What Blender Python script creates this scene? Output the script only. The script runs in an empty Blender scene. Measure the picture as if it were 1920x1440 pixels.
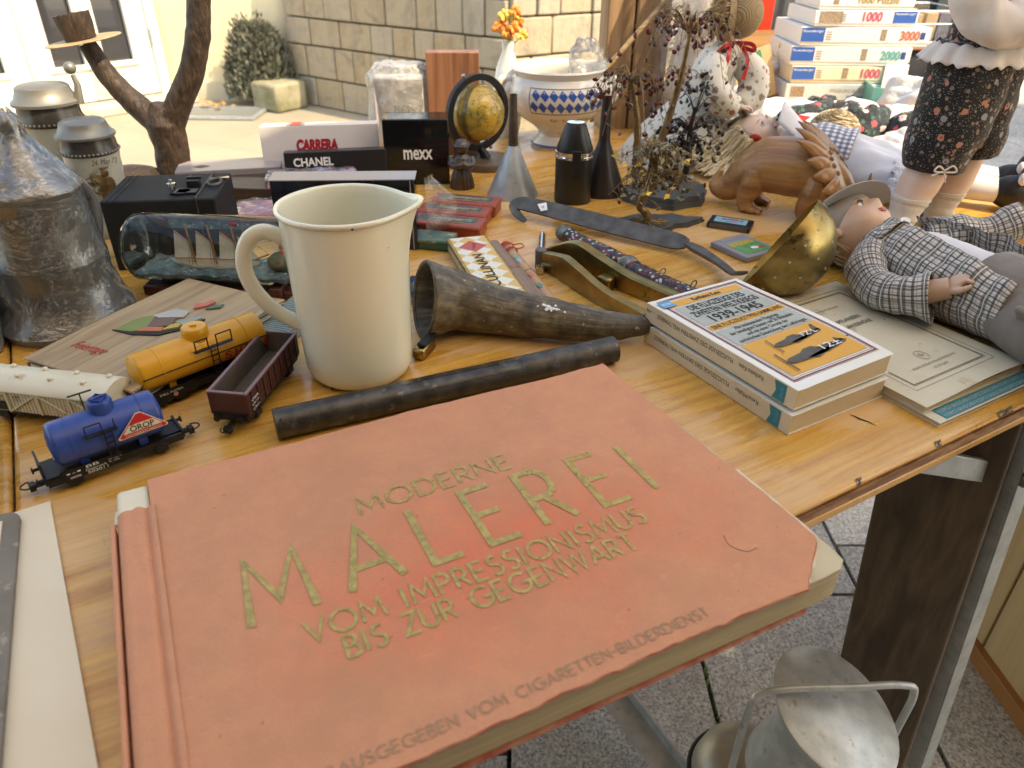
import bpy, math, random
from math import sin, cos, pi, radians, sqrt, atan2, hypot, exp
from mathutils import Vector, Matrix, Euler, noise
random.seed(7)
S = bpy.context.scene
COL = S.collection

# ------------------------------------------------------------------ camera
TZ = 0.75                       # height of the table top
cd = bpy.data.cameras.new('camera')
cam = bpy.data.objects.new('camera', cd); COL.objects.link(cam)
cd.sensor_width = 36.0
cd.lens = 1400 / 1920 * 36.0
cd.clip_start = 0.02; cd.clip_end = 400
pt, rl = radians(31.8), radians(0.44)
fw = Vector((0, cos(pt), -sin(pt))); u0 = Vector((0, sin(pt), cos(pt))); r0 = Vector((1, 0, 0))
rt = cos(rl) * r0 + sin(rl) * u0; up = -sin(rl) * r0 + cos(rl) * u0
cam.matrix_world = Matrix(((rt.x, up.x, -fw.x, 0), (rt.y, up.y, -fw.y, 0), (rt.z, up.z, -fw.z, TZ + 0.35), (0, 0, 0, 1)))
cd.dof.use_dof = True; cd.dof.focus_distance = 0.72; cd.dof.aperture_fstop = 9.5
S.camera = cam

# ------------------------------------------------------------------ sky, sun, exposure
SUN_AZ, SUN_EL = radians(120), radians(50)          # azimuth from +Y towards +X
W = bpy.data.worlds.new('World'); S.world = W; W.use_nodes = True
wn = W.node_tree.nodes; wl = W.node_tree.links
sky = wn.new('ShaderNodeTexSky'); sky.sky_type = 'NISHITA'; sky.sun_disc = False
sky.sun_elevation = SUN_EL; sky.sun_rotation = SUN_AZ
sky.air_density = 1.0; sky.dust_density = 1.6; sky.ozone_density = 1.0
bgn = wn['Background']; bgn.inputs['Strength'].default_value = 0.15
wl.new(sky.outputs['Color'], bgn.inputs['Color'])
sd = bpy.data.lights.new('sun', 'SUN'); sd.energy = 2.0; sd.angle = radians(0.5); sd.color = (1.0, 0.90, 0.72)
sun = bpy.data.objects.new('sun', sd); COL.objects.link(sun)
sv = Vector((sin(SUN_AZ) * cos(SUN_EL), cos(SUN_AZ) * cos(SUN_EL), sin(SUN_EL)))
sun.rotation_euler = (-sv).to_track_quat('-Z', 'Y').to_euler(); sun.location = sv * 20
S.view_settings.view_transform = 'Standard'; S.view_settings.look = 'None'
S.view_settings.gamma = 1.0; S.view_settings.exposure = 1.86
S.view_settings.use_white_balance = True; S.view_settings.white_balance_temperature = 8200; S.view_settings.white_balance_tint = 8
S.view_settings.use_curve_mapping = False
S.render.engine = 'CYCLES'
S.cycles.max_bounces = 5; S.cycles.diffuse_bounces = 2; S.cycles.glossy_bounces = 2; S.cycles.transmission_bounces = 4; S.cycles.transparent_max_bounces = 16

# ------------------------------------------------------------------ mesh helpers
class MB:
    """collects shapes; build() links them as one mesh object"""
    def __init__(s): s.v = []; s.f = []; s.uv = {}
    def box(s, c, d, rz=0, ry=0, rx=0, taper=1.0):
        R = Euler((rx, ry, rz)).to_matrix(); b = len(s.v)
        for z in (-.5, .5):
            k = taper if z > 0 else 1
            for x, y in ((-.5, -.5), (.5, -.5), (.5, .5), (-.5, .5)):
                s.v.append(Vector(c) + R @ Vector((x * d[0] * k, y * d[1] * k, z * d[2])))
        for q in ((0, 3, 2, 1), (4, 5, 6, 7), (0, 1, 5, 4), (1, 2, 6, 5), (2, 3, 7, 6), (3, 0, 4, 7)):
            s.f.append([b + i for i in q])
        return s
    def bar(s, p, q, w, h, up=(0, 0, 1)):
        p, q = Vector(p), Vector(q); t = (q - p).normalized(); x = t.cross(Vector(up))
        if x.length < 1e-4: x = t.cross(Vector((1, 0, 0)))
        x.normalize(); y = x.cross(t); b = len(s.v)
        for e in (p, q):
            for i, j in ((-1, -1), (1, -1), (1, 1), (-1, 1)): s.v.append(e + x * (i * w / 2) + y * (j * h / 2))
        for k in ((0, 1, 2, 3), (7, 6, 5, 4), (0, 4, 5, 1), (1, 5, 6, 2), (2, 6, 7, 3), (3, 7, 4, 0)): s.f.append([b + i for i in k])
        return s
    def tube(s, pts, rad, seg=10, cap=True, sx=1.0, up=(0, 0, 1), fn=None, closed=False, twist=0):
        """swept circle; rad number or list; sx flattens along the up direction; fn(i,j,p,nrm)->p"""
        pts = [Vector(p) for p in pts]; n = len(pts); b = len(s.v)
        rs = rad if isinstance(rad, (list, tuple)) else [rad] * n
        prev = None; L = 0; Ls = []
        for i in range(n):
            if i: L += (pts[i] - pts[i - 1]).length
            Ls.append(L)
        for i in range(n):
            if closed: t = pts[(i + 1) % n] - pts[i - 1]
            else: t = pts[min(i + 1, n - 1)] - pts[max(i - 1, 0)]
            if t.length < 1e-9: t = Vector((0, 0, 1))
            t.normalize()
            if prev is None:
                x = t.cross(Vector(up))
                if x.length < 1e-3: x = t.cross(Vector((1, 0, 0)))
            else: x = prev - t * prev.dot(t)
            if x.length < 1e-6: x = t.orthogonal()
            x.normalize(); prev = x; y = x.cross(t)
            for j in range(seg):
                a = 2 * pi * j / seg + twist * i
                nr = x * cos(a) + y * (sin(a) * sx); p = pts[i] + nr * rs[i]
                if fn: p = fn(i, j, p, nr)
                s.uv[len(s.v)] = (j / seg, Ls[i]); s.v.append(p)
        m = n if closed else n - 1
        for i in range(m):
            for j in range(seg):
                k = (i + 1) % n
                s.f.append([b + i * seg + j, b + i * seg + (j + 1) % seg, b + k * seg + (j + 1) % seg, b + k * seg + j][::-1])
        if cap and not closed:
            s.f.append([b + j for j in range(seg)]); s.f.append([b + (n - 1) * seg + j for j in range(seg)][::-1])
        return s
    def lathe(s, prof, seg=32, c=(0, 0, 0), rot=None, sy=1.0, fn=None):
        """profile [(r,z)...] about z; zero radii close to a pole"""
        b = len(s.v); C = Vector(c); n = len(prof)
        for i, (r, z) in enumerate(prof):
            for j in range(seg):
                a = 2 * pi * j / seg; p = Vector((r * cos(a), r * sin(a) * sy, z))
                if fn: p = fn(p, a, z)
                if rot: p = rot @ p
                s.uv[len(s.v)] = (j / seg, z); s.v.append(C + p)
        for i in range(n - 1):
            for j in range(seg):
                q = [b + i * seg + j, b + i * seg + (j + 1) % seg, b + (i + 1) * seg + (j + 1) % seg, b + (i + 1) * seg + j]
                s.f.append(q)
        for i, rv in ((0, True), (n - 1, False)):
            q = [b + i * seg + j for j in range(seg)]
            if prof[i][0] > 1e-6: s.f.append(q[::-1] if rv else q)
        return s
    def ball(s, c, r, seg=16, rings=10, rot=None, fn=None):
        rx, ry, rz = r if isinstance(r, (list, tuple)) else (r, r, r)
        b = len(s.v); C = Vector(c)
        for i in range(rings + 1):
            th = pi * i / rings
            for j in range(seg):
                a = 2 * pi * j / seg; d = Vector((sin(th) * cos(a), sin(th) * sin(a), -cos(th)))
                p = Vector((d.x * rx, d.y * ry, d.z * rz))
                if fn: p = fn(p, d)
                if rot: p = rot @ p
                s.uv[len(s.v)] = (j / seg, i / rings); s.v.append(C + p)
        for i in range(rings):
            for j in range(seg):
                s.f.append([b + i * seg + j, b + i * seg + (j + 1) % seg, b + (i + 1) * seg + (j + 1) % seg, b + (i + 1) * seg + j])
        return s
    def prism(s, poly, z0, z1, M=None):
        b = len(s.v); n = len(poly)
        for z in (z0, z1):
            for x, y in poly:
                p = Vector((x, y, z)); s.v.append(M @ p if M else p)
        s.f.append([b + i for i in range(n)][::-1]); s.f.append([b + n + i for i in range(n)])
        for i in range(n): s.f.append([b + i, b + (i + 1) % n, b + n + (i + 1) % n, b + n + i])
        return s
    def grid(s, nu, nv, fn, thick=None):
        """fn(u,v)->point for u,v in 0..1; thick gives the sheet a depth downward"""
        b = len(s.v)
        for i in range(nu + 1):
            for j in range(nv + 1):
                u, v = i / nu, j / nv; s.uv[len(s.v)] = (u, v); s.v.append(Vector(fn(u, v)))
        w = nv + 1
        for i in range(nu):
            for j in range(nv): s.f.append([b + i * w + j, b + (i + 1) * w + j, b + (i + 1) * w + j + 1, b + i * w + j + 1])
        if thick:
            n = len(s.v) - b; o = len(s.v)
            for k in range(n): s.uv[len(s.v)] = s.uv.get(b + k, (0, 0)); s.v.append(s.v[b + k] - Vector((0, 0, thick)))
            for i in range(nu):
                for j in range(nv): s.f.append([o + i * w + j, o + i * w + j + 1, o + (i + 1) * w + j + 1, o + (i + 1) * w + j])
            ring = [i * w for i in range(nu + 1)] + [nu * w + j for j in range(1, nv + 1)] + [i * w + nv for i in range(nu - 1, -1, -1)] + [j for j in range(nv - 1, 0, -1)]
            for k in range(len(ring)):
                a, c2 = ring[k], ring[(k + 1) % len(ring)]; s.f.append([b + c2, b + a, o + a, o + c2])
        return s
    def quad(s, a, b2, c, d):
        b = len(s.v); s.v += [Vector(a), Vector(b2), Vector(c), Vector(d)]; s.f.append([b, b + 1, b + 2, b + 3]); return s
    def poly(s, pts):
        b = len(s.v); s.v += [Vector(p) for p in pts]; s.f.append([b + i for i in range(len(pts))]); return s
    def build(s, name, m, parent=None, smooth=True, bevel=0, bseg=2, angle=38, sub=0, solid=0, loc=None):
        me = bpy.data.meshes.new(name); me.from_pydata([tuple(p) for p in s.v], [], s.f)
        if s.uv:
            ul = me.uv_layers.new(name='uv')
            for lp in me.loops: ul.data[lp.index].uv = s.uv.get(lp.vertex_index, (0, 0))
        me.materials.append(m); me.validate(); me.update()
        if smooth:
            me.polygons.foreach_set('use_smooth', [True] * len(me.polygons))
            if angle < 180: me.set_sharp_from_angle(angle=radians(angle))
        o = bpy.data.objects.new(name, me); COL.objects.link(o)
        if parent: o.parent = parent
        if loc: o.location = loc
        if solid:
            md = o.modifiers.new('thick', 'SOLIDIFY'); md.thickness = solid; md.offset = -1
        if sub:
            md = o.modifiers.new('sub', 'SUBSURF'); md.levels = sub; md.render_levels = sub
        if bevel:
            md = o.modifiers.new('bev', 'BEVEL'); md.width = bevel; md.segments = bseg; md.limit_method = 'ANGLE'; md.angle_limit = radians(35)
        return o

def tag(o, label=None, cat=None, group=None, kind=None):
    if label: o['label'] = label
    if cat: o['category'] = cat
    if group: o['group'] = group
    if kind: o['kind'] = kind
    return o
def thing(name, label, cat, loc=(0, 0, 0), rz=0, group=None, rx=0, ry=0):
    o = bpy.data.objects.new(name, None); COL.objects.link(o); o.empty_display_size = 0.02
    o.location = loc; o.rotation_euler = (rx, ry, rz)
    return tag(o, label, cat, group)
def piece(src, parent=None, loc=None, rot=None, scale=None):
    c = src.copy(); COL.objects.link(c)
    c.parent = parent if parent else src.parent
    if loc is not None: c.location = loc
    if rot is not None: c.rotation_euler = rot
    if scale is not None: c.scale = scale
    return c
def bez(pts, n=16):
    """Catmull-Rom through points"""
    P = [Vector(p) for p in pts]; P = [P[0] * 2 - P[1]] + P + [P[-1] * 2 - P[-2]]; out = []
    m = len(P) - 3
    for i in range(m):
        a, b, c, d = P[i:i + 4]
        for k in range(n):
            t = k / n
            out.append(0.5 * ((2 * b) + (c - a) * t + (2 * a - 5 * b + 4 * c - d) * t * t + (3 * b - a - 3 * c + d) * t ** 3))
    out.append(P[-2]); return out
def lerpl(vals, n):
    """resample a list of numbers to n entries"""
    out = []
    for i in range(n):
        t = i / (n - 1) * (len(vals) - 1); k = min(int(t), len(vals) - 2); out.append(vals[k] + (vals[k + 1] - vals[k]) * (t - k))
    return out
def nz(p, s=1.0, o=0.0): return noise.noise(Vector(p) * s + Vector((o, o * 1.7, o * .3)))

# ------------------------------------------------------------------ lettering
def text(s, size, m, parent, loc, rz=0, rx=0, ry=0, width=None, shear=0, offset=0, align='LEFT', name='lettering', sp=1.0, xs=1.0, depth=0, R=None, fn=None):
    c = bpy.data.curves.new(name, 'FONT'); c.body = s; c.size = size; c.shear = shear; c.offset = offset
    c.align_x = align; c.space_character = sp; c.resolution_u = 3; c.extrude = depth
    t = bpy.data.objects.new('tmp', c); COL.objects.link(t)
    me = bpy.data.meshes.new_from_object(t); bpy.data.objects.remove(t); me.name = name
    xsv = [v.co.x for v in me.vertices]
    k = xs
    if width and xsv: k = width / max(1e-6, max(xsv) - min(xsv))
    x0 = min(xsv) if (xsv and align == 'LEFT') else 0
    for v in me.vertices: v.co.x = (v.co.x - x0) * k
    if fn:
        for v in me.vertices: v.co.z += fn(v.co.x + loc[0], v.co.y + loc[1])
    me.materials.clear(); me.materials.append(m)
    o = bpy.data.objects.new(name, me); COL.objects.link(o); o.parent = parent
    o.location = loc; o.rotation_euler = Matrix(R).to_euler() if R else (rx, ry, rz)
    return o
def arc(cx, cy, rx, ry, a0, a1, n=14):
    return [(cx + rx * cos(radians(a0 + (a1 - a0) * i / n)), cy + ry * sin(radians(a0 + (a1 - a0) * i / n))) for i in range(n + 1)]
STROKES = {  # thin geometric capitals: (advance, polylines) on a unit cap height
 'A': (.86, [[(0, 0), (.4, 1), (.8, 0)], [(.14, .32), (.66, .32)]]), 'B': (.62, [[(0, 0), (0, 1)], [(0, 1), (.26, 1)] + arc(.26, .77, .22, .23, 90, -90) + [(0, .54)], [(0, .54), (.3, .54)] + arc(.3, .27, .25, .27, 90, -90) + [(0, 0)]]),
 'C': (.92, [arc(.5, .5, .48, .5, 50, 310, 22)]), 'D': (.82, [[(0, 0), (0, 1), (.3, 1)] + arc(.3, .5, .45, .5, 90, -90) + [(0, 0)]]),
 'E': (.58, [[(.5, 0), (0, 0), (0, 1), (.5, 1)], [(0, .52), (.44, .52)]]), 'G': (.98, [arc(.5, .5, .48, .5, 50, 335, 22) + [(.96, .46), (.56, .46)]]),
 'H': (.74, [[(0, 0), (0, 1)], [(.66, 0), (.66, 1)], [(0, .5), (.66, .5)]]), 'I': (.2, [[(.04, 0), (.04, 1)]]), 'L': (.52, [[(0, 1), (0, 0), (.46, 0)]]),
 'M': (1.0, [[(0, 0), (.1, 1), (.46, .28), (.82, 1), (.92, 0)]]), 'N': (.8, [[(0, 0), (0, 1), (.7, 0), (.7, 1)]]), 'O': (1.06, [arc(.5, .5, .5, .5, 0, 360, 30)]),
 'P': (.6, [[(0, 0), (0, 1), (.27, 1)] + arc(.27, .74, .24, .26, 90, -90) + [(0, .48)]]), 'R': (.66, [[(0, 0), (0, 1), (.28, 1)] + arc(.28, .74, .24, .26, 90, -90) + [(0, .48)], [(.24, .48), (.56, 0)]]),
 'S': (.6, [arc(.27, .76, .22, .24, 40, 230, 12) + arc(.27, .26, .25, .26, 75, -140, 14)]), 'T': (.62, [[(0, 1), (.58, 1)], [(.29, 1), (.29, 0)]]), 'U': (.74, [[(0, 1), (0, .32)] + arc(.33, .32, .33, .32, 180, 360) + [(.66, 1)]]),
 'V': (.82, [[(0, 1), (.38, 0), (.76, 1)]]), 'W': (1.16, [[(0, 1), (.27, 0), (.54, 1), (.81, 0), (1.08, 1)]]), 'Z': (.66, [[(0, 1), (.6, 1), (0, 0), (.6, 0)]]), '-': (.36, [[(0, .45), (.28, .45)]]), ' ': (.42, [])}
def stroke_text(s, x0, x1, y, h, w, m, parent, z, gap=.12, name='lettering', curve=None):
    """single-weight capitals fitted between x0 and x1 on a baseline y; each stroke a thin mitred ribbon"""
    tot = sum(STROKES[c][0] + gap for c in s) - gap - .06; k = (x1 - x0) / tot; mb = MB(); x = x0; lay = 0
    for c in s:
        adv, pls = STROKES[c]
        for pl in pls:
            P = [Vector((x + px * k, y + py * h)) for px, py in pl]; n = len(P)
            closed = (P[0] - P[-1]).length < 1e-6
            if closed: P = P[:-1]; n -= 1
            b = len(mb.v); lay += 1; zz = z + (lay % 3) * 0.00004
            for i in range(n):
                a = P[i - 1] if (i or closed) else None; d = P[(i + 1) % n] if (i < n - 1 or closed) else None
                t1 = (P[i] - a).normalized() if a is not None else None; t2 = (d - P[i]).normalized() if d is not None else None
                t = (t1 + t2) if (t1 is not None and t2 is not None) else (t1 if t1 is not None else t2)
                if t.length < 1e-6: t = t1
                t.normalize(); nr = Vector((-t.y, t.x)); sc = 1
                if t1 is not None and t2 is not None: sc = 1 / max(.45, nr.dot(Vector((-t1.y, t1.x))))
                e = t * (w / 2) * (0 if (closed or 0 < i < n - 1) else (-1 if i == 0 else 1)) * .0
                for sg in (-1, 1):
                    p = P[i] + nr * (sg * w / 2 * sc) + e
                    mb.v.append(Vector((p.x, p.y, zz + (curve(p.x, p.y) if curve else 0))))
            m2 = n if closed else n - 1
            for i in range(m2):
                j = (i + 1) % n; mb.f.append([b + 2 * i, b + 2 * j, b + 2 * j + 1, b + 2 * i + 1][::-1])
        x += (adv + gap) * k
    return mb.build(name, m, parent, smooth=False)
# ------------------------------------------------------------------ materials
def ramp(nt, fac, stops, interp='LINEAR'):
    r = nt.nodes.new('ShaderNodeValToRGB'); r.color_ramp.interpolation = interp
    e = r.color_ramp.elements
    while len(e) < len(stops): e.new(.5)
    for k, (p, c) in enumerate(stops): e[k].position = p; e[k].color = (*c, 1) if len(c) == 3 else c
    nt.links.new(fac, r.inputs[0]); return r.outputs[0]
def gray(v): return (v, v, v)
class NT:
    def __init__(s, name):
        s.m = bpy.data.materials.new(name); s.m.use_nodes = True; s.t = s.m.node_tree
        s.p = s.t.nodes['Principled BSDF']; s.out = s.t.nodes['Material Output']
        s.tc = s.t.nodes.new('ShaderNodeTexCoord')
    def n(s, k, **kw):
        x = s.t.nodes.new(k)
        for a, b in kw.items(): setattr(x, a, b)
        return x
    def l(s, a, b): s.t.links.new(a, b)
    def mapping(s, src='Object', scale=(1, 1, 1), rot=(0, 0, 0), loc=(0, 0, 0)):
        mp = s.n('ShaderNodeMapping'); mp.inputs['Scale'].default_value = scale; mp.inputs['Rotation'].default_value = rot; mp.inputs['Location'].default_value = loc
        s.l(s.tc.outputs[src], mp.inputs[0]); return mp.outputs[0]
    def noise(s, vec, scale, detail=4, rough=.55, dist=0):
        x = s.n('ShaderNodeTexNoise'); x.inputs['Scale'].default_value = scale; x.inputs['Detail'].default_value = detail
        x.inputs['Roughness'].default_value = rough; x.inputs['Distortion'].default_value = dist; s.l(vec, x.inputs['Vector']); return x.outputs['Fac']
    def voro(s, vec, scale, out='Distance', feature='F1', rnd=1.0):
        x = s.n('ShaderNodeTexVoronoi'); x.feature = feature; x.inputs['Scale'].default_value = scale; x.inputs['Randomness'].default_value = rnd; s.l(vec, x.inputs['Vector']); return x.outputs[out]
    def mix(s, fac, a, b, mode='MIX'):
        x = s.n('ShaderNodeMix'); x.data_type = 'RGBA'; x.blend_type = mode
        for i, val in ((0, fac), (6, a), (7, b)):
            if isinstance(val, (int, float)): x.inputs[i].default_value = val
            elif isinstance(val, tuple): x.inputs[i].default_value = (*val, 1) if len(val) == 3 else val
            else: s.l(val, x.inputs[i])
        return x.outputs[2]
    def math(s, op, a, b=0.0, c=0.0):
        x = s.n('ShaderNodeMath'); x.operation = op
        for i, val in enumerate((a, b, c)):
            if isinstance(val, (int, float)): x.inputs[i].default_value = val
            else: s.l(val, x.inputs[i])
        return x.outputs[0]
    def sep(s, vec):
        x = s.n('ShaderNodeSeparateXYZ'); s.l(vec, x.inputs[0]); return x.outputs
    def bump(s, h, strength=.3, dist=.002):
        x = s.n('ShaderNodeBump'); x.inputs['Strength'].default_value = strength; x.inputs['Distance'].default_value = dist; s.l(h, x.inputs['Height'])
        s.l(x.outputs[0], s.p.inputs['Normal']); return x.outputs[0]
    def set(s, **kw):
        for k, v in kw.items():
            i = s.p.inputs[k.replace('_', ' ')]
            if isinstance(v, (int, float)): i.default_value = v
            elif isinstance(v, tuple): i.default_value = (*v, 1) if (len(v) == 3 and len(i.default_value) == 4) else v
            else: s.l(v, i)
        return s
def mat(name, c1, c2=None, rough=.5, metal=0, scale=25, lo=.35, hi=.65, bump=0, bscale=None, bdist=.001, rvar=0, stretch=(1, 1, 1), coat=0, detail=5, spec=None, dirt=None, dscale=60, sss=0, rnd=0, sheen=0, trans=0):
    t = NT(name); vec = t.mapping('Object', stretch)
    if c2 is None: c2 = tuple(x * .86 for x in c1)
    f = t.noise(vec, scale, detail)
    col = ramp(t.t, f, [(lo, c1), (hi, c2)])
    if dirt:
        g = t.noise(vec, dscale, 6, .7); k = ramp(t.t, g, [(.58, gray(0)), (.66, gray(1))]); col = t.mix(k, col, dirt)
    if rnd:
        oi = t.n('ShaderNodeObjectInfo'); v = t.math('MULTIPLY_ADD', oi.outputs['Random'], rnd * 2, 1 - rnd)
        hs = t.n('ShaderNodeHueSaturation'); t.l(v, hs.inputs['Value']); t.l(col, hs.inputs['Color']); col = hs.outputs[0]
    t.set(Base_Color=col, Metallic=metal)
    if rvar:
        g = t.noise(vec, scale * 1.7, 4); t.set(Roughness=t.math('MULTIPLY_ADD', g, rvar * 2, rough - rvar))
    else: t.set(Roughness=rough)
    if bump: t.bump(t.noise(vec, bscale or scale * 3, 5, .6), bump, bdist)
    if coat: t.set(Coat_Weight=coat, Coat_Roughness=.08)
    if spec is not None: t.set(Specular_IOR_Level=spec)
    if sss: t.set(Subsurface_Weight=sss, Subsurface_Radius=(.01, .004, .002), Subsurface_Scale=.3)
    if sheen: t.set(Sheen_Weight=sheen)
    if trans: t.set(Transmission_Weight=trans)
    return t.m

def wood(name, c1, c2, c3, axis=0, scale=1.0, rough=.45, coat=0.0, rings=9.0, bump=.15, rnd=0, fine=1.0):
    """long-grained timber, grain along the given local axis"""
    t = NT(name); st = [14, 14, 14]; st[axis] = .9
    st = tuple(x * scale for x in st)
    vec = t.mapping('Object', st)
    w = t.noise(vec, rings / 3.2, 3, .55, .9)
    st2 = [160 * scale * fine] * 3; st2[axis] = 3 * scale
    fine_n = t.noise(t.mapping('Object', tuple(st2)), 1.0, 5, .7)
    col = ramp(t.t, w, [(.34, c1), (.5, c2), (.66, c3)])
    col = t.mix(t.math('MULTIPLY', ramp(t.t, fine_n, [(.42, gray(0)), (.7, gray(1))]), .55), col, c3)
    if rnd:
        oi = t.n('ShaderNodeObjectInfo'); v = t.math('MULTIPLY_ADD', oi.outputs['Random'], rnd * 2, 1 - rnd)
        hs = t.n('ShaderNodeHueSaturation'); t.l(v, hs.inputs['Value']); t.l(col, hs.inputs['Color']); col = hs.outputs[0]
    t.set(Base_Color=col, Roughness=rough, Coat_Weight=coat, Coat_Roughness=.12)
    t.bump(fine_n, bump, .0006)
    return t.m

def film(name, tint=(.93, .92, .9), haze=.12, scale=60, strength=.6, rough=.08, dist=.012, cr=.28):
    """clear crumpled plastic film: see-through, with glints"""
    t = NT(name); t.t.nodes.remove(t.p)
    tr = t.n('ShaderNodeBsdfTransparent'); tr.inputs[0].default_value = (*tint, 1)
    gl = t.n('ShaderNodeBsdfGlossy'); gl.inputs['Roughness'].default_value = rough; gl.inputs[0].default_value = (1, 1, 1, 1)
    df = t.n('ShaderNodeBsdfDiffuse'); df.inputs[0].default_value = (.8, .8, .78, 1)
    nf = t.noise(t.mapping(), scale, 5, .6, 1.2)
    bp = t.n('ShaderNodeBump'); bp.inputs['Strength'].default_value = strength; bp.inputs['Distance'].default_value = dist; t.l(nf, bp.inputs['Height'])
    t.l(bp.outputs[0], gl.inputs['Normal'])
    lw = t.n('ShaderNodeFresnel'); lw.inputs[0].default_value = 1.45; t.l(bp.outputs[0], lw.inputs['Normal'])
    crease = ramp(t.t, t.noise(t.mapping(scale=(1, 1, 1.6)), scale * .7, 6, .75, 2.5), [(.485, gray(0)), (.5, gray(cr)), (.515, gray(0))])
    m1 = t.n('ShaderNodeMixShader'); m2 = t.n('ShaderNodeMixShader')
    t.l(t.math('ADD', crease, haze), m1.inputs[0]); t.l(tr.outputs[0], m1.inputs[1]); t.l(df.outputs[0], m1.inputs[2])
    t.l(t.math('MULTIPLY_ADD', lw.outputs[0], .95, .05), m2.inputs[0]); t.l(m1.outputs[0], m2.inputs[1]); t.l(gl.outputs[0], m2.inputs[2])
    t.l(m2.outputs[0], t.out.inputs[0]); return t.m
def clear_glass(name, tint=(.92, .95, .92)):
    t = NT(name); t.t.nodes.remove(t.p)
    tr = t.n('ShaderNodeBsdfTransparent'); tr.inputs[0].default_value = (*tint, 1)
    gl = t.n('ShaderNodeBsdfGlossy'); gl.inputs['Roughness'].default_value = .03
    nf = t.noise(t.mapping(scale=(.4, 3, 3)), 14, 3)
    bp = t.n('ShaderNodeBump'); bp.inputs['Strength'].default_value = .12; bp.inputs['Distance'].default_value = .004; t.l(nf, bp.inputs['Height']); t.l(bp.outputs[0], gl.inputs['Normal'])
    fr = t.n('ShaderNodeFresnel'); fr.inputs[0].default_value = 1.5; t.l(bp.outputs[0], fr.inputs['Normal'])
    m = t.n('ShaderNodeMixShader'); t.l(t.math('MULTIPLY_ADD', fr.outputs[0], .75, .0), m.inputs[0]); t.l(tr.outputs[0], m.inputs[1]); t.l(gl.outputs[0], m.inputs[2])
    t.l(m.outputs[0], t.out.inputs[0]); return t.m

def checks(name, base, bands, rough=.9, su=1, sv=1, cell=.012, weave=900):
    """woven check on uv (metres): bands = [(offset, width, colour, strength)] of one cell, both ways"""
    t = NT(name); s = t.sep(t.tc.outputs['UV']); col = base
    for axis, k in ((0, su), (1, sv)):
        x = t.math('FRACT', t.math('MULTIPLY', s[axis], k / cell))
        for off, wd, c, st in bands:
            d = t.math('ABSOLUTE', t.math('SUBTRACT', x, off)); f = t.math('MULTIPLY', t.math('LESS_THAN', d, wd / 2), st)
            col = t.mix(f, col, c)
    t.set(Base_Color=col, Roughness=rough, Sheen_Weight=.2)
    t.bump(t.noise(t.mapping(), weave, 2), .35, .0004); return t.m

def floral(name, base, dots, flowers, centre, leaf, sc=1.0):
    t = NT(name); vec = t.mapping()
    nv = t.n('ShaderNodeTexNoise'); nv.inputs['Scale'].default_value = 220 * sc; t.l(vec, nv.inputs['Vector'])
    w = t.n('ShaderNodeVectorMath'); w.operation = 'MULTIPLY_ADD'; t.l(nv.outputs['Color'], w.inputs[0]); w.inputs[1].default_value = (.004 / sc,) * 3; t.l(vec, w.inputs[2]); v2 = w.outputs[0]
    d0 = t.voro(vec, 420 * sc); col = t.mix(t.math('LESS_THAN', d0, .23), base, dots)
    d1 = t.voro(v2, 120 * sc); col = t.mix(t.math('LESS_THAN', d1, .27), col, leaf)
    x = t.n('ShaderNodeTexVoronoi'); x.inputs['Scale'].default_value = 66 * sc; t.l(v2, x.inputs['Vector'])
    pick = t.sep(x.outputs['Color'])
    fl = t.mix(t.math('GREATER_THAN', pick[0], .55), flowers[0], flowers[1])
    sel = t.math('MULTIPLY', t.math('LESS_THAN', x.outputs['Distance'], .27), t.math('GREATER_THAN', pick[1], .18))
    col = t.mix(sel, col, fl); col = t.mix(t.math('MULTIPLY', t.math('LESS_THAN', x.outputs['Distance'], .09), t.math('GREATER_THAN', pick[1], .18)), col, centre)
    t.set(Base_Color=col, Roughness=.9, Sheen_Weight=.15); t.bump(t.noise(vec, 700, 2), .3, .0004); return t.m

# shared materials
BLACKP = mat('black_plastic', (.010, .010, .011), (.016, .016, .017), .42, spec=.3)
BLACKL = mat('black_leatherette', (.012, .012, .012), (.018, .017, .016), .6, spec=.22, bump=.8, bscale=900, bdist=.0008)
STEEL = mat('dull_steel', (.15, .13, .11), (.085, .075, .065), .48, .6, scale=60, rvar=.12, bump=.2)
ZINC = mat('galvanised_zinc', (.46, .49, .51), (.34, .37, .39), .42, .45, scale=45, rvar=.12, dirt=(.30, .31, .31), dscale=60, bump=.15)
CHROME = mat('bright_chrome', (.75, .75, .74), (.6, .6, .6), .14, 1, scale=40, rvar=.06)
BRASS = mat('tarnished_brass', (.40, .29, .11), (.22, .16, .06), .33, .95, scale=35, rvar=.12, dirt=(.09, .07, .03), dscale=50)
PAPER = mat('cream_paper', (.74, .67, .50), (.66, .58, .42), .85, scale=18, dirt=(.55, .45, .29), dscale=30)
PAGES = mat('page_edges', (.60, .50, .33), (.40, .31, .19), .9, scale=3, stretch=(4, 4, 900), detail=3, bump=.6, bscale=4, bdist=.001)
WHITEP = mat('white_print', (.82, .82, .80), None, .7)
BLACKI = mat('black_ink', (.025, .025, .025), None, .75)
REDI = mat('red_ink', (.50, .03, .035), None, .6)
SKIN = mat('doll_skin', (.66, .42, .29), (.60, .36, .25), .38, scale=30)
SKINP = mat('doll_skin_pale', (.76, .56, .46), (.72, .50, .40), .4, scale=30)
LIPS = mat('doll_lips', (.52, .16, .13), None, .35)
EYEW = mat('eye_white', (.8, .8, .78), None, .12)
IRIS = mat('eye_iris', (.10, .16, .22), (.05, .07, .10), .1, scale=300)
LASH = mat('lashes', (.05, .03, .02), None, .6)
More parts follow.
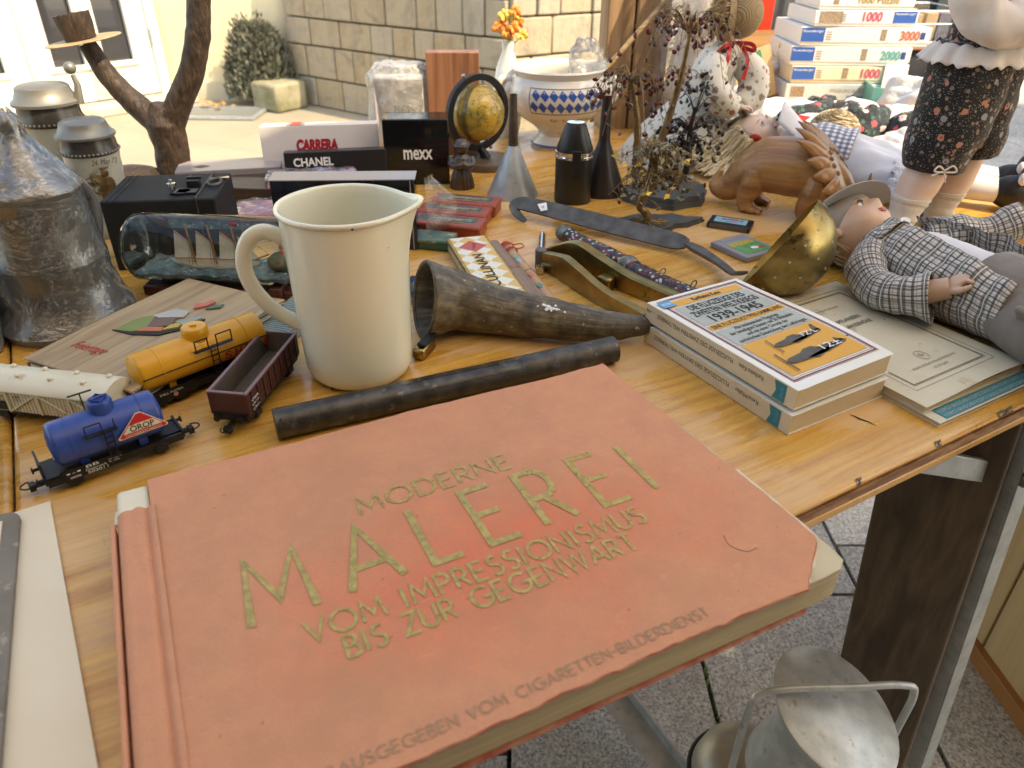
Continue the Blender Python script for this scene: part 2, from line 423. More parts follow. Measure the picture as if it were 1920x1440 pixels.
CLOTHW = mat('white_cotton', (.66, .64, .65), (.58, .57, .60), .92, scale=30, bump=.5, bscale=600, bdist=.0005, sheen=.2)
CREAMC = mat('cream_cotton', (.74, .66, .60), (.68, .58, .52), .92, scale=30, bump=.5, bscale=600, bdist=.0005, sheen=.2)
FILM = film('clear_film', (.95, .94, .92), .06, 17, .9, .06, .006, .34)
CLOUDY = film('cloudy_film', (.95, .94, .93), .20, 30, .9, .1, .01, .3)
FILM2 = film('loose_film', (.96, .95, .94), .03, 32, .9)
GLASS = clear_glass('bottle_glass')
SLATE = mat('dark_slate', (.085, .09, .09), (.05, .052, .052), .6, scale=30, bump=.6, bscale=90, bdist=.002)
OAK = wood('weathered_timber', (.34, .22, .12), (.27, .165, .085), (.17, .10, .05), 2, 1.0, .7)
# ------------------------------------------------------------------ setting: ground, pavement
def ground_mat():
    t = NT('pale_sandy_paving'); v = t.mapping()
    c = ramp(t.t, t.noise(v, 1.3, 6, .6), [(.3, (.35, .31, .24)), (.7, (.27, .24, .185))])
    c = t.mix(t.math('MULTIPLY', ramp(t.t, t.noise(v, 60, 4, .7), [(.4, gray(0)), (.75, gray(1))]), .35), c, (.25, .22, .18))
    b = t.n('ShaderNodeTexBrick'); b.inputs['Scale'].default_value = 1.0; b.inputs['Mortar Size'].default_value = .006; b.inputs['Brick Width'].default_value = .9; b.inputs['Row Height'].default_value = .6
    b.inputs['Color1'].default_value = b.inputs['Color2'].default_value = (0, 0, 0, 1); b.inputs['Mortar'].default_value = (1, 1, 1, 1); t.l(t.mapping(rot=(0, 0, .5)), b.inputs['Vector'])
    c = t.mix(t.math('MULTIPLY', b.outputs['Color'], .45), c, (.2, .17, .13))
    t.set(Base_Color=c, Roughness=.9); t.bump(t.noise(v, 90, 5), .4, .004); return t.m
g = MB().quad((-200, -200, 0), (200, -200, 0), (200, 200, 0), (-200, 200, 0)).build('ground', ground_mat(), smooth=False); tag(g, kind='structure')
def granite_mat():
    t = NT('speckled_granite'); v = t.mapping(src='Object', scale=(.75, 1.05, .06)); oi = t.n('ShaderNodeObjectInfo')
    f = t.noise(v, 92, 3, .7); c = ramp(t.t, f, [(.34, (.15, .145, .14)), (.47, (.36, .355, .345)), (.62, (.56, .55, .535))])
    f2 = t.noise(v, 28, 3, .6); c = t.mix(t.math('MULTIPLY', ramp(t.t, f2, [(.5, gray(0)), (.64, gray(1))]), .5), c, (.24, .23, .22))
    vv = t.math('MULTIPLY_ADD', oi.outputs['Random'], .3, .85); hs = t.n('ShaderNodeHueSaturation'); t.l(vv, hs.inputs['Value']); t.l(c, hs.inputs['Color'])
    st = ramp(t.t, t.noise(v, 5, 5), [(.45, gray(0)), (.75, gray(1))]); c = t.mix(t.math('MULTIPLY', st, .35), hs.outputs[0], (.2, .17, .14))
    t.set(Base_Color=c, Roughness=.75); t.bump(f, .5, .002); return t.m
GRAN = granite_mat()
JOINT = mat('mossy_joint', (.10, .085, .06), (.06, .07, .03), .95, scale=20, bump=1, bscale=120, bdist=.01)
pav = MB().quad((-.55, -.2, .006), (5.2, -.2, .006), (5.2, 7.2, .006), (-.55, 7.2, .006)).build('pavement', JOINT, smooth=False); tag(pav, kind='structure')
slab_src = MB().box((0, 0, 0), (1, 1, 1)).build('slab', GRAN, pav, bevel=.02, bseg=2)
slab_src.modifiers.clear()
rs = random.Random(3)
def slab(x0, x1, y0, y1, first=[True]):
    o = slab_src if first[0] else slab_src.copy()
    if not first[0]: COL.objects.link(o)
    first[0] = False; o.parent = pav; g = .006
    o.location = ((x0 + x1) / 2, (y0 + y1) / 2, .014 + rs.uniform(-.001, .0015)); o.scale = (x1 - x0 - g - .002, y1 - y0 - g - .002, .022)
    o.rotation_euler = (rs.uniform(-.002, .002), rs.uniform(-.002, .002), rs.uniform(-.004, .004))
x = -.33; k = 0
while x < 1.7:
    w = .33; y = -.1 + [.1, .42, .26, .05, .33, .18][k % 6] - .33
    while y < 2.6:
        h = rs.choice((.42, .5, .58)); slab(x, x + w, y, y + h); y += h
    x += w; k += 1
x = 1.65
while x < 5:
    w = .62; y = -.1 + rs.uniform(0, .6)
    while y < 6.9:
        h = rs.choice((.75, .9, 1.05)); slab(x, x + w, y, y + h); y += h
    x += w

# ------------------------------------------------------------------ house with white glazed doors
PLASTER = mat('yellow_plaster', (.74, .65, .44), (.66, .56, .36), .9, scale=2.2, dirt=(.46, .38, .22), dscale=3.0, bump=.5, bscale=60, bdist=.004)
DOORW = mat('white_door_paint', (.80, .79, .72), (.76, .74, .66), .35, scale=6)
PANE = NT('dark_pane').set(Base_Color=(.04, .04, .045), Roughness=.03, Specular_IOR_Level=1.0).m
hs = thing('house', 'yellow plastered house with white glazed double doors behind the table', 'house', (-2.45, 5.6, 0))
MB().box((.75, .15, 1.6), (1.5, .3, 3.2)).build('wall', PLASTER, hs)
MB().box((0.62, -.012, .06), (1.22, .022, .12)).build('plinth', mat('plinth_paint', (.62, .57, .44), (.5, .45, .33), .9, scale=5), hs)
# the door wall runs back towards the camera from the corner
dv = Vector((-.70, -.77, 0)).normalized(); da = atan2(dv.y, dv.x)
dw = bpy.data.objects.new('doorway', None); COL.objects.link(dw); dw.parent = hs; dw.rotation_euler = (0, 0, da)
# local x along the wall away from the corner, +y faces the yard
MB().box((-.09, -.10, 1.6), (.20, .22, 3.2)).box((1.95, -.10, 1.6), (.5, .22, 3.2)).build('reveal', PLASTER, hs).rotation_euler = (0, 0, da)
MB().box((.045, .02, 1.3), (.07, .10, 2.6)).box((1.68, .02, 1.3), (.07, .10, 2.6)).box((.86, .02, 2.62), (1.7, .10, .08)).build('door_frame', DOORW, dw, bevel=.008)
MB().box((.86, .10, .03), (1.9, .28, .06)).build('sill', mat('sandstone_sill', (.55, .48, .36), (.45, .38, .27), .85, scale=9), dw, bevel=.01)
for i, (x0, x1) in enumerate(((.085, .86), (.865, 1.64))):
    leaf = bpy.data.objects.new('door', None); COL.objects.link(leaf); leaf.parent = hs; leaf.rotation_euler = (0, 0, da)
    f = MB(); w = x1 - x0; mid = (x0 + x1) / 2; y = .035
    f.box((x0 + .065, y, 1.32), (.13, .05, 2.5)).box((x1 - .065, y, 1.32), (.13, .05, 2.5)).box((mid, y, 1.32), (.11, .046, 2.5))
    f.box((mid, y - .002, .17), (w - .02, .05, .20)).box((mid, y - .002, 2.48), (w - .02, .05, .16))
    f.build('leaf', DOORW, leaf, bevel=.006)
    q = (w - .26 - .11) / 2
    for c in (x0 + .13 + q / 2, x1 - .13 - q / 2):
        MB().box((c, y - .012, 1.32), (q + .01, .008, 2.20)).build('pane', PANE, leaf)
        b = MB(); hz0, hz1 = .28, 2.4
        b.box((c - q / 2 - .004, y + .026, 1.34), (.022, .03, hz1 - hz0)).box((c + q / 2 + .004, y + .026, 1.34), (.022, .03, hz1 - hz0)).box((c, y + .027, hz0), (q + .05, .034, .03))
        b.build('bead', DOORW, leaf, bevel=.005)
    if i == 0:
        for z in (.42, 1.5): MB().tube([(x0 - .008, y + .04, z - .05), (x0 - .008, y + .04, z + .05)], .008, 8).build('hinge', ZINC, leaf)
# ------------------------------------------------------------------ ashlar wall: every block a piece
BLOCK = NT('sandstone_block')
def _block(t):
    v = t.mapping(); oi = t.n('ShaderNodeObjectInfo')
    w = t.n('ShaderNodeVectorMath'); w.operation = 'ADD'; cx = t.n('ShaderNodeCombineXYZ'); t.l(t.math('MULTIPLY', oi.outputs['Random'], 37), cx.inputs[0]); t.l(cx.outputs[0], w.inputs[0]); t.l(v, w.inputs[1])
    c = ramp(t.t, t.noise(w.outputs[0], 7, 5, .65, .8), [(.3, (.34, .24, .14)), (.52, (.40, .32, .21)), (.7, (.24, .19, .13))])
    c = t.mix(t.math('MULTIPLY', oi.outputs['Random'], .5), c, (.40, .37, .32))
    st = ramp(t.t, t.noise(t.mapping(scale=(6, 6, 1)), 3, 5, .7), [(.5, gray(0)), (.72, gray(1))]); c = t.mix(t.math('MULTIPLY', st, .5), c, (.20, .165, .12))
    t.set(Base_Color=c, Roughness=.9); t.bump(t.noise(v, 40, 6, .65), .7, .008)
_block(BLOCK); BLOCK = BLOCK.m
MORTAR = mat('wall_mortar', (.28, .24, .18), (.18, .155, .12), .95, scale=25, bump=.5)
def ashlar(name, label, A, B, H, rows, seed, thick=.3, skew=0):
    A, B = Vector(A), Vector(B); L = (B - A).length; ang = atan2((B - A).y, (B - A).x); r = random.Random(seed)
    o = thing(name, label, 'stone wall', (A.x, A.y, 0), ang)
    MB().box((L / 2, thick / 2 + .02, H / 2), (L, thick - .04, H)).build('core', MORTAR, o)
    z = 0.0; k = 0
    while z < H - .02:
        h = rows[k % len(rows)]; h = min(h, H - z); x = -r.uniform(0, .15) if k % 2 else 0
        while x < L - .03:
            w = r.uniform(.15, .29); x0 = max(x, 0); x1 = min(x + w, L)
            if L - x1 < .09: x1 = L
            if x1 - x0 > .04:
                b = MB().box(((x0 + x1) / 2, .012 + r.uniform(-.006, .006), z + h / 2), (x1 - x0 - .009, .08, h - .009)).build('block', BLOCK, o, bevel=.008)
            x = x1
        z += h; k += 1
    return o
ashlar('stone_wall', 'weathered sandstone block wall in shade running from the bush to the corner', (-1.53, 5.55, 0), (-.03, 4.45, 0), 1.45, [.19, .2, .165, .19, .2, .18], 5)
ashlar('stone_wall', 'sunlit end of the sandstone wall beside the orange flowers', (-.03, 4.45, 0), (1.45, 5.35, 0), 1.45, [.22, .24, .2, .26, .22], 9)
# step, drain, bush
MB().box((0, 0, .11), (.30, .45, .22)).build('x', MORTAR).name = 'tmp'
bpy.data.objects.remove(bpy.data.objects['tmp'])
st = thing('stone_step', 'mossy stone block at the foot of the wall by the bush', 'stone block', (-1.59, 5.33, 0), -.62)
MB().box((0, 0, .09), (.26, .26, .18)).build('block', mat('mossy_stone', (.34, .31, .22), (.19, .18, .10), .95, scale=9, bump=.7, bscale=50, bdist=.01), st, bevel=.02)
dr = thing('drain_grate', 'steel drain grate let into the paving below the bush', 'grate', (-1.98, 5.12, .004), -.03)
MB().box((0, 0, .004), (.62, .30, .008)).build('pit', BLACKP, dr)
fr = MB()
for y in (-.15, .15): fr.box((0, y, .01), (.64, .02, .016))
for xx in (-.31, .31): fr.box((xx, 0, .0102), (.02, .28, .015))
fr.build('frame', ZINC, dr)
sl = MB().box((0, 0, .010), (.006, .27, .013)).build('bar', ZINC, dr)
for i in range(30): piece(sl, dr, (-.29 + i * .02, 0, 0))
sl.location = (.305, 0, 0)
def leafmat(name, a, b): 
    t = NT(name); oi = t.n('ShaderNodeNewGeometry'); c = ramp(t.t, oi.outputs['Random Per Island'], [(0, a), (1, b)]); t.set(Base_Color=c, Roughness=.6); return t.m
bu = thing('bush', 'dusty grey green bush against the plaster wall', 'bush', (-1.74, 5.46, 0))
r = random.Random(11); m = MB()
for i in range(5200):
    a = r.uniform(0, 2 * pi); hz = r.uniform(.02, .98); rad = .20 * (1 - hz ** 2.2) ** .5 * r.uniform(.55, 1.06) + .02
    if r.random() < .03: hz = min(1.12, hz + .12)
    c = Vector((rad * cos(a) * 1.05, rad * sin(a) * .6, .03 + hz * .48)); d = Vector((cos(a) * .5, sin(a) * .5, 1.1)) + Vector((r.uniform(-.6, .6), r.uniform(-.6, .6), r.uniform(-.3, .3))); d.normalize()
    sd2 = d.orthogonal().normalized(); sd2.rotate(Matrix.Rotation(r.uniform(0, 6.3), 3, d)); l = r.uniform(.03, .055); w = .010
    m.poly([c, c + d * l * .5 + sd2 * w, c + d * l, c + d * l * .5 - sd2 * w])
m.build('crown', leafmat('bush_leaf', (.085, .09, .06), (.19, .19, .14)), bu, smooth=False)
tr = MB()
for i in range(9):
    a = i * .7; tr.tube([(0, 0, 0), (.06 * cos(a), .04 * sin(a), .2), (.17 * cos(a), .1 * sin(a), .45)], [.012, .008, .003], 6)
tr.build('trunk', mat('twig_bark', (.09, .07, .05)), bu)
# litter of dry leaves beside the drain
r = random.Random(5); m = MB()
for i in range(26):
    c = Vector((-2.05 + r.gauss(0, .06), 5.30 + r.gauss(0, .05), .012 + r.random() * .02)); a = r.uniform(0, 6.3); l = r.uniform(.02, .04)
    m.poly([c, c + Vector((cos(a) * l, sin(a) * l, .008)), c + Vector((cos(a + .7) * l * 1.4, sin(a + .7) * l * 1.4, .004)), c + Vector((cos(a + 1.3) * l, sin(a + 1.3) * l, .01))])
tag(m.build('dry_leaves', leafmat('dry_leaf', (.25, .13, .05), (.4, .26, .12)), smooth=False), 'small heap of dry brown leaves by the drain grate', 'leaves', kind='stuff')
# dark shop front far back right
sf = thing('shop_front', 'dark grey shop front across the square', 'building', (1.6, 7.4, 0))
DKST = mat('dark_stone_front', (.10, .10, .105), (.06, .06, .065), .6, scale=4)
MB().box((2.6, .2, 1.7), (5.4, .3, 3.4)).build('wall', DKST, sf)
for i in range(7):
    MB().box((.25 + i * .75, .03, 1.5), (.62, .03, 2.5)).build('window', PANE, sf)
    MB().box((-.1 + i * .75, 0, 1.6), (.06, .08, 3.2)).build('post', mat('green_black_paint', (.03, .045, .04), None, .4) if i == 0 else bpy.data.materials['green_black_paint'], sf, bevel=.006)
MB().box((2.6, .02, .14), (5.4, .08, .28)).build('plinth', BLACKP, sf)

# ------------------------------------------------------------------ tables
def table_mat():
    t = NT('varnished_spruce'); v = t.mapping()
    warp = t.noise(t.mapping(scale=(1.6, 5, 1)), 1.6, 3, .5)
    y = t.sep(v)[1]; yy = t.math('MULTIPLY_ADD', warp, .06, y)
    cx = t.n('ShaderNodeCombineXYZ'); t.l(t.math('MULTIPLY', t.sep(v)[0], .02), cx.inputs[0]); t.l(yy, cx.inputs[1])
    ring = t.noise(cx.outputs[0], 95, 2, .6); ring2 = t.noise(cx.outputs[0], 330, 3, .6)
    c = ramp(t.t, ring, [(.28, (.52, .215, .026)), (.44, (.66, .325, .056)), (.62, (.74, .405, .088))])
    c = t.mix(t.math('MULTIPLY', ramp(t.t, ring2, [(.40, gray(1)), (.58, gray(0))]), .30), c, (.34, .15, .035))
    fib = t.noise(t.mapping(scale=(9, 420, 1)), 1, 4, .7)
    c = t.mix(t.math('MULTIPLY', ramp(t.t, fib, [(.5, gray(0)), (.75, gray(1))]), .35), c, (.30, .14, .04))
    # worn bare patches
    wn_ = t.noise(t.mapping(scale=(3.2, 6.5, 1), loc=(2.3, .7, 0)), 1.5, 5, .62)
    fine = t.noise(t.mapping(scale=(30, 160, 1)), 1, 4, .7)
    wm = ramp(t.t, t.math('MULTIPLY_ADD', fine, .16, wn_), [(.60, gray(0)), (.66, gray(1))])
    c = t.mix(t.math('MULTIPLY', wm, .5), c, (.70, .45, .25))
    grime = ramp(t.t, t.noise(t.mapping(scale=(7, 24, 1), loc=(5, 1, 0)), 2.2, 6, .7), [(.60, gray(0)), (.70, gray(1))])
    c = t.mix(t.math('MULTIPLY', grime, .42), c, (.24, .12, .045))
    kn = t.voro(t.mapping(scale=(2.6, 6.0, 1), loc=(.35, .2, 0)), 1.0); c = t.mix(ramp(t.t, kn, [(.035, gray(1)), (.075, gray(0))]), c, (.10, .04, .015))
    sc = ramp(t.t, t.noise(t.mapping(scale=(60, 7, 1), rot=(0, 0, .5)), 1, 3, .6), [(.70, gray(0)), (.74, gray(1))]); c = t.mix(t.math('MULTIPLY', sc, .5), c, (.14, .07, .03))
    t.set(Base_Color=c, Roughness=t.math('MULTIPLY_ADD', wm, .22, t.math('MULTIPLY_ADD', fine, .16, .20)), Specular_IOR_Level=.5)
    t.set(Coat_Weight=t.math('MULTIPLY_ADD', wm, -.25, .35), Coat_Roughness=.16)
    t.bump(t.math('ADD', fib, t.math('MULTIPLY', wm, -.8)), .22, .0007); return t.m
TABLE = table_mat()
def core_mat():
    t = NT('end_grain_core'); v = t.mapping()
    w = t.n('ShaderNodeTexWave'); w.wave_type = 'RINGS'; w.inputs['Scale'].default_value = 26; w.inputs['Distortion'].default_value = 9; w.inputs['Detail'].default_value = 3; t.l(v, w.inputs['Vector'])
    c = ramp(t.t, w.outputs['Fac'], [(.1, (.20, .085, .035)), (.6, (.30, .14, .06)), (.95, (.38, .19, .085))])
    c = t.mix(ramp(t.t, t.noise(v, 30, 5, .7), [(.6, gray(0)), (.68, gray(.7))]), c, (.34, .22, .12))
    t.set(Base_Color=c, Roughness=.5); t.bump(t.noise(v, 120, 4), .4, .001); return t.m
CORE = core_mat()
REF = Vector((.194, .395)); DA = radians(30.4)
def T(a, p): return Vector((REF.x + a * cos(DA) - p * sin(DA), REF.y + a * sin(DA) + p * cos(DA)))
def top_board(root, x0, x1, y0, y1):
    w, d = x1 - x0, y1 - y0; c = ((x0 + x1) / 2, (y0 + y1) / 2)
    MB().box((c[0], c[1], -.0045), (w, d, .009)).build('top_layer', TABLE, root, bevel=.0045, bseg=3)
    MB().box((c[0], c[1], -.0135), (w - .0006, d - .0006, .0088)).build('core_layer', CORE, root)
    MB().box((c[0], c[1], -.0225), (w, d, .009)).build('bottom_layer', TABLE, root, bevel=.002)
DARKW = wood('dark_leg_timber', (.115, .075, .045), (.085, .055, .032), (.05, .03, .018), 2, 1.4, .7)
t1 = thing('market_table', 'varnished spruce market table crowded with bric-a-brac, worn front edge', 'table', (REF.x, REF.y, TZ), DA, 'market tables')
top_board(t1, -.466, .832, 0, 1.05)
# chips and cracks on the rounded front edge
for x_, w_ in ((.075, .006), (.17, .008), (.262, .022), (.30, .005)):
    MB().grid(4, 2, lambda u, v: (x_ - w_ / 2 + u * w_, -.0006 + .003 * v + .0006 * sin(u * 9), -.0035 + v * .0046 - .0003 + .0002 * sin(u * 23))).build('chip', mat('edge_chip', (.22, .20, .18), (.08, .05, .03), .9, scale=400) if x_ == .075 else bpy.data.materials['edge_chip'], t1)
cr = MB(); pts = [(.140 + .006 * i / 6 * 1 + .0006 * sin(i * 2), .062 - .022 * i / 6, .0005) for i in range(7)]
cr.tube(pts, [.0002, .0006, .0009, .0008, .0006, .0004, .0001], 6, sx=.5).build('crack', BLACKI, t1)
def leg_frame(root, x, y0, lean):
    """timber leg with a galvanised angle, strap and foot rail, local to the table"""
    MB().bar((x, y0, -.030), (x + lean, y0 - .01, -.748), .105, .026, (1, .35, 0)).build('leg', DARKW, root, bevel=.003)
for (xx, yy, ln) in ((.300, .055, .10), (.300, .93, .10), (-.33, .93, -.1), (-.33, .075, -.1)): leg_frame(t1, xx, yy, ln)
a = MB(); p0, p1 = Vector((.326, .012, -.030)), Vector((.455, .004, -.745))
a.bar(p0, p1, .004, .026, (0, 1, 0)).bar(p0 + Vector((.012, -.014, 0)), p1 + Vector((.012, -.014, 0)), .026, .004, (0, 1, 0)); a.build('angle_iron', ZINC, t1)
MB().bar((.205, .034, -.052), (.322, .016, -.100), .006, .024, (0, 0, 1)).build('strap', ZINC, t1, bevel=.001)
MB().box((.335, .040, -.05), (.060, .012, .044)).build('bracket', ZINC, t1, bevel=.001)
MB().lathe([(0, 0), (.008, .0), (.008, .004), (.005, .007), (0, .008)], 10, (.338, -.006, -.100), Euler((radians(90), 0, .2)).to_matrix()).build('bolt', STEEL, t1)
MB().bar((.12, .46, -.62), (.14, .12, -.68), .04, .004).bar((.14, .46, -.62), (.16, .12, -.68), .004, .04).build('cross_rail', ZINC, t1)
MB().bar((-.40, .9, -.03), (.76, .9, -.05), .08, .03).bar((-.40, .12, -.0415), (.05, .12, -.0415), .08, .028).build('batten', DARKW, t1)
t0 = thing('market_table', 'market table at the left edge, butted against the crowded one', 'table', (REF.x, REF.y, TZ), DA, 'market tables')
top_board(t0, -1.7, -.4675, .01, 1.04)
for xx, yy in ((-.6, .1), (-.6, .92), (-1.6, .1), (-1.6, .92)): MB().bar((xx, yy, -.03), (xx - .03, yy, -.748), .1, .026, (1, 0, 0)).build('leg', DARKW, t0)
t2 = thing('market_table', 'sunlit market table end heaped with doll clothes and puzzle boxes', 'table', (REF.x, REF.y, TZ), DA, 'market tables')
top_board(t2, .838, 1.30, .62, 1.50)
for xx, yy in ((.9, .70), (1.24, .70), (.9, 1.44), (1.24, 1.44)): MB().bar((xx, yy, -.03), (xx, yy, -.748), .09, .026, (1, 0, 0)).build('leg', DARKW, t2)

# ------------------------------------------------------------------ stall: posts and the cloth roof that shades the table
POSTW = wood('stall_post_timber', (.40, .25, .14), (.33, .20, .105), (.21, .12, .06), 2, .8, .7)
sp_ = thing('stall_post', 'square timber stall post standing behind the tureen', 'post', (.222, 1.56, 0), radians(8))
MB().box((-.03, 0, 1.2), (.052, .06, 2.4)).build('timber', POSTW, sp_, bevel=.004)
MB().box((.033, .008, 1.2), (.066, .075, 2.4)).build('timber', POSTW, sp_, bevel=.004)
def canopy_mat():
    t = NT('cream_canvas'); t.set(Base_Color=(.78, .66, .48), Roughness=.9)
    tl = t.n('ShaderNodeBsdfTranslucent'); tl.inputs[0].default_value = (.95, .80, .57, 1); mx = t.n('ShaderNodeMixShader'); mx.inputs[0].default_value = .62
    t.l(t.p.outputs[0], mx.inputs[1]); t.l(tl.outputs[0], mx.inputs[2]); t.l(mx.outputs[0], t.out.inputs[0]); return t.m
cn = thing('shade_canopy', 'cream canvas roof over the market stall', 'canopy', (REF.x, REF.y, 0), DA)
MB().grid(24, 16, lambda u, v: (-2.3 + u * 3.62, -2.6 + v * 2.455, 2.28 - .02 * sin(u * pi * 4) ** 2 + .04 * v)).build('canvas', canopy_mat(), cn)
for xx in (-2.25, -1.1, .1, 1.28): MB().bar((xx, -2.6, 2.235), (xx, -.16, 2.275), .05, .05).build('rafter', POSTW, cn)
for yy in (-2.56, -.18): MB().bar((-2.3, yy, 2.18 + (.036 if yy > -1 else 0)), (1.31, yy, 2.18 + (.036 if yy > -1 else 0)), .06, .06).build('beam', POSTW, cn)
for lb_, x_, y_, w_, d_ in (('cream canvas roof of the stall on the right', 2.12, -1.1, 1.6, 1.8), ('cream canvas roof of the stall farther right', 3.25, 1.15, 2.2, 3.4)):  # unseen roofs added to keep the sun off the right-hand paving
    nc = thing('shade_canopy', lb_, 'canopy', (x_, y_, 0), 0)
    MB().grid(12, 12, lambda u, v: (u * w_, v * d_, 2.42 - .02 * sin(u * pi * 3) ** 2)).build('canvas', bpy.data.materials['cream_canvas'], nc)
    for px_, py_ in ((.04, .04), (w_ - .04, .04), (.04, d_ - .04), (w_ - .04, d_ - .04)): MB().box((px_, py_, 1.2), (.06, .06, 2.39)).build('post', POSTW, nc)
cu_ = thing('added_shade_curtain', 'brown canvas curtain closing the stall behind the viewer', 'curtain', (REF.x, REF.y, 0), DA)  # added out of view to darken faces turned to the front and left
MB().grid(60, 6, lambda u, v: (-2.1 + u * 2.75, -.85 + .03 * sin(u * 60), .25 + v * 1.95)).build('cloth', mat('brown_canvas', (.17, .115, .08), (.14, .095, .065), .95, scale=6), cu_, angle=180)
MB().grid(6, 40, lambda u, v: (-2.12 + .03 * sin(v * 40), -1.2 + v * 1.5, .25 + u * 1.95)).build('side_cloth', bpy.data.materials['brown_canvas'], cu_, angle=180)
SPINE_R = ((0, 0, -1), (1, 0, 0), (0, -1, 0))       # lettering upside down on a left-hand spine
# ------------------------------------------------------------------ big salmon album
def album_mat():
    t = NT('faded_salmon_card'); v = t.mapping(); s = t.sep(v)
    # unfaded middle of the cover under the title
    dx = t.math('DIVIDE', t.math('SUBTRACT', s[0], .19), .17); dy = t.math('DIVIDE', t.math('SUBTRACT', s[1], -.165), .085)
    d = t.math('SQRT', t.math('ADD', t.math('MULTIPLY', dx, dx), t.math('MULTIPLY', dy, dy)))
    f = t.math('ADD', d, t.math('MULTIPLY', t.math('SUBTRACT', t.noise(v, 22, 5, .6), .5), 1.1))
    c = ramp(t.t, f, [(.15, (.70, .19, .095)), (1.15, (.64, .285, .155))])
    c = t.mix(t.math('MULTIPLY', ramp(t.t, t.noise(v, 55, 5, .7), [(.4, gray(0)), (.7, gray(1))]), .35), c, (.46, .21, .14))
    c = t.mix(ramp(t.t, t.noise(t.mapping(rot=(0, 0, .6), scale=(1, 5, 1)), 40, 3, .6), [(.66, gray(0)), (.72, gray(.28))]), c, (.66, .38, .27))
    c = t.mix(ramp(t.t, t.noise(t.mapping(rot=(0, 0, -.9), scale=(1, 7, 1)), 26, 4, .7, .5), [(.66, gray(0)), (.70, gray(.3))]), c, (.68, .42, .31))
    c = t.mix(ramp(t.t, t.noise(v, 900, 2, .6), [(.45, gray(0)), (.7, gray(.3))]), c, (.42, .19, .13))
    c = t.mix(ramp(t.t, t.noise(v, 150, 2, .5), [(.74, gray(0)), (.78, gray(.6))]), c, (.30, .09, .06))
    sp = ramp(t.t, t.noise(v, 12, 4, .65), [(.50, gray(0)), (.72, gray(.55))]); c = t.mix(sp, c, (.47, .225, .125))
    t.set(Base_Color=c, Roughness=.7, Specular_IOR_Level=.18); t.bump(t.noise(v, 420, 4, .6), .35, .0006); return t.m
SALMON = album_mat()
REDEDGE = mat('red_card_edge', (.36, .075, .055), (.46, .22, .15), .8, scale=90)
GOLD = mat('dull_gilt', (.56, .40, .12), (.38, .26, .075), .34, .4, scale=160, rvar=.1, dirt=(.17, .12, .05), dscale=260)
FADEDINK = mat('faded_gilt_ink', (.32, .20, .10), (.40, .22, .12), .6, scale=300)
al = thing('art_album', 'large worn salmon art album with gilt lettering overhanging the table front', 'book', (-.250, .388, TZ), radians(26.5))
AH = .030
def az(x, y):      # gentle waves of the old cover
    return .0016 * sin(x * 17 + 1) * sin(y * 13) + .0012 * nz((x * 9, y * 9, 3)) + (.0028 * max(0, (x - .27) / .1) * max(0, (-y - .19) / .07)) * -1.3
def umax(v): return (.3655 + .0075 * v / .24) if v < .236 else .373 - (v - .236) * 1.25
def cov(u, v):
    vv = v * .2645; um = umax(vv); x = .0065 + u * (um - .0065)
    j = .0013 * nz((x * 60, vv * 60, 1)) + .0009 * nz((x * 260, vv * 260, 2)) if (u > .98 or v > .985 or v < .015) else 0
    x += j if u > .98 else 0; y = -vv + (j if v < .015 or v > .985 else 0) - (.0015 * sin(u * 9) * (v < .02))
    return (x, y, AH + az(x, y))
MB().grid(70, 52, cov, .0022).build('front_cover', SALMON, al, angle=60)
rim = []
for k in range(53): rim.append(cov(1, k / 52))
bt = [cov(k / 70, 1) for k in range(71)][::-1]
MB().tube([Vector(p) + Vector((.0001, -.0001, -.0009)) for p in rim + bt], .0006, 6).build('cover_rim', REDEDGE, al)
MB().tube([Vector(cov(k / 60, 0)) + Vector((0, .0002, -.001)) for k in range(61)], .0008, 6).build('cover_rim', REDEDGE, al)
pg = MB()
pl = [(-.002, -.004), (.366, -.002), (.3745, -.12), (.3765, -.244), (.375, -.256), (.368, -.2605), (.355, -.2615), (-.002, -.260)]
pg.prism(pl, .0035, AH - .0048); pg.build('page_block', PAGES, al)
# dog-eared top leaves at the torn corner
for k, (dx, dz, cut) in enumerate(((0, .0004, .0), (-.003, .0009, .004), (-.005, .0014, .009), (-.009, .0019, .015))):
    def lf(u, v, dx=dx, dz=dz, cut=cut):
        x = .24 + u * (.1365 + dx - max(0, (v - .80)) * cut * 5 - .010 * max(0, (v - .80) / .2) ** 2); y = -.16 - v * (.1005 + dx * .5 - .010 * max(0, (u - .85) / .15) ** 2)
        c = max(0, (u - .72) / .28) * max(0, (v - .72) / .28)
        return (x + .0012 * nz((x * 80, y * 80, k)), y, AH - .0048 + dz + .002 * c * nz((x * 30, y * 30, k + 4)) - .0012 * c)
    MB().grid(18, 16, lf, .0003).build('leaf', PAPER, al)
MB().prism([(.0, .001), (.36, .002), (.362, -.250), (.345, -.2625), (.0, -.2620)], 0, .0022).build('back_cover', REDEDGE, al)
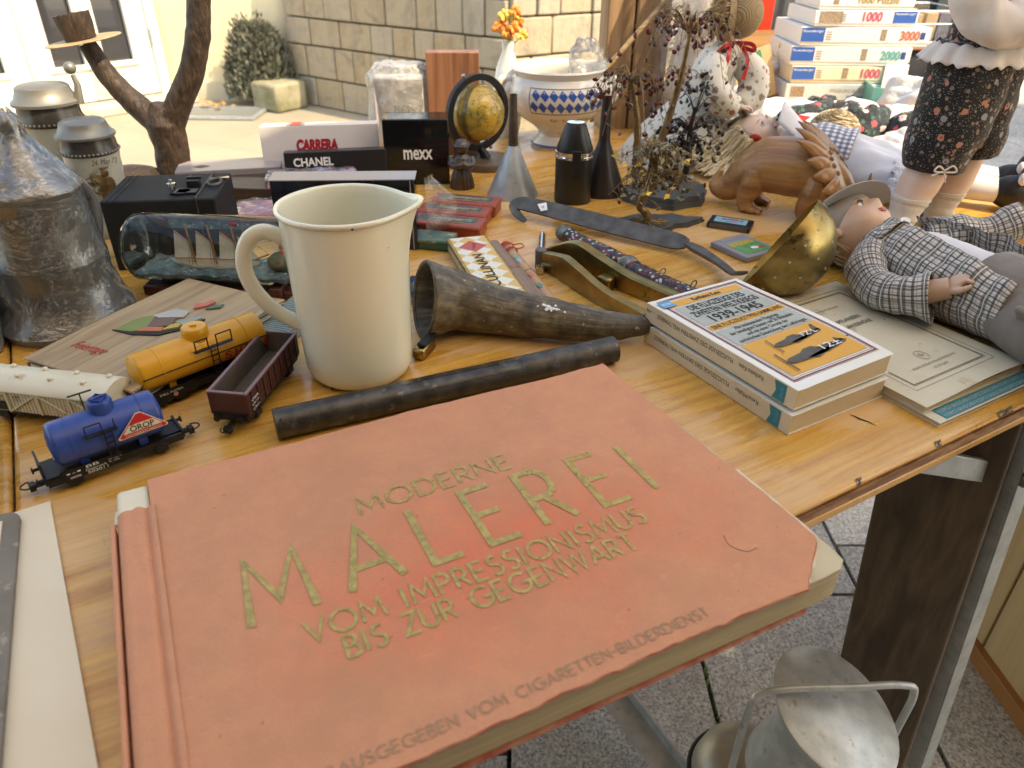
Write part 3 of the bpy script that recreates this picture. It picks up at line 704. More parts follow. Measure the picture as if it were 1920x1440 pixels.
# spine: cloth strip with a hinge groove, torn away at the head so the sewn block shows
def sp(u, v):
    y = -.0285 - v * .2355 + .0022 * nz((u * 6, v * 3, 2)) * (1 if v < .03 else 0); x = -.0145 + u * .0235
    z = AH - .004 + .0045 * min(1, u * 5) ** .6 - .0022 * exp(-((u - .78) / .07) ** 2) + .0004 * nz((x * 200, y * 60, 8))
    if u < .01: z = .003
    return (x, y, z)
MB().grid(22, 40, sp, .0006).build('spine_cloth', SALMON, al, angle=50)
MB().box((-.0165, -.150, .016), (.003, .228, .026)).build('spine_back', SALMON, al, bevel=.001)
MB().box((-.0035, -.015, .0155), (.020, .028, .024)).build('spine_lining', PAPER, al, bevel=.003, bseg=3)
MB().tube([(-.0128, -.0005, .01), (-.0150, -.012, .018), (-.0155, -.028, .020)], .0016, 6).build('headband', PAPER, al)
LZ = AH + .0004
stroke_text('MALEREI', .0475, .3135, -.157, .051, .0048, GOLD, al, LZ, gap=.42, curve=az)
stroke_text('MODERNE', .1255, .2325, -.0965, .0158, .0021, GOLD, al, LZ, gap=.17, curve=az)
stroke_text('VOM IMPRESSIONISMUS', .0725, .2855, -.1810, .0148, .0021, GOLD, al, LZ, gap=.17, curve=az)
stroke_text('BIS ZUR GEGENWART', .0890, .2665, -.1990, .0142, .0021, GOLD, al, LZ, gap=.17, curve=az)
stroke_text('HERAUSGEGEBEN VOM CIGARETTEN-BILDERDIENST', .052, .2725, -.2575, .0060, .0010, FADEDINK, al, LZ, gap=.2, curve=az)
# loose hair lying on the cover
MB().tube(bez([(.318, -.213, .0322), (.3155, -.222, .0326), (.321, -.230, .0324), (.329, -.2305, .0322)], 5), .00022, 5).build('thread', LASH, al)

# ------------------------------------------------------------------ dark steel pipe with a milled slot
IRON = mat('dark_iron', (.105, .095, .083), (.05, .044, .038), .42, .7, scale=70, rvar=.14, bump=.35, bscale=220, dirt=(.17, .16, .145), dscale=95)
p0, p1 = Vector((-.186, .4815, TZ + .0125)), Vector((.094, .607, TZ + .0125)); L = (p1 - p0).length
pp = thing('iron_pipe', 'dark iron pipe with a slot, lying between the pitcher and the album', 'pipe', tuple(p0), atan2(p1.y - p0.y, p1.x - p0.x))
def slot(i, j, p, n):
    t = i / 60
    if .33 < t < .70:
        k = min(1, (t - .33) / .04, (.70 - t) / .03); a = atan2(n.z, n.y); d = abs(a - radians(108))
        if d < .62: p = p - n * (.0048 * k * (1 if d < .5 else .6))
    return p + n * .0002 * nz(p, 260)
m = MB().tube([(L * i / 60, 0, 0) for i in range(61)], .0125, 40, fn=slot, cap=False)
m.tube([(L * i, 0, 0) for i in (0, 1)], .0098, 24, cap=False).build('barrel', IRON, pp, angle=30)
MB().lathe([(.0098, 0), (.0125, 0), (.0125, .0008), (.0098, .0008)], 30, (0, 0, 0), Euler((0, radians(90), 0)).to_matrix()).lathe([(.0098, -.0008), (.0125, -.0008), (.0125, 0), (.0098, 0)], 30, (L, 0, 0), Euler((0, radians(90), 0)).to_matrix()).build('rim', IRON, pp)
MB().box((.004, 0, 0), (.001, .019, .019)).build('plug', BLACKP, pp)

# ------------------------------------------------------------------ cream enamel pitcher
ENAM = mat('cream_enamel', (.82, .78, .62), (.79, .74, .57), .14, scale=5, rvar=.05, coat=.5, bump=.03, bscale=14)
pi_ = thing('enamel_pitcher', 'tall cream enamel pitcher with a handle and pouring lip', 'pitcher', (-.138, .588, TZ))
PH = .152
def spout(p, a, z):
    k = max(0, (z - .105) / (PH - .105)); d = (a + pi) % (2 * pi) - pi; w = exp(-(d / .34) ** 2) * k ** 2
    r = hypot(p.x, p.y)
    if r > 1e-5: q = (r + .0105 * w * (r / .056)) / r; p = Vector((p.x * q, p.y * q, p.z))
    p.z += .0035 * w; return p
SPA = radians(2)
PS = .95
prof = [(0, .001), (.036, .0005), (.0425, .0018), (.0475, .0065), (.0500, .0135)] + [(.0500 + .0046 * (i / 10), .0135 + (PH - .0135) * i / 10) for i in range(1, 11)]
prof += [(.0552, PH - .001), (.0568, PH + .0004), (.0574, PH + .002), (.0568, PH + .0036), (.0553, PH + .0042), (.0538, PH + .0034), (.0531, PH + .0015), (.0528, PH - .004)] + [(.0528 - .0044 * (i / 8), PH - .004 - (PH - .02) * i / 8) for i in range(1, 9)] + [(.045, .012), (.038, .006), (0, .005)]
RZ = Euler((0, 0, SPA)).to_matrix()
prof = [(r_ * PS, z_) for r_, z_ in prof]
MB().lathe(prof, 72, rot=RZ, fn=spout).build('body', ENAM, pi_, angle=70)
h = bez([(-.0500, -.004, .128), (-.066, -.006, .1335), (-.079, -.008, .126), (-.0855, -.009, .108), (-.083, -.009, .088), (-.073, -.008, .070), (-.062, -.006, .058), (-.0475, -.004, .0475)], 8)
MB().tube(h, .0068, 16, sx=.62, up=(0, 1, 0)).build('handle', ENAM, pi_, angle=80)

for a_c, z_c, s_c in ((-1.25, PH + .0015, .0011), (-.72, PH - .02, .0005), (-2.0, .004, .0016), (-1.5, .003, .0012)):
    r_c = (.0600 if z_c > PH else .0568 if z_c > .1 else .0455) * PS; MB().ball((r_c * cos(a_c), r_c * sin(a_c), z_c), (s_c, s_c, s_c * .8), 8, 5).build('chip', BLACKI, pi_)
# ------------------------------------------------------------------ horn
def horn_mat():
    t = NT('raw_cattle_horn'); u = t.sep(t.tc.outputs['UV']); cx = t.n('ShaderNodeCombineXYZ'); t.l(t.math('MULTIPLY', u[0], 26), cx.inputs[0]); t.l(t.math('MULTIPLY', u[1], 14), cx.inputs[1])
    f = t.noise(cx.outputs[0], 1.4, 6, .7); f2 = t.noise(t.mapping(), 55, 5, .65)
    c = ramp(t.t, t.math('ADD', t.math('MULTIPLY', f, .5), t.math('MULTIPLY', f2, .55)), [(.40, (.028, .020, .012)), (.52, (.10, .074, .042)), (.66, (.26, .20, .115))])
    tip = ramp(t.t, u[1], [(.165, gray(0)), (.215, gray(1))]); c = t.mix(t.math('MULTIPLY', tip, .7), c, (.075, .068, .058))
    ln = ramp(t.t, t.noise(t.mapping(), 130, 3, .5), [(.70, gray(0)), (.73, gray(.7))]); c = t.mix(ln, c, (.5, .47, .42))
    t.set(Base_Color=c, Roughness=.5); t.bump(t.math('ADD', f, f2), .55, .0015); return t.m
HORN = horn_mat()
ho = thing('cattle_horn', 'rough brown cattle horn, open end against the pitcher', 'horn', (-.085, .668, TZ))
hp = bez([(0, -.010, .038), (.030, .0, .0315), (.074, -.008, .0250), (.125, -.020, .0225), (.175, -.024, .0180), (.2215, -.021, .0165)], 8)
hr = lerpl([.0378, .0300, .0238, .0200, .0150, .0085], len(hp)); hr[-1] = .0050; hr[-2] = .0076
m = MB().tube(hp, hr, 36, fn=lambda i, j, p, n: p + n * (.0012 * nz(p, 60) + .0005 * nz(p, 220)), cap=False, twist=0)
n0 = len(hp) * 36; m.f.append([(len(hp) - 1) * 36 + j for j in range(36)][::-1])
inn = [hp[0] + (hp[1] - hp[0]) * -.02] + hp[1:14]; m.tube(inn, [r - .0032 for r in hr[:14]], 36, cap=False)
m.build('shell', HORN, ho, angle=60)
b0 = MB(); tt = (hp[1] - hp[0]).normalized(); ex = tt.cross(Vector((0, 0, 1))).normalized(); ey = ex.cross(tt)
pts = [(hp[0] + (ex * cos(a) + ey * sin(a)) * .0360) for a in [2 * pi * k / 40 for k in range(40)]]
b0.tube(pts, .0021, 6, closed=True).build('rim', HORN, ho)
m = MB()
for k in range(16):
    t_ = random.uniform(.57, .63); c = hp[int(t_ * (len(hp) - 1))]; a = radians(random.uniform(48, 66))
    d = Vector((0, -cos(a), sin(a))); rr = hr[int(t_ * (len(hp) - 1))] + .0006
    c2 = c + d * rr + Vector((random.uniform(-.004, .004), 0, 0)); s_ = random.uniform(.0008, .0022)
    m.ball(c2, (s_, s_, .0004), 7, 4, Vector((0, 0, 1)).rotation_difference(d).to_matrix())
m.build('paint_splash', WHITEP, ho)
# dark clip and small brass foot showing between horn and pitcher
hk = thing('folding_corkscrew', 'small brass and dark steel clip poking out behind the pitcher', 'tool', (-.083, .618, TZ), radians(70))
MB().box((.0, 0, .006), (.030, .012, .012)).build('body', BRASS, hk, bevel=.003)
MB().box((.002, -.002, .0145), (.026, .009, .004)).build('blade', BLACKP, hk, bevel=.0015)

# ------------------------------------------------------------------ two paperbacks
ORANGE = mat('orange_print', (.72, .36, .045), (.68, .33, .04), .5); GREYP = mat('grey_green_print', (.42, .44, .39), None, .5)
MAROON = mat('maroon_print', (.26, .025, .045), None, .5); TEAL = mat('teal_print', (.015, .19, .22), None, .5); SKYB = mat('sky_print', (.08, .36, .60), None, .5)
COVW = mat('white_cover', (.80, .77, .70), (.76, .72, .63), .35, scale=12, coat=.2)
SPINEC = mat('cream_spine', (.66, .56, .40), (.60, .48, .32), .5, scale=30)
PLANE = mat('aircraft_print', (.06, .052, .042), (.10, .085, .06), .5, scale=120)
BW, BH, BT = .117, .183, .0185
SX, SY = 1.05, 1.085
def lx(x): return .007 + (x - .0095) * SX
def ly(y): return .0105 + (y - .0195) * SY
def bz(x, y): return .0016 * (x / BW) ** 2 * sin((y / BH) * pi) - .0022 * exp(-((x - .010) / .006) ** 2) * .25 + .0010 * sin(y * 30) * (x / BW)
def paperback(label, loc, rz, author, title, front):
    o = thing('paperback', label, 'book', loc, rz)
    pgb = MB().grid(24, 24, lambda u, v: (.0015 + u * (BW - .004), .001 + v * (BH - .002), BT - .0007 + bz(u * BW, v * BH)), BT - .0015); pgb.build('page_block', PAGES2, o, angle=40)
    MB().grid(28, 28, lambda u, v: (u * BW, v * BH, BT + bz(u * BW, v * BH)), .0006).build('front_cover', COVW, o)
    MB().box((BW / 2, BH / 2, .0003), (BW, BH, .0006)).build('back_cover', COVW, o)
    spn = MB().box((-.0004, BH / 2, BT / 2), (.0010, BH, BT - .0002)).build('spine', SPINEC, o, bevel=.0003)
    def st(s, y, w, size, mm=BLACKI): text(s, size, mm, o, (-.0011, y, BT * .72), width=w, R=SPINE_R)
    MB().poly([(-.0011, .010, .001), (-.0011, .010, BT - .001), (-.0011, .023, BT - .001), (-.0011, .020, BT / 2), (-.0011, .023, .001)]).build('publisher_flag', TEAL, o, smooth=False)
    text('HEYNE', .0042, SKYB, o, (-.0013, .0155, BT - .004), width=.010, R=((0, 0, -1), (0, -1, 0), (-1, 0, 0)))
    st(author, .034, .027, .0062); st(title, .068, .098 if front else .10, .0062); st('..', .171, .004, .006); st('696' if front else '665', .176, .006, .005)
    return o
PAGES2 = mat('paperback_page_edges', (.66, .53, .35), (.54, .41, .25), .9, scale=3, stretch=(5, 5, 900), detail=3, bump=.5, bscale=4, bdist=.0008)
RB = radians(30.3)
pb1 = paperback('lower of two stacked cream paperbacks, spine about first world war aircraft', (.222, .489, TZ + .0004), RB, 'Kens/Müller', 'FLUGZEUGE DES ERSTEN WELTKRIEGS', False)
pb2 = paperback('upper paperback with orange and grey cover showing two aircraft, dated 1939-1945', (.2235, .4925, TZ + BT + .0035), RB + .012, 'Karlheinz Kens', 'FLUGZEUGE DES ZWEITEN WELTKRIEGS', True)
lay = [0]
def patch(o, x0, x1, y0, y1, m, name='panel', n=10):
    lay[0] += 1; z = BT + .00016 + lay[0] * .00002; x0, x1, y0, y1 = lx(x0), lx(x1), ly(y0), ly(y1)
    MB().grid(n, n, lambda u, v: (x0 + u * (x1 - x0), y0 + v * (y1 - y0), z + bz(x0 + u * (x1 - x0), y0 + v * (y1 - y0)))).build(name, m, o)
def frame(o, x0, x1, y0, y1, w, m):
    for a in ((x0, x1, y0, y0 + w), (x0, x1, y1 - w, y1), (x0, x0 + w, y0, y1), (x1 - w, x1, y0, y1)): patch(o, *a, m, 'frame_line', 8)
frame(pb2, .0095, .1085, .0195, .1745, .0004, BLACKI); frame(pb2, .0105, .1075, .0205, .1735, .0016, MAROON); frame(pb2, .0133, .1047, .0233, .1707, .0004, BLACKI)
X0, X1 = .0155, .1025
patch(pb2, X0, X1, .1585, .1685, ORANGE); patch(pb2, X0, X1, .1185, .157, GREYP); patch(pb2, X0, X1, .1085, .117, ORANGE); patch(pb2, X0, X1, .0795, .107, GREYP); patch(pb2, X0, X1, .0255, .0785, ORANGE)
def ct(s, y, w, size, off=0.0, m=BLACKI, cx=.059, sp_=1.0): text(s, size * SY, m, pb2, (lx(cx) - w * SX / 2, ly(y), BT + .0007), width=w * SX, offset=off + (.00025 if size > .01 else .00006), fn=bz, sp=sp_)
ct('Karlheinz Kens', .1607, .034, .0075, .0001); ct('DIE FLUGZEUGE DES', .1458, .066, .0125); ct('ZWEITEN WELTKRIEGS', .1345, .078, .0125); ct('1939-1945', .1205, .060, .0165, .0002)
ct('EINE FLUGZEUGTYPEN-SAMMLUNG', .1102, .082, .0078)
for i, (s_, w_) in enumerate((('Alle bedeutenden Flugzeuge', .052), ('der beteiligten Staaten auf 50 Bildtafeln', .074), ('und mit einer Chronik der', .048), ('technischen Entwicklung des Luftkrieges', .078))): ct(s_, .1010 - i * .0064, w_, .0068)
def plane(dx, dy, k, seq):
    body = [(-.030, -.001), (-.026, .002), (-.012, .0035), (-.006, .0065), (.002, .0068), (.006, .0035), (.024, .0035), (.030, .013), (.035, .0135), (.0355, .002), (.031, -.001), (.010, -.0045), (-.012, -.0055), (-.026, -.0045)]
    lay[0] += 1; z = BT + .0009 + lay[0] * .00002; g = lambda p: (dx + p[0] * k, dy + p[1] * k, z + bz(dx, dy))
    MB().poly([g(p) for p in body]).poly([g(p) for p in ((-.012, -.0035), (.022, .0015), (.026, .0005), (-.004, -.007))]).poly([g(p) for p in ((.024, .0035), (.041, .0052), (.041, .0042), (.03, .0015))]).build('aircraft', PLANE, pb2, smooth=False)
    MB().poly([g(p) for p in ((-.0315, -.013), (-.0300, -.013), (-.0288, .011), (-.0300, .0112))]).build('propeller', PLANE, pb2, smooth=False)
    text(seq, .0095 * k, WHITEP, pb2, (dx + .006 * k, dy - .0025 * k, BT + .0024), width=.019 * k, fn=bz)
plane(lx(.064), ly(.064), .95, 'FZ·L'); plane(lx(.060), ly(.042), 1.2, '12±')
lay[0] += 1
MB().poly([(.004, .163, BT + .0009), (.020, .163, BT + .0009), (.0175, .169, BT + .0009), (.020, .175, BT + .0009), (.004, .175, BT + .0009)]).build('publisher_flag', SKYB, pb2, smooth=False)
text('HEYNE', .0058, WHITEP, pb2, (.0050, .1668, BT + .0011), width=.0115)

# ------------------------------------------------------------------ thin booklets
BKP = mat('aged_cover_card', (.62, .56, .42), (.56, .49, .35), .8, scale=14, dirt=(.42, .34, .22), dscale=24, bump=.2, bscale=300)
INKB = mat('brown_black_ink', (.10, .085, .07), (.22, .19, .15), .8, scale=600)
def booklet(label, loc, rz, h):
    o = thing('booklet', label, 'booklet', loc, rz)
    MB().grid(12, 12, lambda u, v: (.0012 + u * .1450, .0012 + v * .2065, h * .8), h * .75).build('pages', PAGES2, o)
    MB().grid(20, 24, lambda u, v: (u * .148, v * .209, h + (.0026 if h > .005 else 0) * exp(-((u - .62) / .3) ** 2 - (v / .06) ** 2)), .0004).build('front_cover', BKP, o)
    MB().box((.074, .1045, .0002), (.148, .209, .0004)).build('back_cover', BKP, o)
    return o
b1 = booklet('beige booklet underneath with a teal printed strip along its lower edge', (.3490, .5010, TZ + .0003), radians(30.2), .0042)
MB().box((.077, .0085, .0047), (.132, .014, .0002)).build('teal_strip', TEAL, b1)
for i in range(2):
    text('KOSMOS BÄNDCHEN KOSMOS BÄNDCHEN KOSMOS BÄNDCHEN', .0055, GREYP, b1, (.013, .003 + i * .0062, .00495), width=.127)
b2 = booklet('beige booklet titled Ölpflanzen Pflanzenöle with a thin double border', (.3425, .5150, TZ + .0050), radians(31.2), .0058)
ZB = .0062
for (a, w) in ((.016, .0004), (.0215, .0004), (.0228, .0008)):
    for x0, x1, y0, y1 in ((a, .148 - a, a + .004, a + .004 + w), (a, .148 - a, .209 - a - w, .209 - a), (a, a + w, a + .004, .209 - a), (.148 - a - w, .148 - a, a + .004, .209 - a)):
        MB().box(((x0 + x1) / 2, (y0 + y1) / 2, ZB + .0001 + .00005 * (x1 - x0 > .01)), (x1 - x0, y1 - y0, .00006)).build('border_line', INKB, b2)
def bt_(s, y, w, size, off=0): text(s, size, INKB, b2, (.076 - w / 2, y, ZB + .0004), width=w, offset=off)
bt_('WILHELM FISCHER', .1630, .038, .0042); bt_('ÖLPFLANZEN', .1370, .040, .0074, .00016); bt_('PFLANZENÖLE', .1250, .045, .0074, .00016)
bt_("FRANCKH'SCHE VERLAGSHANDLUNG", .0420, .062, .0040); bt_('STUTTGART', .0350, .021, .0040)
MB().tube([(.076 + .006 * cos(a), .056 + .0075 * sin(a), ZB + .0004) for a in [k * 2 * pi / 24 for k in range(24)]], .0002, 4, closed=True).build('oval_mark', INKB, b2); text('fv', .008, INKB, b2, (.0735, .054, ZB + .0005), width=.0055)
for x_, y_ in ((.076, .153), (.043, .124), (.110, .120)): MB().lathe([(.0007, 0), (.0007, .0001)], 8, (x_, y_, ZB + .0003)).build('speck', INKB, b2)

# ------------------------------------------------------------------ photo album leaf and loose sheets, front left
WSHEET = mat('ivory_sheet', (.80, .69, .51), (.76, .64, .46), .85, scale=7)
GCARD = mat('grey_album_card', (.24, .21, .165), (.17, .145, .11), .85, scale=20, dirt=(.38, .32, .24), dscale=90)
PHOTO = mat('old_photograph', (.11, .10, .085), (.26, .235, .19), .35, scale=90)
ph = thing('ivory_sheet', 'ivory paper sheet beside the spine of the salmon album', 'paper', (-.323, .400, TZ + .0006), radians(-57))
MB().grid(20, 10, lambda u, v: (u * .30, -v * .16, .002 + .001 * sin(u * 5) * v), .0018).build('sheet', WSHEET, ph, angle=60)
pa = thing('photo_album', 'open grey photo album leaf with mounted photograph in the near left corner', 'photo album', (-.3345, .3865, TZ + .0034), radians(27))
def rr(x0, x1, y0, y1, r): return [(x1 - r + r * cos(a), y1 - r + r * sin(a)) for a in [k * pi / 12 for k in range(7)]] + [(x0, y1), (x0, y0), (x1, y0)]
MB().prism(rr(-.18, 0, -.24, 0, .010), 0, .004).build('page', GCARD, pa, bevel=.0006)
MB().box((-.052, -.062, .0043), (.084, .105, .0006)).build('photo_mount', WSHEET, pa)
MB().box((-.057, -.066, .0048), (.070, .088, .0006)).build('photograph', PHOTO, pa)
MB().grid(8, 8, lambda u, v: (-.105 + u * .082, -.205 + v * .11 + u * .02, .0052 + .012 * u * v * v), .0004).build('loose_leaf', WSHEET, pa)
sb = thing('storage_tin', 'grey metal box cut off by the left edge beside the wrapped stein', 'box', (-.495, .615, TZ), radians(22))
MB().box((-.03, .03, .032), (.085, .075, .064)).build('body', ZINC, sb, bevel=.003)
MB().box((-.03, .03, .066), (.087, .077, .006)).build('lid', ZINC, sb, bevel=.002)
rb = thing('fluted_box', 'grey fluted edge of a carved box cut off by the left edge', 'box', (-.395, .425, TZ), radians(-68))
MB().box((0, -.015, .018), (.10, .045, .036)).build('body', GCARD, rb, bevel=.004)
fl = MB().tube([(-.047, .009, 0), (.047, .009, 0)], .0022, 8).build('flute', GCARD, rb, loc=(0, 0, .004))
for i in range(1, 8): piece(fl, rb, (0, 0, .004 + i * .0043))

# ------------------------------------------------------------------ album with wooden veneer boards
VEN = wood('pale_veneer', (.47, .345, .20), (.41, .29, .16), (.30, .20, .11), 1, 1.5, .6, rings=14)
wa = thing('wood_veneer_album', 'veneer-covered album with small painted emblem and red script', 'photo album', (-.4195, .5545, TZ), radians(-24.5))
AW, AL_, AT = .127, .188, .029
for k in range(11):
    z0 = .0035 + k * .0021; j = random.uniform(-.0018, .0012)
    MB().grid(6, 6, lambda u, v: (.002 + u * (AW - .005 + j), .0025 + v * (AL_ - .005 + j), z0 + .0014 + .0012 * sin(u * 3) * v), .0012).build('page', PAPER if k % 3 else GCARD, wa)
MB().grid(14, 14, lambda u, v: (u * AW, v * AL_, AT + .0008 * sin(v * 4) + (.0015 * max(0, u - .85) * 6 if v > .8 else 0)), .0022).build('front_board', VEN, wa, bevel=.0008)
MB().box((AW / 2, AL_ / 2, .0015), (AW, AL_, .003)).build('back_board', VEN, wa, bevel=.0006)
MB().box((-.0005, AL_ / 2, .0125), (.002, AL_ - .004, .020)).build('spine_cloth', REDEDGE, wa)
text('Feiertage', .0165, REDI, wa, (.020, .030, AT + .0012), width=.038, shear=.5, rz=radians(2))
EM = [((.20, .25, .06), [(0, .004), (.012, .016), (.030, .022), (.030, .004), (.016, .001)]), ((.45, .43, .38), [(.026, .020), (.045, .028), (.060, .024), (.058, .017), (.034, .017)]), ((.16, .09, .06), [(.030, .005), (.030, .016), (.052, .016), (.052, .007)]),
      ((.55, .15, .06), [(.022, .001), (.030, .005), (.046, .005), (.046, .0)]), ((.52, .38, .07), [(.046, .001), (.052, .007), (.064, .012), (.060, .004)]), ((.30, .34, .28), [(.054, .010), (.076, .017), (.078, .014), (.064, .006)])]
em = bpy.data.objects.new('emblem', None); COL.objects.link(em); em.parent = wa; em.location = (.034, .062, AT + .0010); em.rotation_euler = (0, 0, radians(28)); em.scale = (.95, 1.7, 1)
MB().prism([(-.002, .004), (.02, -.002), (.045, -.0035), (.07, .004), (.08, .013), (.08, .015), (.068, .0065), (.045, .000), (.02, .001)], 0, .0012).build('scroll', BLACKI, em)
for i, (c, pl_) in enumerate(EM): MB().prism(pl_, .0002 * i, .0012 + .0003 * i).build('inlay', mat('emblem_paint_%d' % i, c, None, .5), em)
MB().prism([(.062, .028), (.074, .031), (.080, .036), (.076, .039), (.070, .035), (.060, .034)], 0, .0016).build('rider', mat('emblem_red', (.52, .16, .11), None, .5), em)
MB().prism([(.074, .027), (.088, .029), (.09, .033), (.08, .0315)], 0, .0012).build('rider', mat('emblem_green', (.10, .16, .10), None, .5), em)
# ------------------------------------------------------------------ model railway wagons
def strip(mb, path, w, h, up=(0, 0, 1)):
    """rectangular bar swept along a path; w across, h along up"""
    P = [Vector(p) for p in path]; n = len(P); b = len(mb.v); U = Vector(up)
    ws = w if isinstance(w, list) else [w] * n; hs_ = h if isinstance(h, list) else [h] * n
    for i in range(n):
        t = (P[min(i + 1, n - 1)] - P[max(i - 1, 0)]).normalized(); x = t.cross(U).normalized(); y = x.cross(t)
        for a, c in ((-1, -1), (1, -1), (1, 1), (-1, 1)): mb.v.append(P[i] + x * (a * ws[i] / 2) + y * (c * hs_[i] / 2))
    for i in range(n - 1):
        for j in range(4): mb.f.append([b + i * 4 + j, b + i * 4 + (j + 1) % 4, b + (i + 1) * 4 + (j + 1) % 4, b + (i + 1) * 4 + j][::-1])
    mb.f.append([b, b + 1, b + 2, b + 3]); mb.f.append([b + (n - 1) * 4 + j for j in (3, 2, 1, 0)]); return mb
XR = Euler((0, radians(90), 0)).to_matrix(); YR = Euler((radians(90), 0, 0)).to_matrix()
def chassis(o, L, w, axles, z=.0125):
    MB().box((0, 0, z), (L, w * .62, .004)).box((0, w * .42, z - .0015), (L, .0022, .006)).box((0, -w * .42, z - .0015), (L, .0022, .006)).build('frame', BLACKP, o)
    for ax in axles:
        for s in (-1, 1):
            MB().lathe([(0, -.0012), (.0058, -.0012), (.0058, .0004), (.0050, .0012), (.0016, .0016), (0, .0016)], 20, (ax, s * w * .30, .0059), YR).build('wheel', BLACKP, o)
        MB().box((ax, -w * .44, .0075), (.010, .003, .007)).box((ax, w * .44, .0075), (.010, .003, .007)).build('axle_box', BLACKP, o, bevel=.0006)
    for s in (-1, 1):
        MB().box((s * (L / 2 + .0006), 0, z + .001), (.0016, w * .95, .006)).build('headstock', BLACKP, o)
        for y in (-1, 1):
            MB().lathe([(.0012, 0), (.0012, .0045), (.0026, .0048), (.0026, .0058), (0, .006)], 12, (s * (L / 2), y * w * .32, z + .001), Euler((0, s * radians(90), 0)).to_matrix()).build('buffer', BLACKP, o)
        c = MB().box((s * (L / 2 + .004), 0, .007), (.010, .004, .003)).box((s * (L / 2 + .009), 0, .0065), (.004, .006, .005))
        c.tube([(s * (L / 2 + .010 + .006 * sin(a)), .0045 * cos(a), .0085) for a in [k * pi / 8 for k in range(9)]], .0006, 6); c.build('coupling', BLACKP, o)
def tankwagon(name, label, loc, rz, L, R, TL, zc, m, dome, domeL, domeR):
    o = thing(name, label, 'model wagon', loc, rz, 'model railway wagons')
    chassis(o, L, .027, (-L * .32, L * .32) if L < .105 else (-L * .38, -L * .24, L * .24, L * .38))
    e = R * .28; prof = [(0, -TL / 2 - e * .55), (R * .5, -TL / 2 - e * .4), (R * .84, -TL / 2 - e * .1), (R * .97, -TL / 2 + e * .2), (R, -TL / 2 + e * .6)]
    prof = prof + [(r_, -z_) for r_, z_ in prof[::-1]]
    tk = MB().lathe(prof, 40, (0, 0, zc), XR).build('tank', m, o, angle=50)
    for x in (-TL * .34, TL * .34): MB().lathe([(R, -.0006), (R + .0005, -.0006), (R + .0005, .0006), (R, .0006)], 40, (x, 0, zc), XR).build('band', m, o)
    MB().lathe([(domeR * 1.04, -.004), (domeR, R * .25), (domeR, R * .25 + .003), (domeR * .9, R * .25 + .005), (0, R * .25 + .0058)], 28, (dome, 0, zc + R - .002)).build('dome', m, o, angle=40)
    for x in (-TL * .28, TL * .28):
        for s in (-1, 1): MB().box((x, s * R * .42, zc - R * .98), (.006, .004, R * .45)).build('saddle', m, o)
    return o
BLUEP = mat('blue_plastic', (.025, .065, .28), (.02, .05, .22), .36, scale=20, rvar=.08)
YELP = mat('yellow_plastic', (.70, .33, .018), (.64, .29, .015), .34, scale=20, rvar=.06)
BROWNP = mat('oxide_plastic', (.085, .028, .024), (.065, .02, .018), .5, scale=40); GREYIN = mat('grey_brown_plastic', (.12, .095, .075), (.09, .075, .06), .55, scale=40); MAUVE = mat('mauve_rim_plastic', (.23, .13, .14), None, .55)
OFFW = mat('ivory_plastic', (.70, .63, .46), (.64, .56, .40), .45, scale=15, dirt=(.45, .36, .24), dscale=40)
bw = tankwagon('tank_wagon', 'blue model tank wagon with red and white triangular sign', (-.297, .4465, TZ), radians(40), .094, .0165, .072, .0335, BLUEP, .001, .006, .0085)
R_, zc_ = .0165, .0335; a_ = radians(12)
def onside(x, a, up=0): return (x, -(R_ + .0007) * cos(a), zc_ + (R_ + .0007) * sin(a))
sg = bpy.data.objects.new('sign', None); COL.objects.link(sg); sg.parent = bw; sg.location = (.0205, -(R_ + .0012) * cos(a_), zc_ + (R_ + .0012) * sin(a_)); sg.rotation_euler = (radians(90) - a_, 0, 0)
def tri(k, z0, z1, m, dy=0): MB().prism([(-.0175 * k, -.0062 * k + dy), (-.0168 * k, -.0075 * k + dy), (.0168 * k, -.0075 * k + dy), (.0175 * k, -.0062 * k + dy), (.0018 * k, .0088 * k + dy), (-.0018 * k, .0088 * k + dy)], z0, z1).build('triangle', m, sg)
RED_E = mat('red_enamel', (.55, .02, .025), None, .35); tri(1.0, 0, .0005, OFFW); tri(.93, .0005, .0008, RED_E)
MB().prism([(-.0135, -.0042), (.0135, -.0042), (.0085, .0012), (-.0085, .0012)], .0008, .0010).build('field', OFFW, sg)
text('ÖROP', .0060, BLACKI, sg, (-.0085, -.0037, .0012), width=.017, offset=.0001); text('ÖSTERREICHISCH', .0026, OFFW, sg, (-.0125, -.0069, .0011), width=.025)
MB().tube([(.001 + .0055 * cos(a), .0055 * sin(a), zc_ + R_ + .0085) for a in [k * pi / 2 for k in range(4)]], .0009, 6, closed=True).bar((-.005, 0, zc_ + R_ + .0085), (.007, 0, zc_ + R_ + .0095), .0015, .0012).build('dome_clamp', BLUEP, bw)
wk = MB().box((-.006, -R_ * .98, zc_ + R_ * .42), (.022, .006, .0009)); 
for x in (-.0155, -.005, .0035): wk.bar((x, -R_ * 1.12, zc_ + R_ * .42), (x, -R_ * 1.12, zc_ + R_ * .42 + .009), .0008, .0008)
wk.bar((-.0155, -R_ * 1.12, zc_ + R_ * .42 + .009), (-.005, -R_ * 1.12, zc_ + R_ * .42 + .009), .0008, .0008).build('walkway', BLACKP, bw)
ld = MB().bar((-.0045, -R_ * 1.1, .012), (-.0045, -R_ * 1.1, zc_ + .006), .0008, .0008).bar((.0005, -R_ * 1.1, .012), (.0005, -R_ * 1.1, zc_ + .006), .0008, .0008)
for i in range(6): ld.bar((-.0045, -R_ * 1.1, .014 + i * .0043), (.0005, -R_ * 1.1, .014 + i * .0043), .0006, .0006)
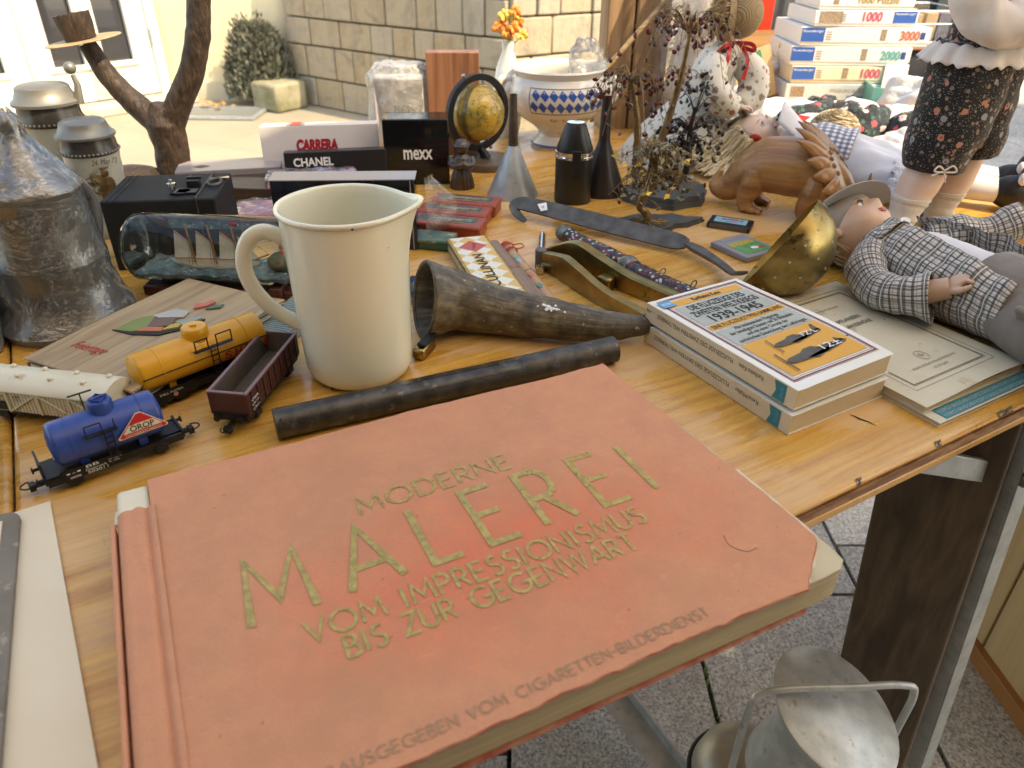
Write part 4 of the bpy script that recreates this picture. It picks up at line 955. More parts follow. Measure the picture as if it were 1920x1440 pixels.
ld.build('ladder', BLACKP, bw)
MB().bar((-.008, R_ * .7, zc_ + R_ * .7), (-.008, R_ * .7, zc_ + R_ + .01), .0009, .0009).bar((-.016, R_ * .7, zc_ + R_ + .01), (.0, R_ * .7, zc_ + R_ + .01), .0012, .0009).build('rail', BLACKP, bw)
MB().box((-.0475, 0, .0215), (.0014, .022, .013)).box((-.0425, 0, .0155), (.010, .025, .0012)).build('brake_platform', BLACKP, bw)
MB().box((-.0165, -.0132, .0135), (.040, .0008, .0085)).build('data_board', BLACKP, bw)
def side(o, s, x, z, w, size, m=WHITEP, y=-.0138): text(s, size, m, o, (x, y, z), rx=radians(90), width=w)
side(bw, 'BB', -.0215, .0147, .0085, .0032); side(bw, 'Österreich', -.0225, .0120, .014, .0026); side(bw, '503011', -.0215, .0094, .0135, .0030); side(bw, '▪-▪', -.0345, .0135, .009, .004); side(bw, '=', -.033, .0095, .007, .004); side(bw, 'Ladegew.', -.0065, .0147, .009, .0018); side(bw, 'Bremsen', -.0065, .0125, .008, .0018)
yw = tankwagon('tank_wagon', 'long yellow model tank wagon with red lettering and black ladder', (-.2700, .5615, TZ), radians(47), .118, .0165, .112, .0335, YELP, .0, .006, .011)
R_, zc_ = .0165, .0335
MB().lathe([(.003, 0), (.003, .0012), (0, .0016)], 6, (0, 0, zc_ + R_ + .008)).build('hatch', YELP, yw)
MB().tube([(-.056, -R_ * 1.005, zc_ + .0002), (.056, -R_ * 1.005, zc_ + .0002)], .0006, 6).build('handrail', BLACKP, yw)
wk = MB().box((.006, -R_ * 1.02, zc_ + R_ * .5), (.034, .004, .0009))
for x0, x1 in ((-.010, .001), (.009, .0225)):
    for x in (x0, x1): wk.bar((x, -R_ * 1.12, zc_ + R_ * .5), (x, -R_ * 1.12, zc_ + R_ * .5 + .0105), .0009, .0009)
    wk.bar((x0, -R_ * 1.12, zc_ + R_ * .5 + .0105), (x1, -R_ * 1.12, zc_ + R_ * .5 + .0105), .0009, .0009)
wk.build('walkway', BLACKP, yw)
ld = MB()
for x in (.0025, .0085): ld.bar((x, -R_ * 1.12, .014), (x, -R_ * 1.12, zc_ + R_ * .5), .0008, .0008)
for i in range(6): ld.bar((.0025, -R_ * 1.12, .016 + i * .0045), (.0085, -R_ * 1.12, .016 + i * .0045), .0006, .0006)
ld.build('ladder', BLACKP, yw)
for i, c in enumerate('SHELL'):
    text(c, .0115, REDI, yw, (.014 + i * .0095, -(R_ + .0007) * cos(radians(-12)), zc_ + R_ * sin(radians(-24)) - .0015), rx=radians(102), width=.0062, offset=.0003)
MB().box((-.035, -.0138, .0125), (.040, .0008, .010)).build('data_board', BLACKP, yw); side(yw, 'SHELL AUSTRIA', -.046, .0132, .020, .0028, y=-.0144)
MB().lathe([(0, 0), (.002, 0), (.002, .0002), (0, .0002)], 12, (-.033, -.0144, .0108), YR).build('shell_mark', mat('pink_mark', (.6, .25, .22), None, .6), yw)
# open brown wagon
gw = thing('open_wagon', 'empty brown open goods wagon beside the pitcher', 'model wagon', (-.2165, .5425, TZ), radians(82.5), 'model railway wagons')
chassis(gw, .104, .030, (-.034, .034)); L, w, h0, h1 = .104, .0325, .0145, .0345
for s in (-1, 1):
    MB().box((0, s * (w / 2 - .0008), (h0 + h1) / 2), (L, .0016, h1 - h0)).build('side_wall', BROWNP, gw)
    MB().box((s * (L / 2 - .0008), 0, (h0 + h1) / 2), (.0016, w - .0034, h1 - h0)).build('end_wall', BROWNP, gw)
    MB().box((0, s * (w / 2 - .0022), (h0 + h1) / 2), (L - .004, .0009, h1 - h0 - .001)).box((s * (L / 2 - .0022), 0, (h0 + h1) / 2), (.0009, w - .007, h1 - h0 - .001)).build('lining', GREYIN, gw)
    MB().box((0, s * (w / 2 - .0009), h1 + .0004), (L + .001, .0026, .0012)).build('rim', MAUVE, gw)
    MB().box((s * (L / 2 - .0009), 0, h1 + .0006), (.0026, w - .003, .0012)).build('rim', MAUVE, gw)
MB().box((0, 0, h0 + .0004), (L - .003, w - .003, .0010)).build('floor', GREYIN, gw)
pk = MB().box((0, 0, 0), (.0022, w - .007, .0006)).build('plank', GREYIN, gw, loc=(-.046, 0, h0 + .0011))
for i in range(1, 32): piece(pk, gw, (-.046 + i * .003, 0, h0 + .0011))
rbm = MB().box((0, 0, 0), (L - .002, .0006, .0008)).build('board', BROWNP, gw, loc=(0, -w / 2 - .0002, h0 + .002))
for i in range(1, 8):
    for s in (-1, 1): piece(rbm, gw, (0, s * (w / 2 + .0002), h0 + .002 + i * .0023))
rib = MB().box((0, 0, 0), (.0018, .0014, .019)).build('stanchion', BROWNP, gw, loc=(-.045, -w / 2 - .0006, (h0 + h1) / 2))
for i in range(1, 9):
    for s in (-1, 1): piece(rib, gw, (-.045 + i * .01125, s * (w / 2 + .0006), (h0 + h1) / 2))
for z, s_ in ((.026, 'ÖBB'), (.022, '670 112'), (.0178, 'Om')): side(gw, s_, -.048, z, .012, .003, y=-w / 2 - .0016)
# white van wagon with round roof
vw = thing('van_wagon', 'ivory model van wagon with rounded roof and roof vents', 'model wagon', (-.3705, .5085, TZ), radians(-10), 'model railway wagons')
chassis(vw, .118, .030, (-.04, .04)); L, w = .116, .034
MB().box((0, 0, .0225), (L, w, .019)).build('body', OFFW, vw)
rp = [(w / 2 + .0012, .0315), (w / 2 + .001, .0328), (w * .36, .0376), (w * .18, .0398), (0, .0405), (-w * .18, .0398), (-w * .36, .0376), (-w / 2 - .001, .0328), (-w / 2 - .0012, .0315)]
MB().prism(rp, -L / 2 - .001, L / 2 + .001, Matrix(((0, 0, 1, 0), (1, 0, 0, 0), (0, 1, 0, 0), (0, 0, 0, 1)))).build('roof', OFFW, vw, angle=50)
vt = MB().lathe([(.0022, -.001), (.0022, .0014), (.0014, .0022), (0, .0024)], 12).build('roof_vent', OFFW, vw, loc=(-.05, -.005, .0402))
for i in range(1, 8): piece(vt, vw, (-.05 + i * .0143, -.006 if i % 2 == 0 else .0065, .0401))
bd = MB().box((0, 0, 0), (.0004, .0004, .0185)).build('board_joint', mat('dark_ivory_plastic', (.42, .36, .25), None, .6), vw, loc=(-.056, -w / 2 - .0001, .0225))  # board joints in a darker ivory than the body
for i in range(1, 38): piece(bd, vw, (-.056 + i * .00303, -w / 2 - .0001, .0225))
br = MB()
for x in (-.055, -.028, 0, .028, .055): br.box((x, -w / 2 - .0006, .0225), (.0018, .0012, .019))
for x0, x1 in ((-.055, -.028), (-.028, 0), (.028, 0), (.055, .028)): br.bar((x0, -w / 2 - .0006, .0135), (x1, -w / 2 - .0006, .0315), .0012, .0013, (0, 1, 0))
br.build('brace', OFFW, vw); MB().box((-.036, -w / 2 - .0008, .0185), (.011, .0006, .008)).build('data_board', BLACKP, vw)
for i, s_ in enumerate(('BB', '506 11')): side(vw, s_, -.022, .0270 - i * .003, .006, .0024, BLACKI, -w / 2 - .0008)

# ------------------------------------------------------------------ ladle with pierced brass bowl
ldl = thing('skimmer_ladle', 'long steel skimmer ladle with pierced brass bowl tipped on its side', 'ladle', (.284, .760, TZ))
Rb = .058; C_ = Vector((0, 0, Rb + .0005)); nrm = Vector((-.74, .40, .50)).normalized(); q = Vector((0, 0, 1)).rotation_difference(nrm).to_matrix()
prof = [(Rb * sin(radians(a)), -Rb * cos(radians(a))) for a in range(0, 91, 5)] + [((Rb - .0016) * sin(radians(a)), -(Rb - .0016) * cos(radians(a))) for a in range(90, -1, -5)]
prof[0] = (0, -Rb); prof[-1] = (0, -Rb + .0016)
MB().lathe(prof, 56, C_, q).build('bowl', BRASS, ldl, angle=60)
HOLE = mat('pierced_hole', (.62, .56, .45), None, .6)
hs2 = None
for ring, nn in ((28, 6), (50, 11), (72, 16)):
    for k in range(nn):
        th, ph_ = radians(ring), 2 * pi * k / nn + ring; d = Vector((sin(th) * cos(ph_), sin(th) * sin(ph_), -cos(th))); d.rotate(q)
        rot_ = Vector((0, 0, 1)).rotation_difference(d).to_euler()
        if hs2 is None: hs2 = MB().lathe([(.0, -.0004), (.0013, -.0004), (.0013, .0003), (.0009, .0003), (.0008, -.0001), (0, -.0001)], 10).build('hole', HOLE, ldl, loc=tuple(C_ + d * Rb)); hs2.rotation_euler = rot_
        else: piece(hs2, ldl, tuple(C_ + d * Rb), rot_)
hb = strip(MB(), bez([(-.0365, -.012, .0300), (-.038, .012, .018), (-.043, .060, .0115), (-.060, .098, .0125), (-.070, .112, .0140)], 5), lerpl([.012, .009, .011, .016, .010], 21), lerpl([.003, .003, .004, .005, .004], 21))
strip(hb, bez([(-.070, .112, .0140), (-.085, .124, .0135), (-.15, .167, .0155), (-.21, .206, .018), (-.262, .240, .0195), (-.278, .248, .0185), (-.283, .246, .014), (-.279, .238, .008), (-.268, .222, .003)], 6), lerpl([.014, .024, .025, .024, .022, .019, .014, .011, .006], 49), .003, (-.2, -.55, .8))
hb.build('handle', STEEL, ldl, bevel=.0006)
MB().box((0, 0, 0), (.013, .013, .0004)).build('price_sticker', WHITEP, ldl, loc=(-.243, .2255, .0215)).rotation_euler = (.50, -.10, radians(20)); text('18', .0055, mat('blue_biro', (.12, .12, .35), None, .7), ldl, (-.2465, .2225, .0212), rx=.5, rz=radians(0))

# ------------------------------------------------------------------ brass tongs, dagger, opener
bt2 = thing('brass_nutcracker', 'open brass nutcracker with two channel shaped arms and dark hollow', 'nutcracker', (.034, .818, TZ))
pA = bez([(.0, .0, .013), (.022, -.030, .015), (.036, -.056, .014), (.062, -.098, .010), (.098, -.145, .0085)], 7)
pB = bez([(.004, .010, .014), (.036, .002, .020), (.062, -.030, .016), (.095, -.066, .011), (.148, -.118, .0085)], 7)
for p_, nm in ((pA, 'arm'), (pB, 'arm')):
    n = len(p_); hh_ = lerpl([.020, .029, .026, .019, .016], n)
    b = strip(MB(), p_, .0022, hh_); top = [v + Vector((0, 0, h_ / 2 - .0008)) for v, h_ in zip(p_, hh_)]
    off = (Vector((.003, .0035, 0)) if p_ is pA else Vector((.004, .005, 0)))
    strip(b, [t_ + off for t_ in top], lerpl([.006, .010, .010, .008, .008], n), .0016); strip(b, [v + off * 2 for v in p_], .0016, [h_ * .95 for h_ in hh_]); b.build(nm, BRASS, bt2, bevel=.0005)
MB().lathe([(.007, -.012), (.007, .012)], 16, (-.001, .006, .013)).build('hinge_pin', STEEL, bt2, bevel=.001)
MB().box((.070, -.050, .008), (.018, .014, .016), radians(-48)).build('jaw_block', BRASS, bt2, bevel=.003)
def bead_mat():
    t = NT('enamel_bead_inlay'); x = t.n('ShaderNodeTexVoronoi'); x.inputs['Scale'].default_value = 260; t.l(t.mapping(scale=(1, 1, 1)), x.inputs['Vector'])
    p = t.sep(x.outputs['Color'])[0]; c = ramp(t.t, p, [(0, (.25, .02, .03)), (.26, (.55, .52, .45)), (.42, (.03, .08, .06)), (.56, (.02, .02, .02)), (.7, (.30, .03, .05)), (.84, (.08, .11, .16)), (.93, (.5, .42, .25))], 'CONSTANT')
    c = t.mix(ramp(t.t, x.outputs['Distance'], [(.42, gray(0)), (.55, gray(1))]), c, (.03, .028, .025)); t.set(Base_Color=c, Roughness=.3, Metallic=.2); t.bump(x.outputs['Distance'], -.8, .0012); return t.m
BEAD = bead_mat()
dg = thing('inlaid_dagger', 'small sheathed dagger covered in coloured enamel inlay', 'dagger', (.066, .912, TZ))
dp = bez([(0, 0, .012), (.036, -.050, .0115), (.068, -.098, .0115), (.105, -.146, .010), (.158, -.196, .0085)], 8)
MB().tube(dp[:17], lerpl([.0105, .0085, .0105, .0098], 17), 20, sx=.8).build('handle', BEAD, dg)
MB().tube(dp[16:], lerpl([.0118, .0110, .0090, .0045], len(dp) - 16), 20, sx=.55).build('sheath', BEAD, dg)
g_ = MB(); gp = dp[16]; g_.ball(gp, (.0135, .0125, .0095), 16, 8); g_.ball(dp[0], (.0125, .0125, .0105), 16, 8); g_.build('mount', mat('oxidised_silver', (.26, .25, .22), (.10, .10, .09), .4, .8, scale=160, bump=.6, bscale=300), dg)
for s in (-1, 1):
    e_ = [p + Vector((.73, .68, 0)) * s * r_ for p, r_ in zip(dp[17:], lerpl([.0118, .011, .009, .0045], len(dp) - 17))]; MB().tube(e_, .0013, 6).build('edge_strip', STEEL, dg)
for k in (22, 27): MB().tube([dp[k] + Vector((.009 + .004 * cos(a), .008 + .004 * cos(a), .003 + .004 * sin(a))) for a in [j * 2 * pi / 12 for j in range(12)]], .0007, 5, closed=True).build('ring', STEEL, dg)
lo = thing('brass_letter_opener', 'flat brass letter opener with white pin under the dagger', 'letter opener', (.112, .812, TZ))
strip(MB(), bez([(.0, .0, .004), (.03, -.026, .006), (.075, -.066, .006), (.120, -.104, .005)], 6), .010, .004).build('blade', BRASS, lo, bevel=.001)
MB().tube([(-.006, .008, .006), (.006, -.004, .0075), (.018, -.015, .0075)], [.0022, .0034, .0022], 10).build('pin', mat('bone_white', (.68, .62, .5), None, .35), lo)
ct_ = thing('chrome_tube', 'short bright chrome tube behind the nutcracker hinge', 'tube', (.0345, .865, TZ + .005), atan2(.121, .007))
MB().lathe([(.0036, -.06), (.0044, -.06), (.0044, .055), (.0034, .056), (.0034, .06), (.0028, .06)], 18, (0, 0, 0), XR).build('body', CHROME, ct_); MB().lathe([(.0048, -.052), (.0048, -.045)], 18, (0, 0, 0), XR).build('collar', CHROME, ct_)
# bamboo flute, flat stick
BAMB = wood('bamboo', (.56, .33, .17), (.48, .26, .125), (.34, .17, .08), 0, 2, .4)
fl_ = thing('bamboo_flute', 'slim bamboo flute with red cord at its far end', 'flute', (.0455, .705, TZ + .0075), atan2(.169, -.054))
MB().lathe([(.0048, 0), (.0066, 0), (.0066, .088), (.0069, .089), (.0066, .090), (.0062, .176), (.0045, .176)], 20, (0, 0, 0), XR).build('tube', BAMB, fl_)
MB().lathe([(0, -.0003), (.0050, -.0003), (.0050, .0004), (0, .0004)], 16, (0, 0, 0), XR).build('end_plug', PAPER, fl_)
MB().lathe([(.0068, .0885), (.0072, .089), (.0068, .0895)], 18, (0, 0, 0), XR).build('ring', BLACKP, fl_)
MB().tube([(.150 + .004 * sin(a * .5) + a * .0012, .008 * cos(a), .008 * sin(a)) for a in [k * .5 for k in range(45)]], .0008, 5).tube(bez([(.172, -.006, .004), (.168, -.016, .006), (.152, -.014, .008), (.148, -.004, .008)], 6), .0008, 5).ball((.179, 0, .002), (.006, .006, .005), 10, 6).build('cord', REDI, fl_)
for x, c in ((.045, (.12, .22, .18)), (.075, (.5, .16, .1)), (.118, (.35, .4, .5)), (.130, (.25, .33, .3))): MB().ball((x, .002, .0056), (.008, .0035, .0014), 10, 6).build('painted_motif', mat('motif_paint_%d' % int(x * 1000), c, None, .5), fl_)
ws = thing('wooden_case', 'flat brown wooden pencil case beside the bamboo flute', 'case', (.0335, .7065, TZ), atan2(.177, -.060))
WC = wood('rosy_brown_wood', (.29, .18, .115), (.25, .15, .095), (.17, .10, .06), 0, 2.4, .5)
MB().box((.050, .002, .0062), (.099, .022, .0124)).build('tray', WC, ws, bevel=.004, bseg=3); MB().box((.1455, .002, .0062), (.089, .0215, .0124)).build('cap', WC, ws, bevel=.004, bseg=3)

# ------------------------------------------------------------------ tins
def cul_mat():
    t = NT('diamond_printed_tin'); ck = t.n('ShaderNodeTexChecker'); ck.inputs['Scale'].default_value = 1; t.l(t.mapping(scale=(62, 62, 0), rot=(0, 0, radians(45)), loc=(.3, .1, .5)), ck.inputs[0]); ck.inputs[1].default_value = (.72, .68, .56, 1); ck.inputs[2].default_value = (.66, .40, .08, 1)
    c = t.mix(ramp(t.t, t.noise(t.mapping(), 70, 5, .7), [(.56, gray(0)), (.66, gray(.7))]), ck.outputs[0], (.62, .42, .14)); c = t.mix(ramp(t.t, t.noise(t.mapping(), 120, 5, .7), [(.66, gray(0)), (.7, gray(.8))]), c, (.12, .08, .04))
    t.set(Base_Color=c, Roughness=.35); return t.m
GOLDT = mat('worn_gold_tin', (.52, .34, .09), (.34, .21, .06), .36, .6, scale=120, dirt=(.12, .08, .04), dscale=130); CREAMT = mat('cream_tin', (.60, .55, .42), (.5, .44, .32), .4, scale=40, dirt=(.25, .17, .09), dscale=60)
cu = thing('flat_tin', 'cigarette tin with white and yellow diamonds and red diamond', 'tin', (-.0325, .797, TZ), radians(106.6))
MB().box((0, 0, .006), (.181, .049, .012)).build('base', CREAMT, cu, bevel=.004, bseg=3); MB().box((0, 0, .0142), (.183, .051, .005)).build('lid', GOLDT, cu, bevel=.0022, bseg=3)
MB().box((0, 0, .0168), (.175, .0435, .0006)).build('print', cul_mat(), cu)
MB().prism([(.038, 0), (.056, .0175), (.074, 0), (.056, -.0175)], .0171, .0173).build('red_diamond', mat('tin_red', (.55, .07, .05), None, .4), cu)
text('NAMEN', .0055, mat('dark_red_ink', (.25, .03, .03), None, .5), cu, (.046, -.001, .0175), width=.02, rz=radians(-14), name='lettering'); text('CULLINAN', .0165, BLACKI, cu, (-.062, -.004, .0174), width=.092, offset=.0003, sp=1.0)
text('5 · 5000', .005, BLACKI, cu, (-.0917, .008, .0125), R=((0, 0, -1), (-1, 0, 0), (0, 1, 0)), width=.018)
REDT = mat('red_lacquer_tin', (.36, .065, .028), (.28, .045, .022), .33, scale=50, rvar=.1, dirt=(.18, .05, .03), dscale=130); TEALB = mat('dark_teal_label', (.035, .05, .05), (.06, .075, .07), .4, scale=60); GILT = mat('gilt_print', (.45, .36, .18), None, .4)
for i, (x, y, a, lb) in enumerate(((-.068, 1.029, -13.5, 'red flat tin with script label, farthest of three, beside the funnel'), (-.0805, .986, -13, 'middle red flat tin with script label of the row of three'), (-.0855, .942, -14, 'nearest red flat tin with script label, next to the green tin'))):
    s_ = thing('flat_tin', lb, 'tin', (x, y, TZ), radians(a), 'red lacquered flat tins')
    MB().box((0, 0, .0075), (.097, .038, .015)).build('base', REDT, s_, bevel=.004, bseg=3); MB().box((0, 0, .0145), (.099, .040, .007)).build('lid', REDT, s_, bevel=.003, bseg=3)
    MB().box((-.001, .0035, .0182), (.078, .019, .0005)).build('label', TEALB, s_); text('Semperit', .0165, GILT, s_, (-.0245, -.0015, .0186), width=.058, shear=.25, offset=.0002); text('Preservativ', .005, BLACKI, s_, (-.008, -.0125, .0182), width=.03); MB().box((-.0005, -.0075, .01825), (.08, .0012, .0004)).build('rule', GILT, s_)
gt = thing('flat_tin', 'green marbled flat tin in front of the red tins', 'tin', (-.1165, .8985, TZ), radians(-13))
MB().box((0, 0, .005), (.086, .034, .010)).build('base', mat('green_tin', (.012, .055, .03), (.02, .08, .04), .35, scale=60), gt, bevel=.003, bseg=3); MB().box((0, 0, .0115), (.088, .036, .005)).build('lid', mat('green_marbled_tin', (.02, .09, .05), (.10, .13, .07), .35, scale=70, lo=.46, hi=.6, dirt=(.4, .38, .24), dscale=60), gt, bevel=.002, bseg=3)
# cartridges
for nm, lb, loc, rz, d_, m_, cols, tx in (('game_cartridge', 'black game cartridge with pale blue label by the carved dinosaur', (.2935, .973, TZ), -25, (.057, .034, .008), BLACKP, ((.16, .42, .55), (.25, .50, .60)), True),
                                    ('game_cartridge', 'grey game cartridge with yellow and green label beside the ladle bowl', (.290, .886, TZ), 32, (.057, .062, .0078), mat('grey_cart_plastic', (.25, .235, .26), (.22, .21, .235), .5, bump=.1), ((.50, .40, .06), (.05, .22, .06)), False)):
    o = thing(nm, lb, 'game cartridge', loc, radians(rz)); MB().box((0, 0, d_[2] / 2), d_).build('shell', m_, o, bevel=.0015, bseg=2)
    if tx:
        MB().box((0, .001, d_[2]), (.043, .021, .0006)).build('label', mat('blue_cart_label', *cols, .3, scale=90), o); text('SUPER 2', .0095, REDI, o, (-.012, .001, d_[2] + .0006), width=.028, offset=.0002); text('PAK', .005, REDI, o, (-.004, -.0065, d_[2] + .0006), width=.014); MB().box((0, -.0155, .004), (.05, .004, .006)).build('contact_slot', GREYIN, o)
    else:
        MB().box((0, -.006, d_[2]), (.043, .037, .0006)).build('label', mat('green_cart_label', cols[1], (.12, .32, .10), .3, scale=140, detail=2), o); MB().box((-.001, .0065, d_[2] + .0002), (.040, .010, .0006)).build('label_title', mat('yellow_cart_label', cols[0], (.35, .25, .05), .3, scale=400, detail=1), o); MB().box((0, .0245, d_[2]), (.036, .007, .0008)).build('name_bar', m_, o, bevel=.0003)
        MB().ball((.004, -.012, d_[2] + .0005), (.006, .004, .0002), 12, 4).build('label_blot', COVW, o); MB().ball((.014, -.014, d_[2] + .0005), (.004, .003, .0002), 12, 4).build('label_blot', RED_E, o)
# ------------------------------------------------------------------ steins
PEWT = mat('dark_pewter', (.20, .20, .195), (.13, .13, .125), .34, .5, scale=30, rvar=.1, dirt=(.08, .075, .065), dscale=40)
def wrap(o, prof, seed, m=FILM, amp=.004, seg=72):
    def fn(p, a, z):
        r = hypot(p.x, p.y)
        if r < 1e-6: return p
        k = 1 + (amp * (nz((a * 1.2, z * 26, seed)) + .6 * nz((cos(a) * 5, sin(a) * 5, z * 55 + seed)))) / max(r, .012) * .9
        return Vector((p.x * k, p.y * k, p.z + .003 * nz((cos(a) * 3, sin(a) * 3, seed + 5)) * (z > .01)))
    pr = []
    for i in range(len(prof) - 1):
        for k in range(6): t = k / 6; pr.append((prof[i][0] * (1 - t) + prof[i + 1][0] * t, prof[i][1] * (1 - t) + prof[i + 1][1] * t))
    pr.append(prof[-1]); mb = MB().lathe(pr, seg, fn=fn); mb.f = [f for f in mb.f if len(f) == 4]; return mb.build('plastic_wrap', m, o, angle=180)
s1 = thing('pewter_stein', 'tall pewter stein wrapped in clear plastic, nearest of the steins', 'beer stein', (-.450, .682, TZ))
MB().lathe([(0, 0), (.060, 0), (.0625, .006), (.061, .013), (.054, .019), (.051, .024), (.0465, .030), (.0445, .045), (.0450, .062), (.0468, .066), (.0482, .0695), (.0468, .073), (.0445, .077), (.0425, .10), (.0415, .128), (.0425, .132), (0, .133)], 56).build('body', PEWT, s1, angle=40)
MB().lathe([(.0, .1335), (.044, .1335), (.0455, .137), (.044, .141), (.034, .150), (.020, .164), (.012, .176), (.008, .182), (.0055, .186), (.0075, .190), (.0085, .195), (.0065, .201), (.003, .2045), (0, .205)], 44).build('lid', PEWT, s1, angle=40)
MB().tube(bez([(.0, .043, .118), (.004, .070, .122), (.006, .086, .095), (.004, .078, .060), (.0, .052, .034)], 6), lerpl([.006, .0065, .007, .0065, .005], 25), 12).build('handle', PEWT, s1)
wrap(s1, [(.0645, .010), (.057, .024), (.0495, .05), (.0500, .068), (.0470, .085), (.0445, .128), (.0470, .138), (.030, .160), (.0135, .182), (.0105, .198), (.004, .208)], 3, FILM, .0018)
s2 = thing('pewter_stein', 'pewter stein in crumpled plastic behind the nearest wrapped one', 'beer stein', (-.585, .815, TZ))
MB().lathe([(0, 0), (.052, 0), (.053, .01), (.043, .02), (.040, .06), (.0415, .066), (.039, .07), (.037, .135), (.040, .14), (.039, .145), (.02, .158), (.008, .168), (.005, .175), (.008, .182), (.003, .190), (0, .191)], 44).build('body', PEWT, s2, angle=40)
MB().tube(bez([(.036, .004, .140), (.05, .0, .152), (.062, 0, .140), (.066, 0, .10), (.052, 0, .05), (.040, 0, .035)], 5), .0055, 10).build('handle', PEWT, s2)
wrap(s2, [(.063, .004), (.060, .03), (.058, .08), (.054, .128), (.050, .146), (.034, .160), (.016, .174), (.008, .194)], 9, FILM, .005)
GREYL = mat('grey_pewter_lid', (.24, .23, .20), (.19, .18, .155), .42, .45, scale=20, rvar=.08)
def porc_mat():
    t = NT('printed_porcelain'); u = t.sep(t.tc.outputs['UV'])
    f = t.noise(t.mapping(scale=(1, 1, 1)), 60, 5, .6, .8); z = u[1]
    band = t.math('MULTIPLY', ramp(t.t, z, [(.028, gray(0)), (.036, gray(1)), (.078, gray(1)), (.09, gray(0))]), ramp(t.t, f, [(.45, gray(0)), (.52, gray(1))]))
    c = t.mix(band, (.36, .36, .30), ramp(t.t, t.noise(t.mapping(), 140, 3), [(.35, (.05, .04, .025)), (.65, (.24, .16, .06))])); t.set(Base_Color=c, Roughness=.14, Coat_Weight=.4); return t.m
PORC = porc_mat(); DKGL = mat('dark_stoneware', (.05, .045, .038), (.03, .027, .022), .25, scale=30)
def stein(label, loc, r, h, rz, ball):
    o = thing('porcelain_stein', label, 'beer stein', loc, rz)
    MB().lathe([(0, 0), (r * 1.16, 0), (r * 1.2, .006), (r * 1.12, .014), (r, .022), (r * .98, h * .6), (r * .97, h * .72), (0, h * .72)], 48).build('body', PORC, o, angle=40)
    MB().lathe([(r * .97, h * .72), (r * 1.03, h * .735), (r * 1.0, h * .76), (r * .95, h * .79), (r * .93, h * .86), (0, h * .86)], 48).build('neck', DKGL, o, angle=40)
    bd_ = MB().ball((0, 0, 0), .0016, 8, 5).build('bead', GREYL, o, loc=(r * 1.03, 0, h * .745))
    for k in range(1, 44): piece(bd_, o, (r * 1.03 * cos(k * 2 * pi / 44), r * 1.03 * sin(k * 2 * pi / 44), h * .745))
    MB().lathe([(r * .95, h * .86), (r * 1.04, h * .865), (r * 1.05, h * .885), (r * .92, h * .91), (r * .83, h * .955), (r * .80, h * .985), (r * .70, h), (0, h * 1.004)], 48).build('lid', GREYL, o, angle=36)
    MB().tube(bez([(r * .9, 0, h * .70), (r * 1.5, 0, h * .74), (r * 1.75, 0, h * .5), (r * 1.4, 0, h * .24), (r * .95, 0, h * .2)], 6), .007, 14, sx=.7).build('handle', PORC, o)
    if ball: MB().tube([(r * 1.02, 0, h * .86), (r * 1.12, 0, h * .99), (r * 1.06, 0, h * 1.06)], [.006, .004, .003], 10).ball((r * 1.03, 0, h * 1.11), .0075, 16, 10).build('thumb_lift', GREYL, o)
    return o
s3 = stein('printed porcelain stein with grey lid next to the box camera', (-.530, .945, TZ), .0330, .140, radians(115), False)
MB().grid(10, 12, lambda u, v: (.0336 * cos(radians(-162 + 50 * u)), .0336 * sin(radians(-162 + 50 * u)), .030 + .058 * v)).build('x', PORC, s3).name = 'picture_panel'
fg = MB()
for (a, z, ra, rz_) in ((-46, .046, .010, .014), (-46, .066, .0085, .012), (-47, .0815, .0042, .005), (-47, .088, .0058, .002), (-38, .062, .004, .010), (-55, .052, .006, .010)):
    a -= 112; c = Vector((.0338 * cos(radians(a)), .0338 * sin(radians(a)), z)); fg.ball(c, (ra, .0008, rz_), 12, 8, Euler((0, 0, radians(a + 90))).to_matrix())
fg.build('painted_figure', mat('sepia_figure', (.07, .05, .025), (.16, .10, .04), .2, scale=260), s3)
R3 = Euler((radians(90), 0, radians(45))).to_matrix(); text('24. May 73', .009, BLACKI, s3, (.0345 * cos(radians(-180)), .0345 * sin(radians(-180)), .092), rx=radians(90), rz=radians(-75), shear=.4, width=.03)
s4 = stein('tall porcelain stein with ball thumb lift at the back left', (-.602, 1.005, TZ), .0390, .170, radians(8), True)

# ------------------------------------------------------------------ antler candle holder
def antler_mat():
    t = NT('antler_bark'); f = t.noise(t.mapping(scale=(1, 1, .28)), 190, 5, .65, .6); g2 = t.noise(t.mapping(), 22, 4)
    c = ramp(t.t, t.math('ADD', t.math('MULTIPLY', f, .7), t.math('MULTIPLY', g2, .3)), [(.36, (.010, .006, .004)), (.5, (.033, .018, .010)), (.64, (.075, .045, .027))]); t.set(Base_Color=c, Roughness=.55); t.bump(f, .9, .003); return t.m  # albedo darkened overall to stand in for shade on the antler
ANT = antler_mat()
an = thing('antler_candlestick', 'forked brown antler candlestick with wooden cup, at the back left', 'candlestick', (-.523, 1.145, TZ))
rg = lambda i, j, p, n: p + n * (.0014 * nz(p, 130) + .0012 * nz(p, 55))
m = MB().tube(bez([(.0, 0, -.002), (.003, 0, .03), (.006, 0, .06), (.004, 0, .092), (.010, 0, .118)], 6), lerpl([.027, .0245, .0245, .028, .017], 25), 26, fn=rg)
m.tube(bez([(.004, 0, .085), (-.020, 0, .106), (-.045, 0, .133), (-.066, 0, .165), (-.079, 0, .200)], 7), lerpl([.022, .0185, .0160, .014, .012], 29), 24, fn=rg)
m.tube(bez([(.008, 0, .085), (.030, 0, .118), (.058, 0, .160), (.077, 0, .205), (.090, 0, .255), (.100, .0, .31), (.098, 0, .38)], 7), lerpl([.022, .0185, .0178, .017, .016, .014, .010], 43), 24, fn=rg)
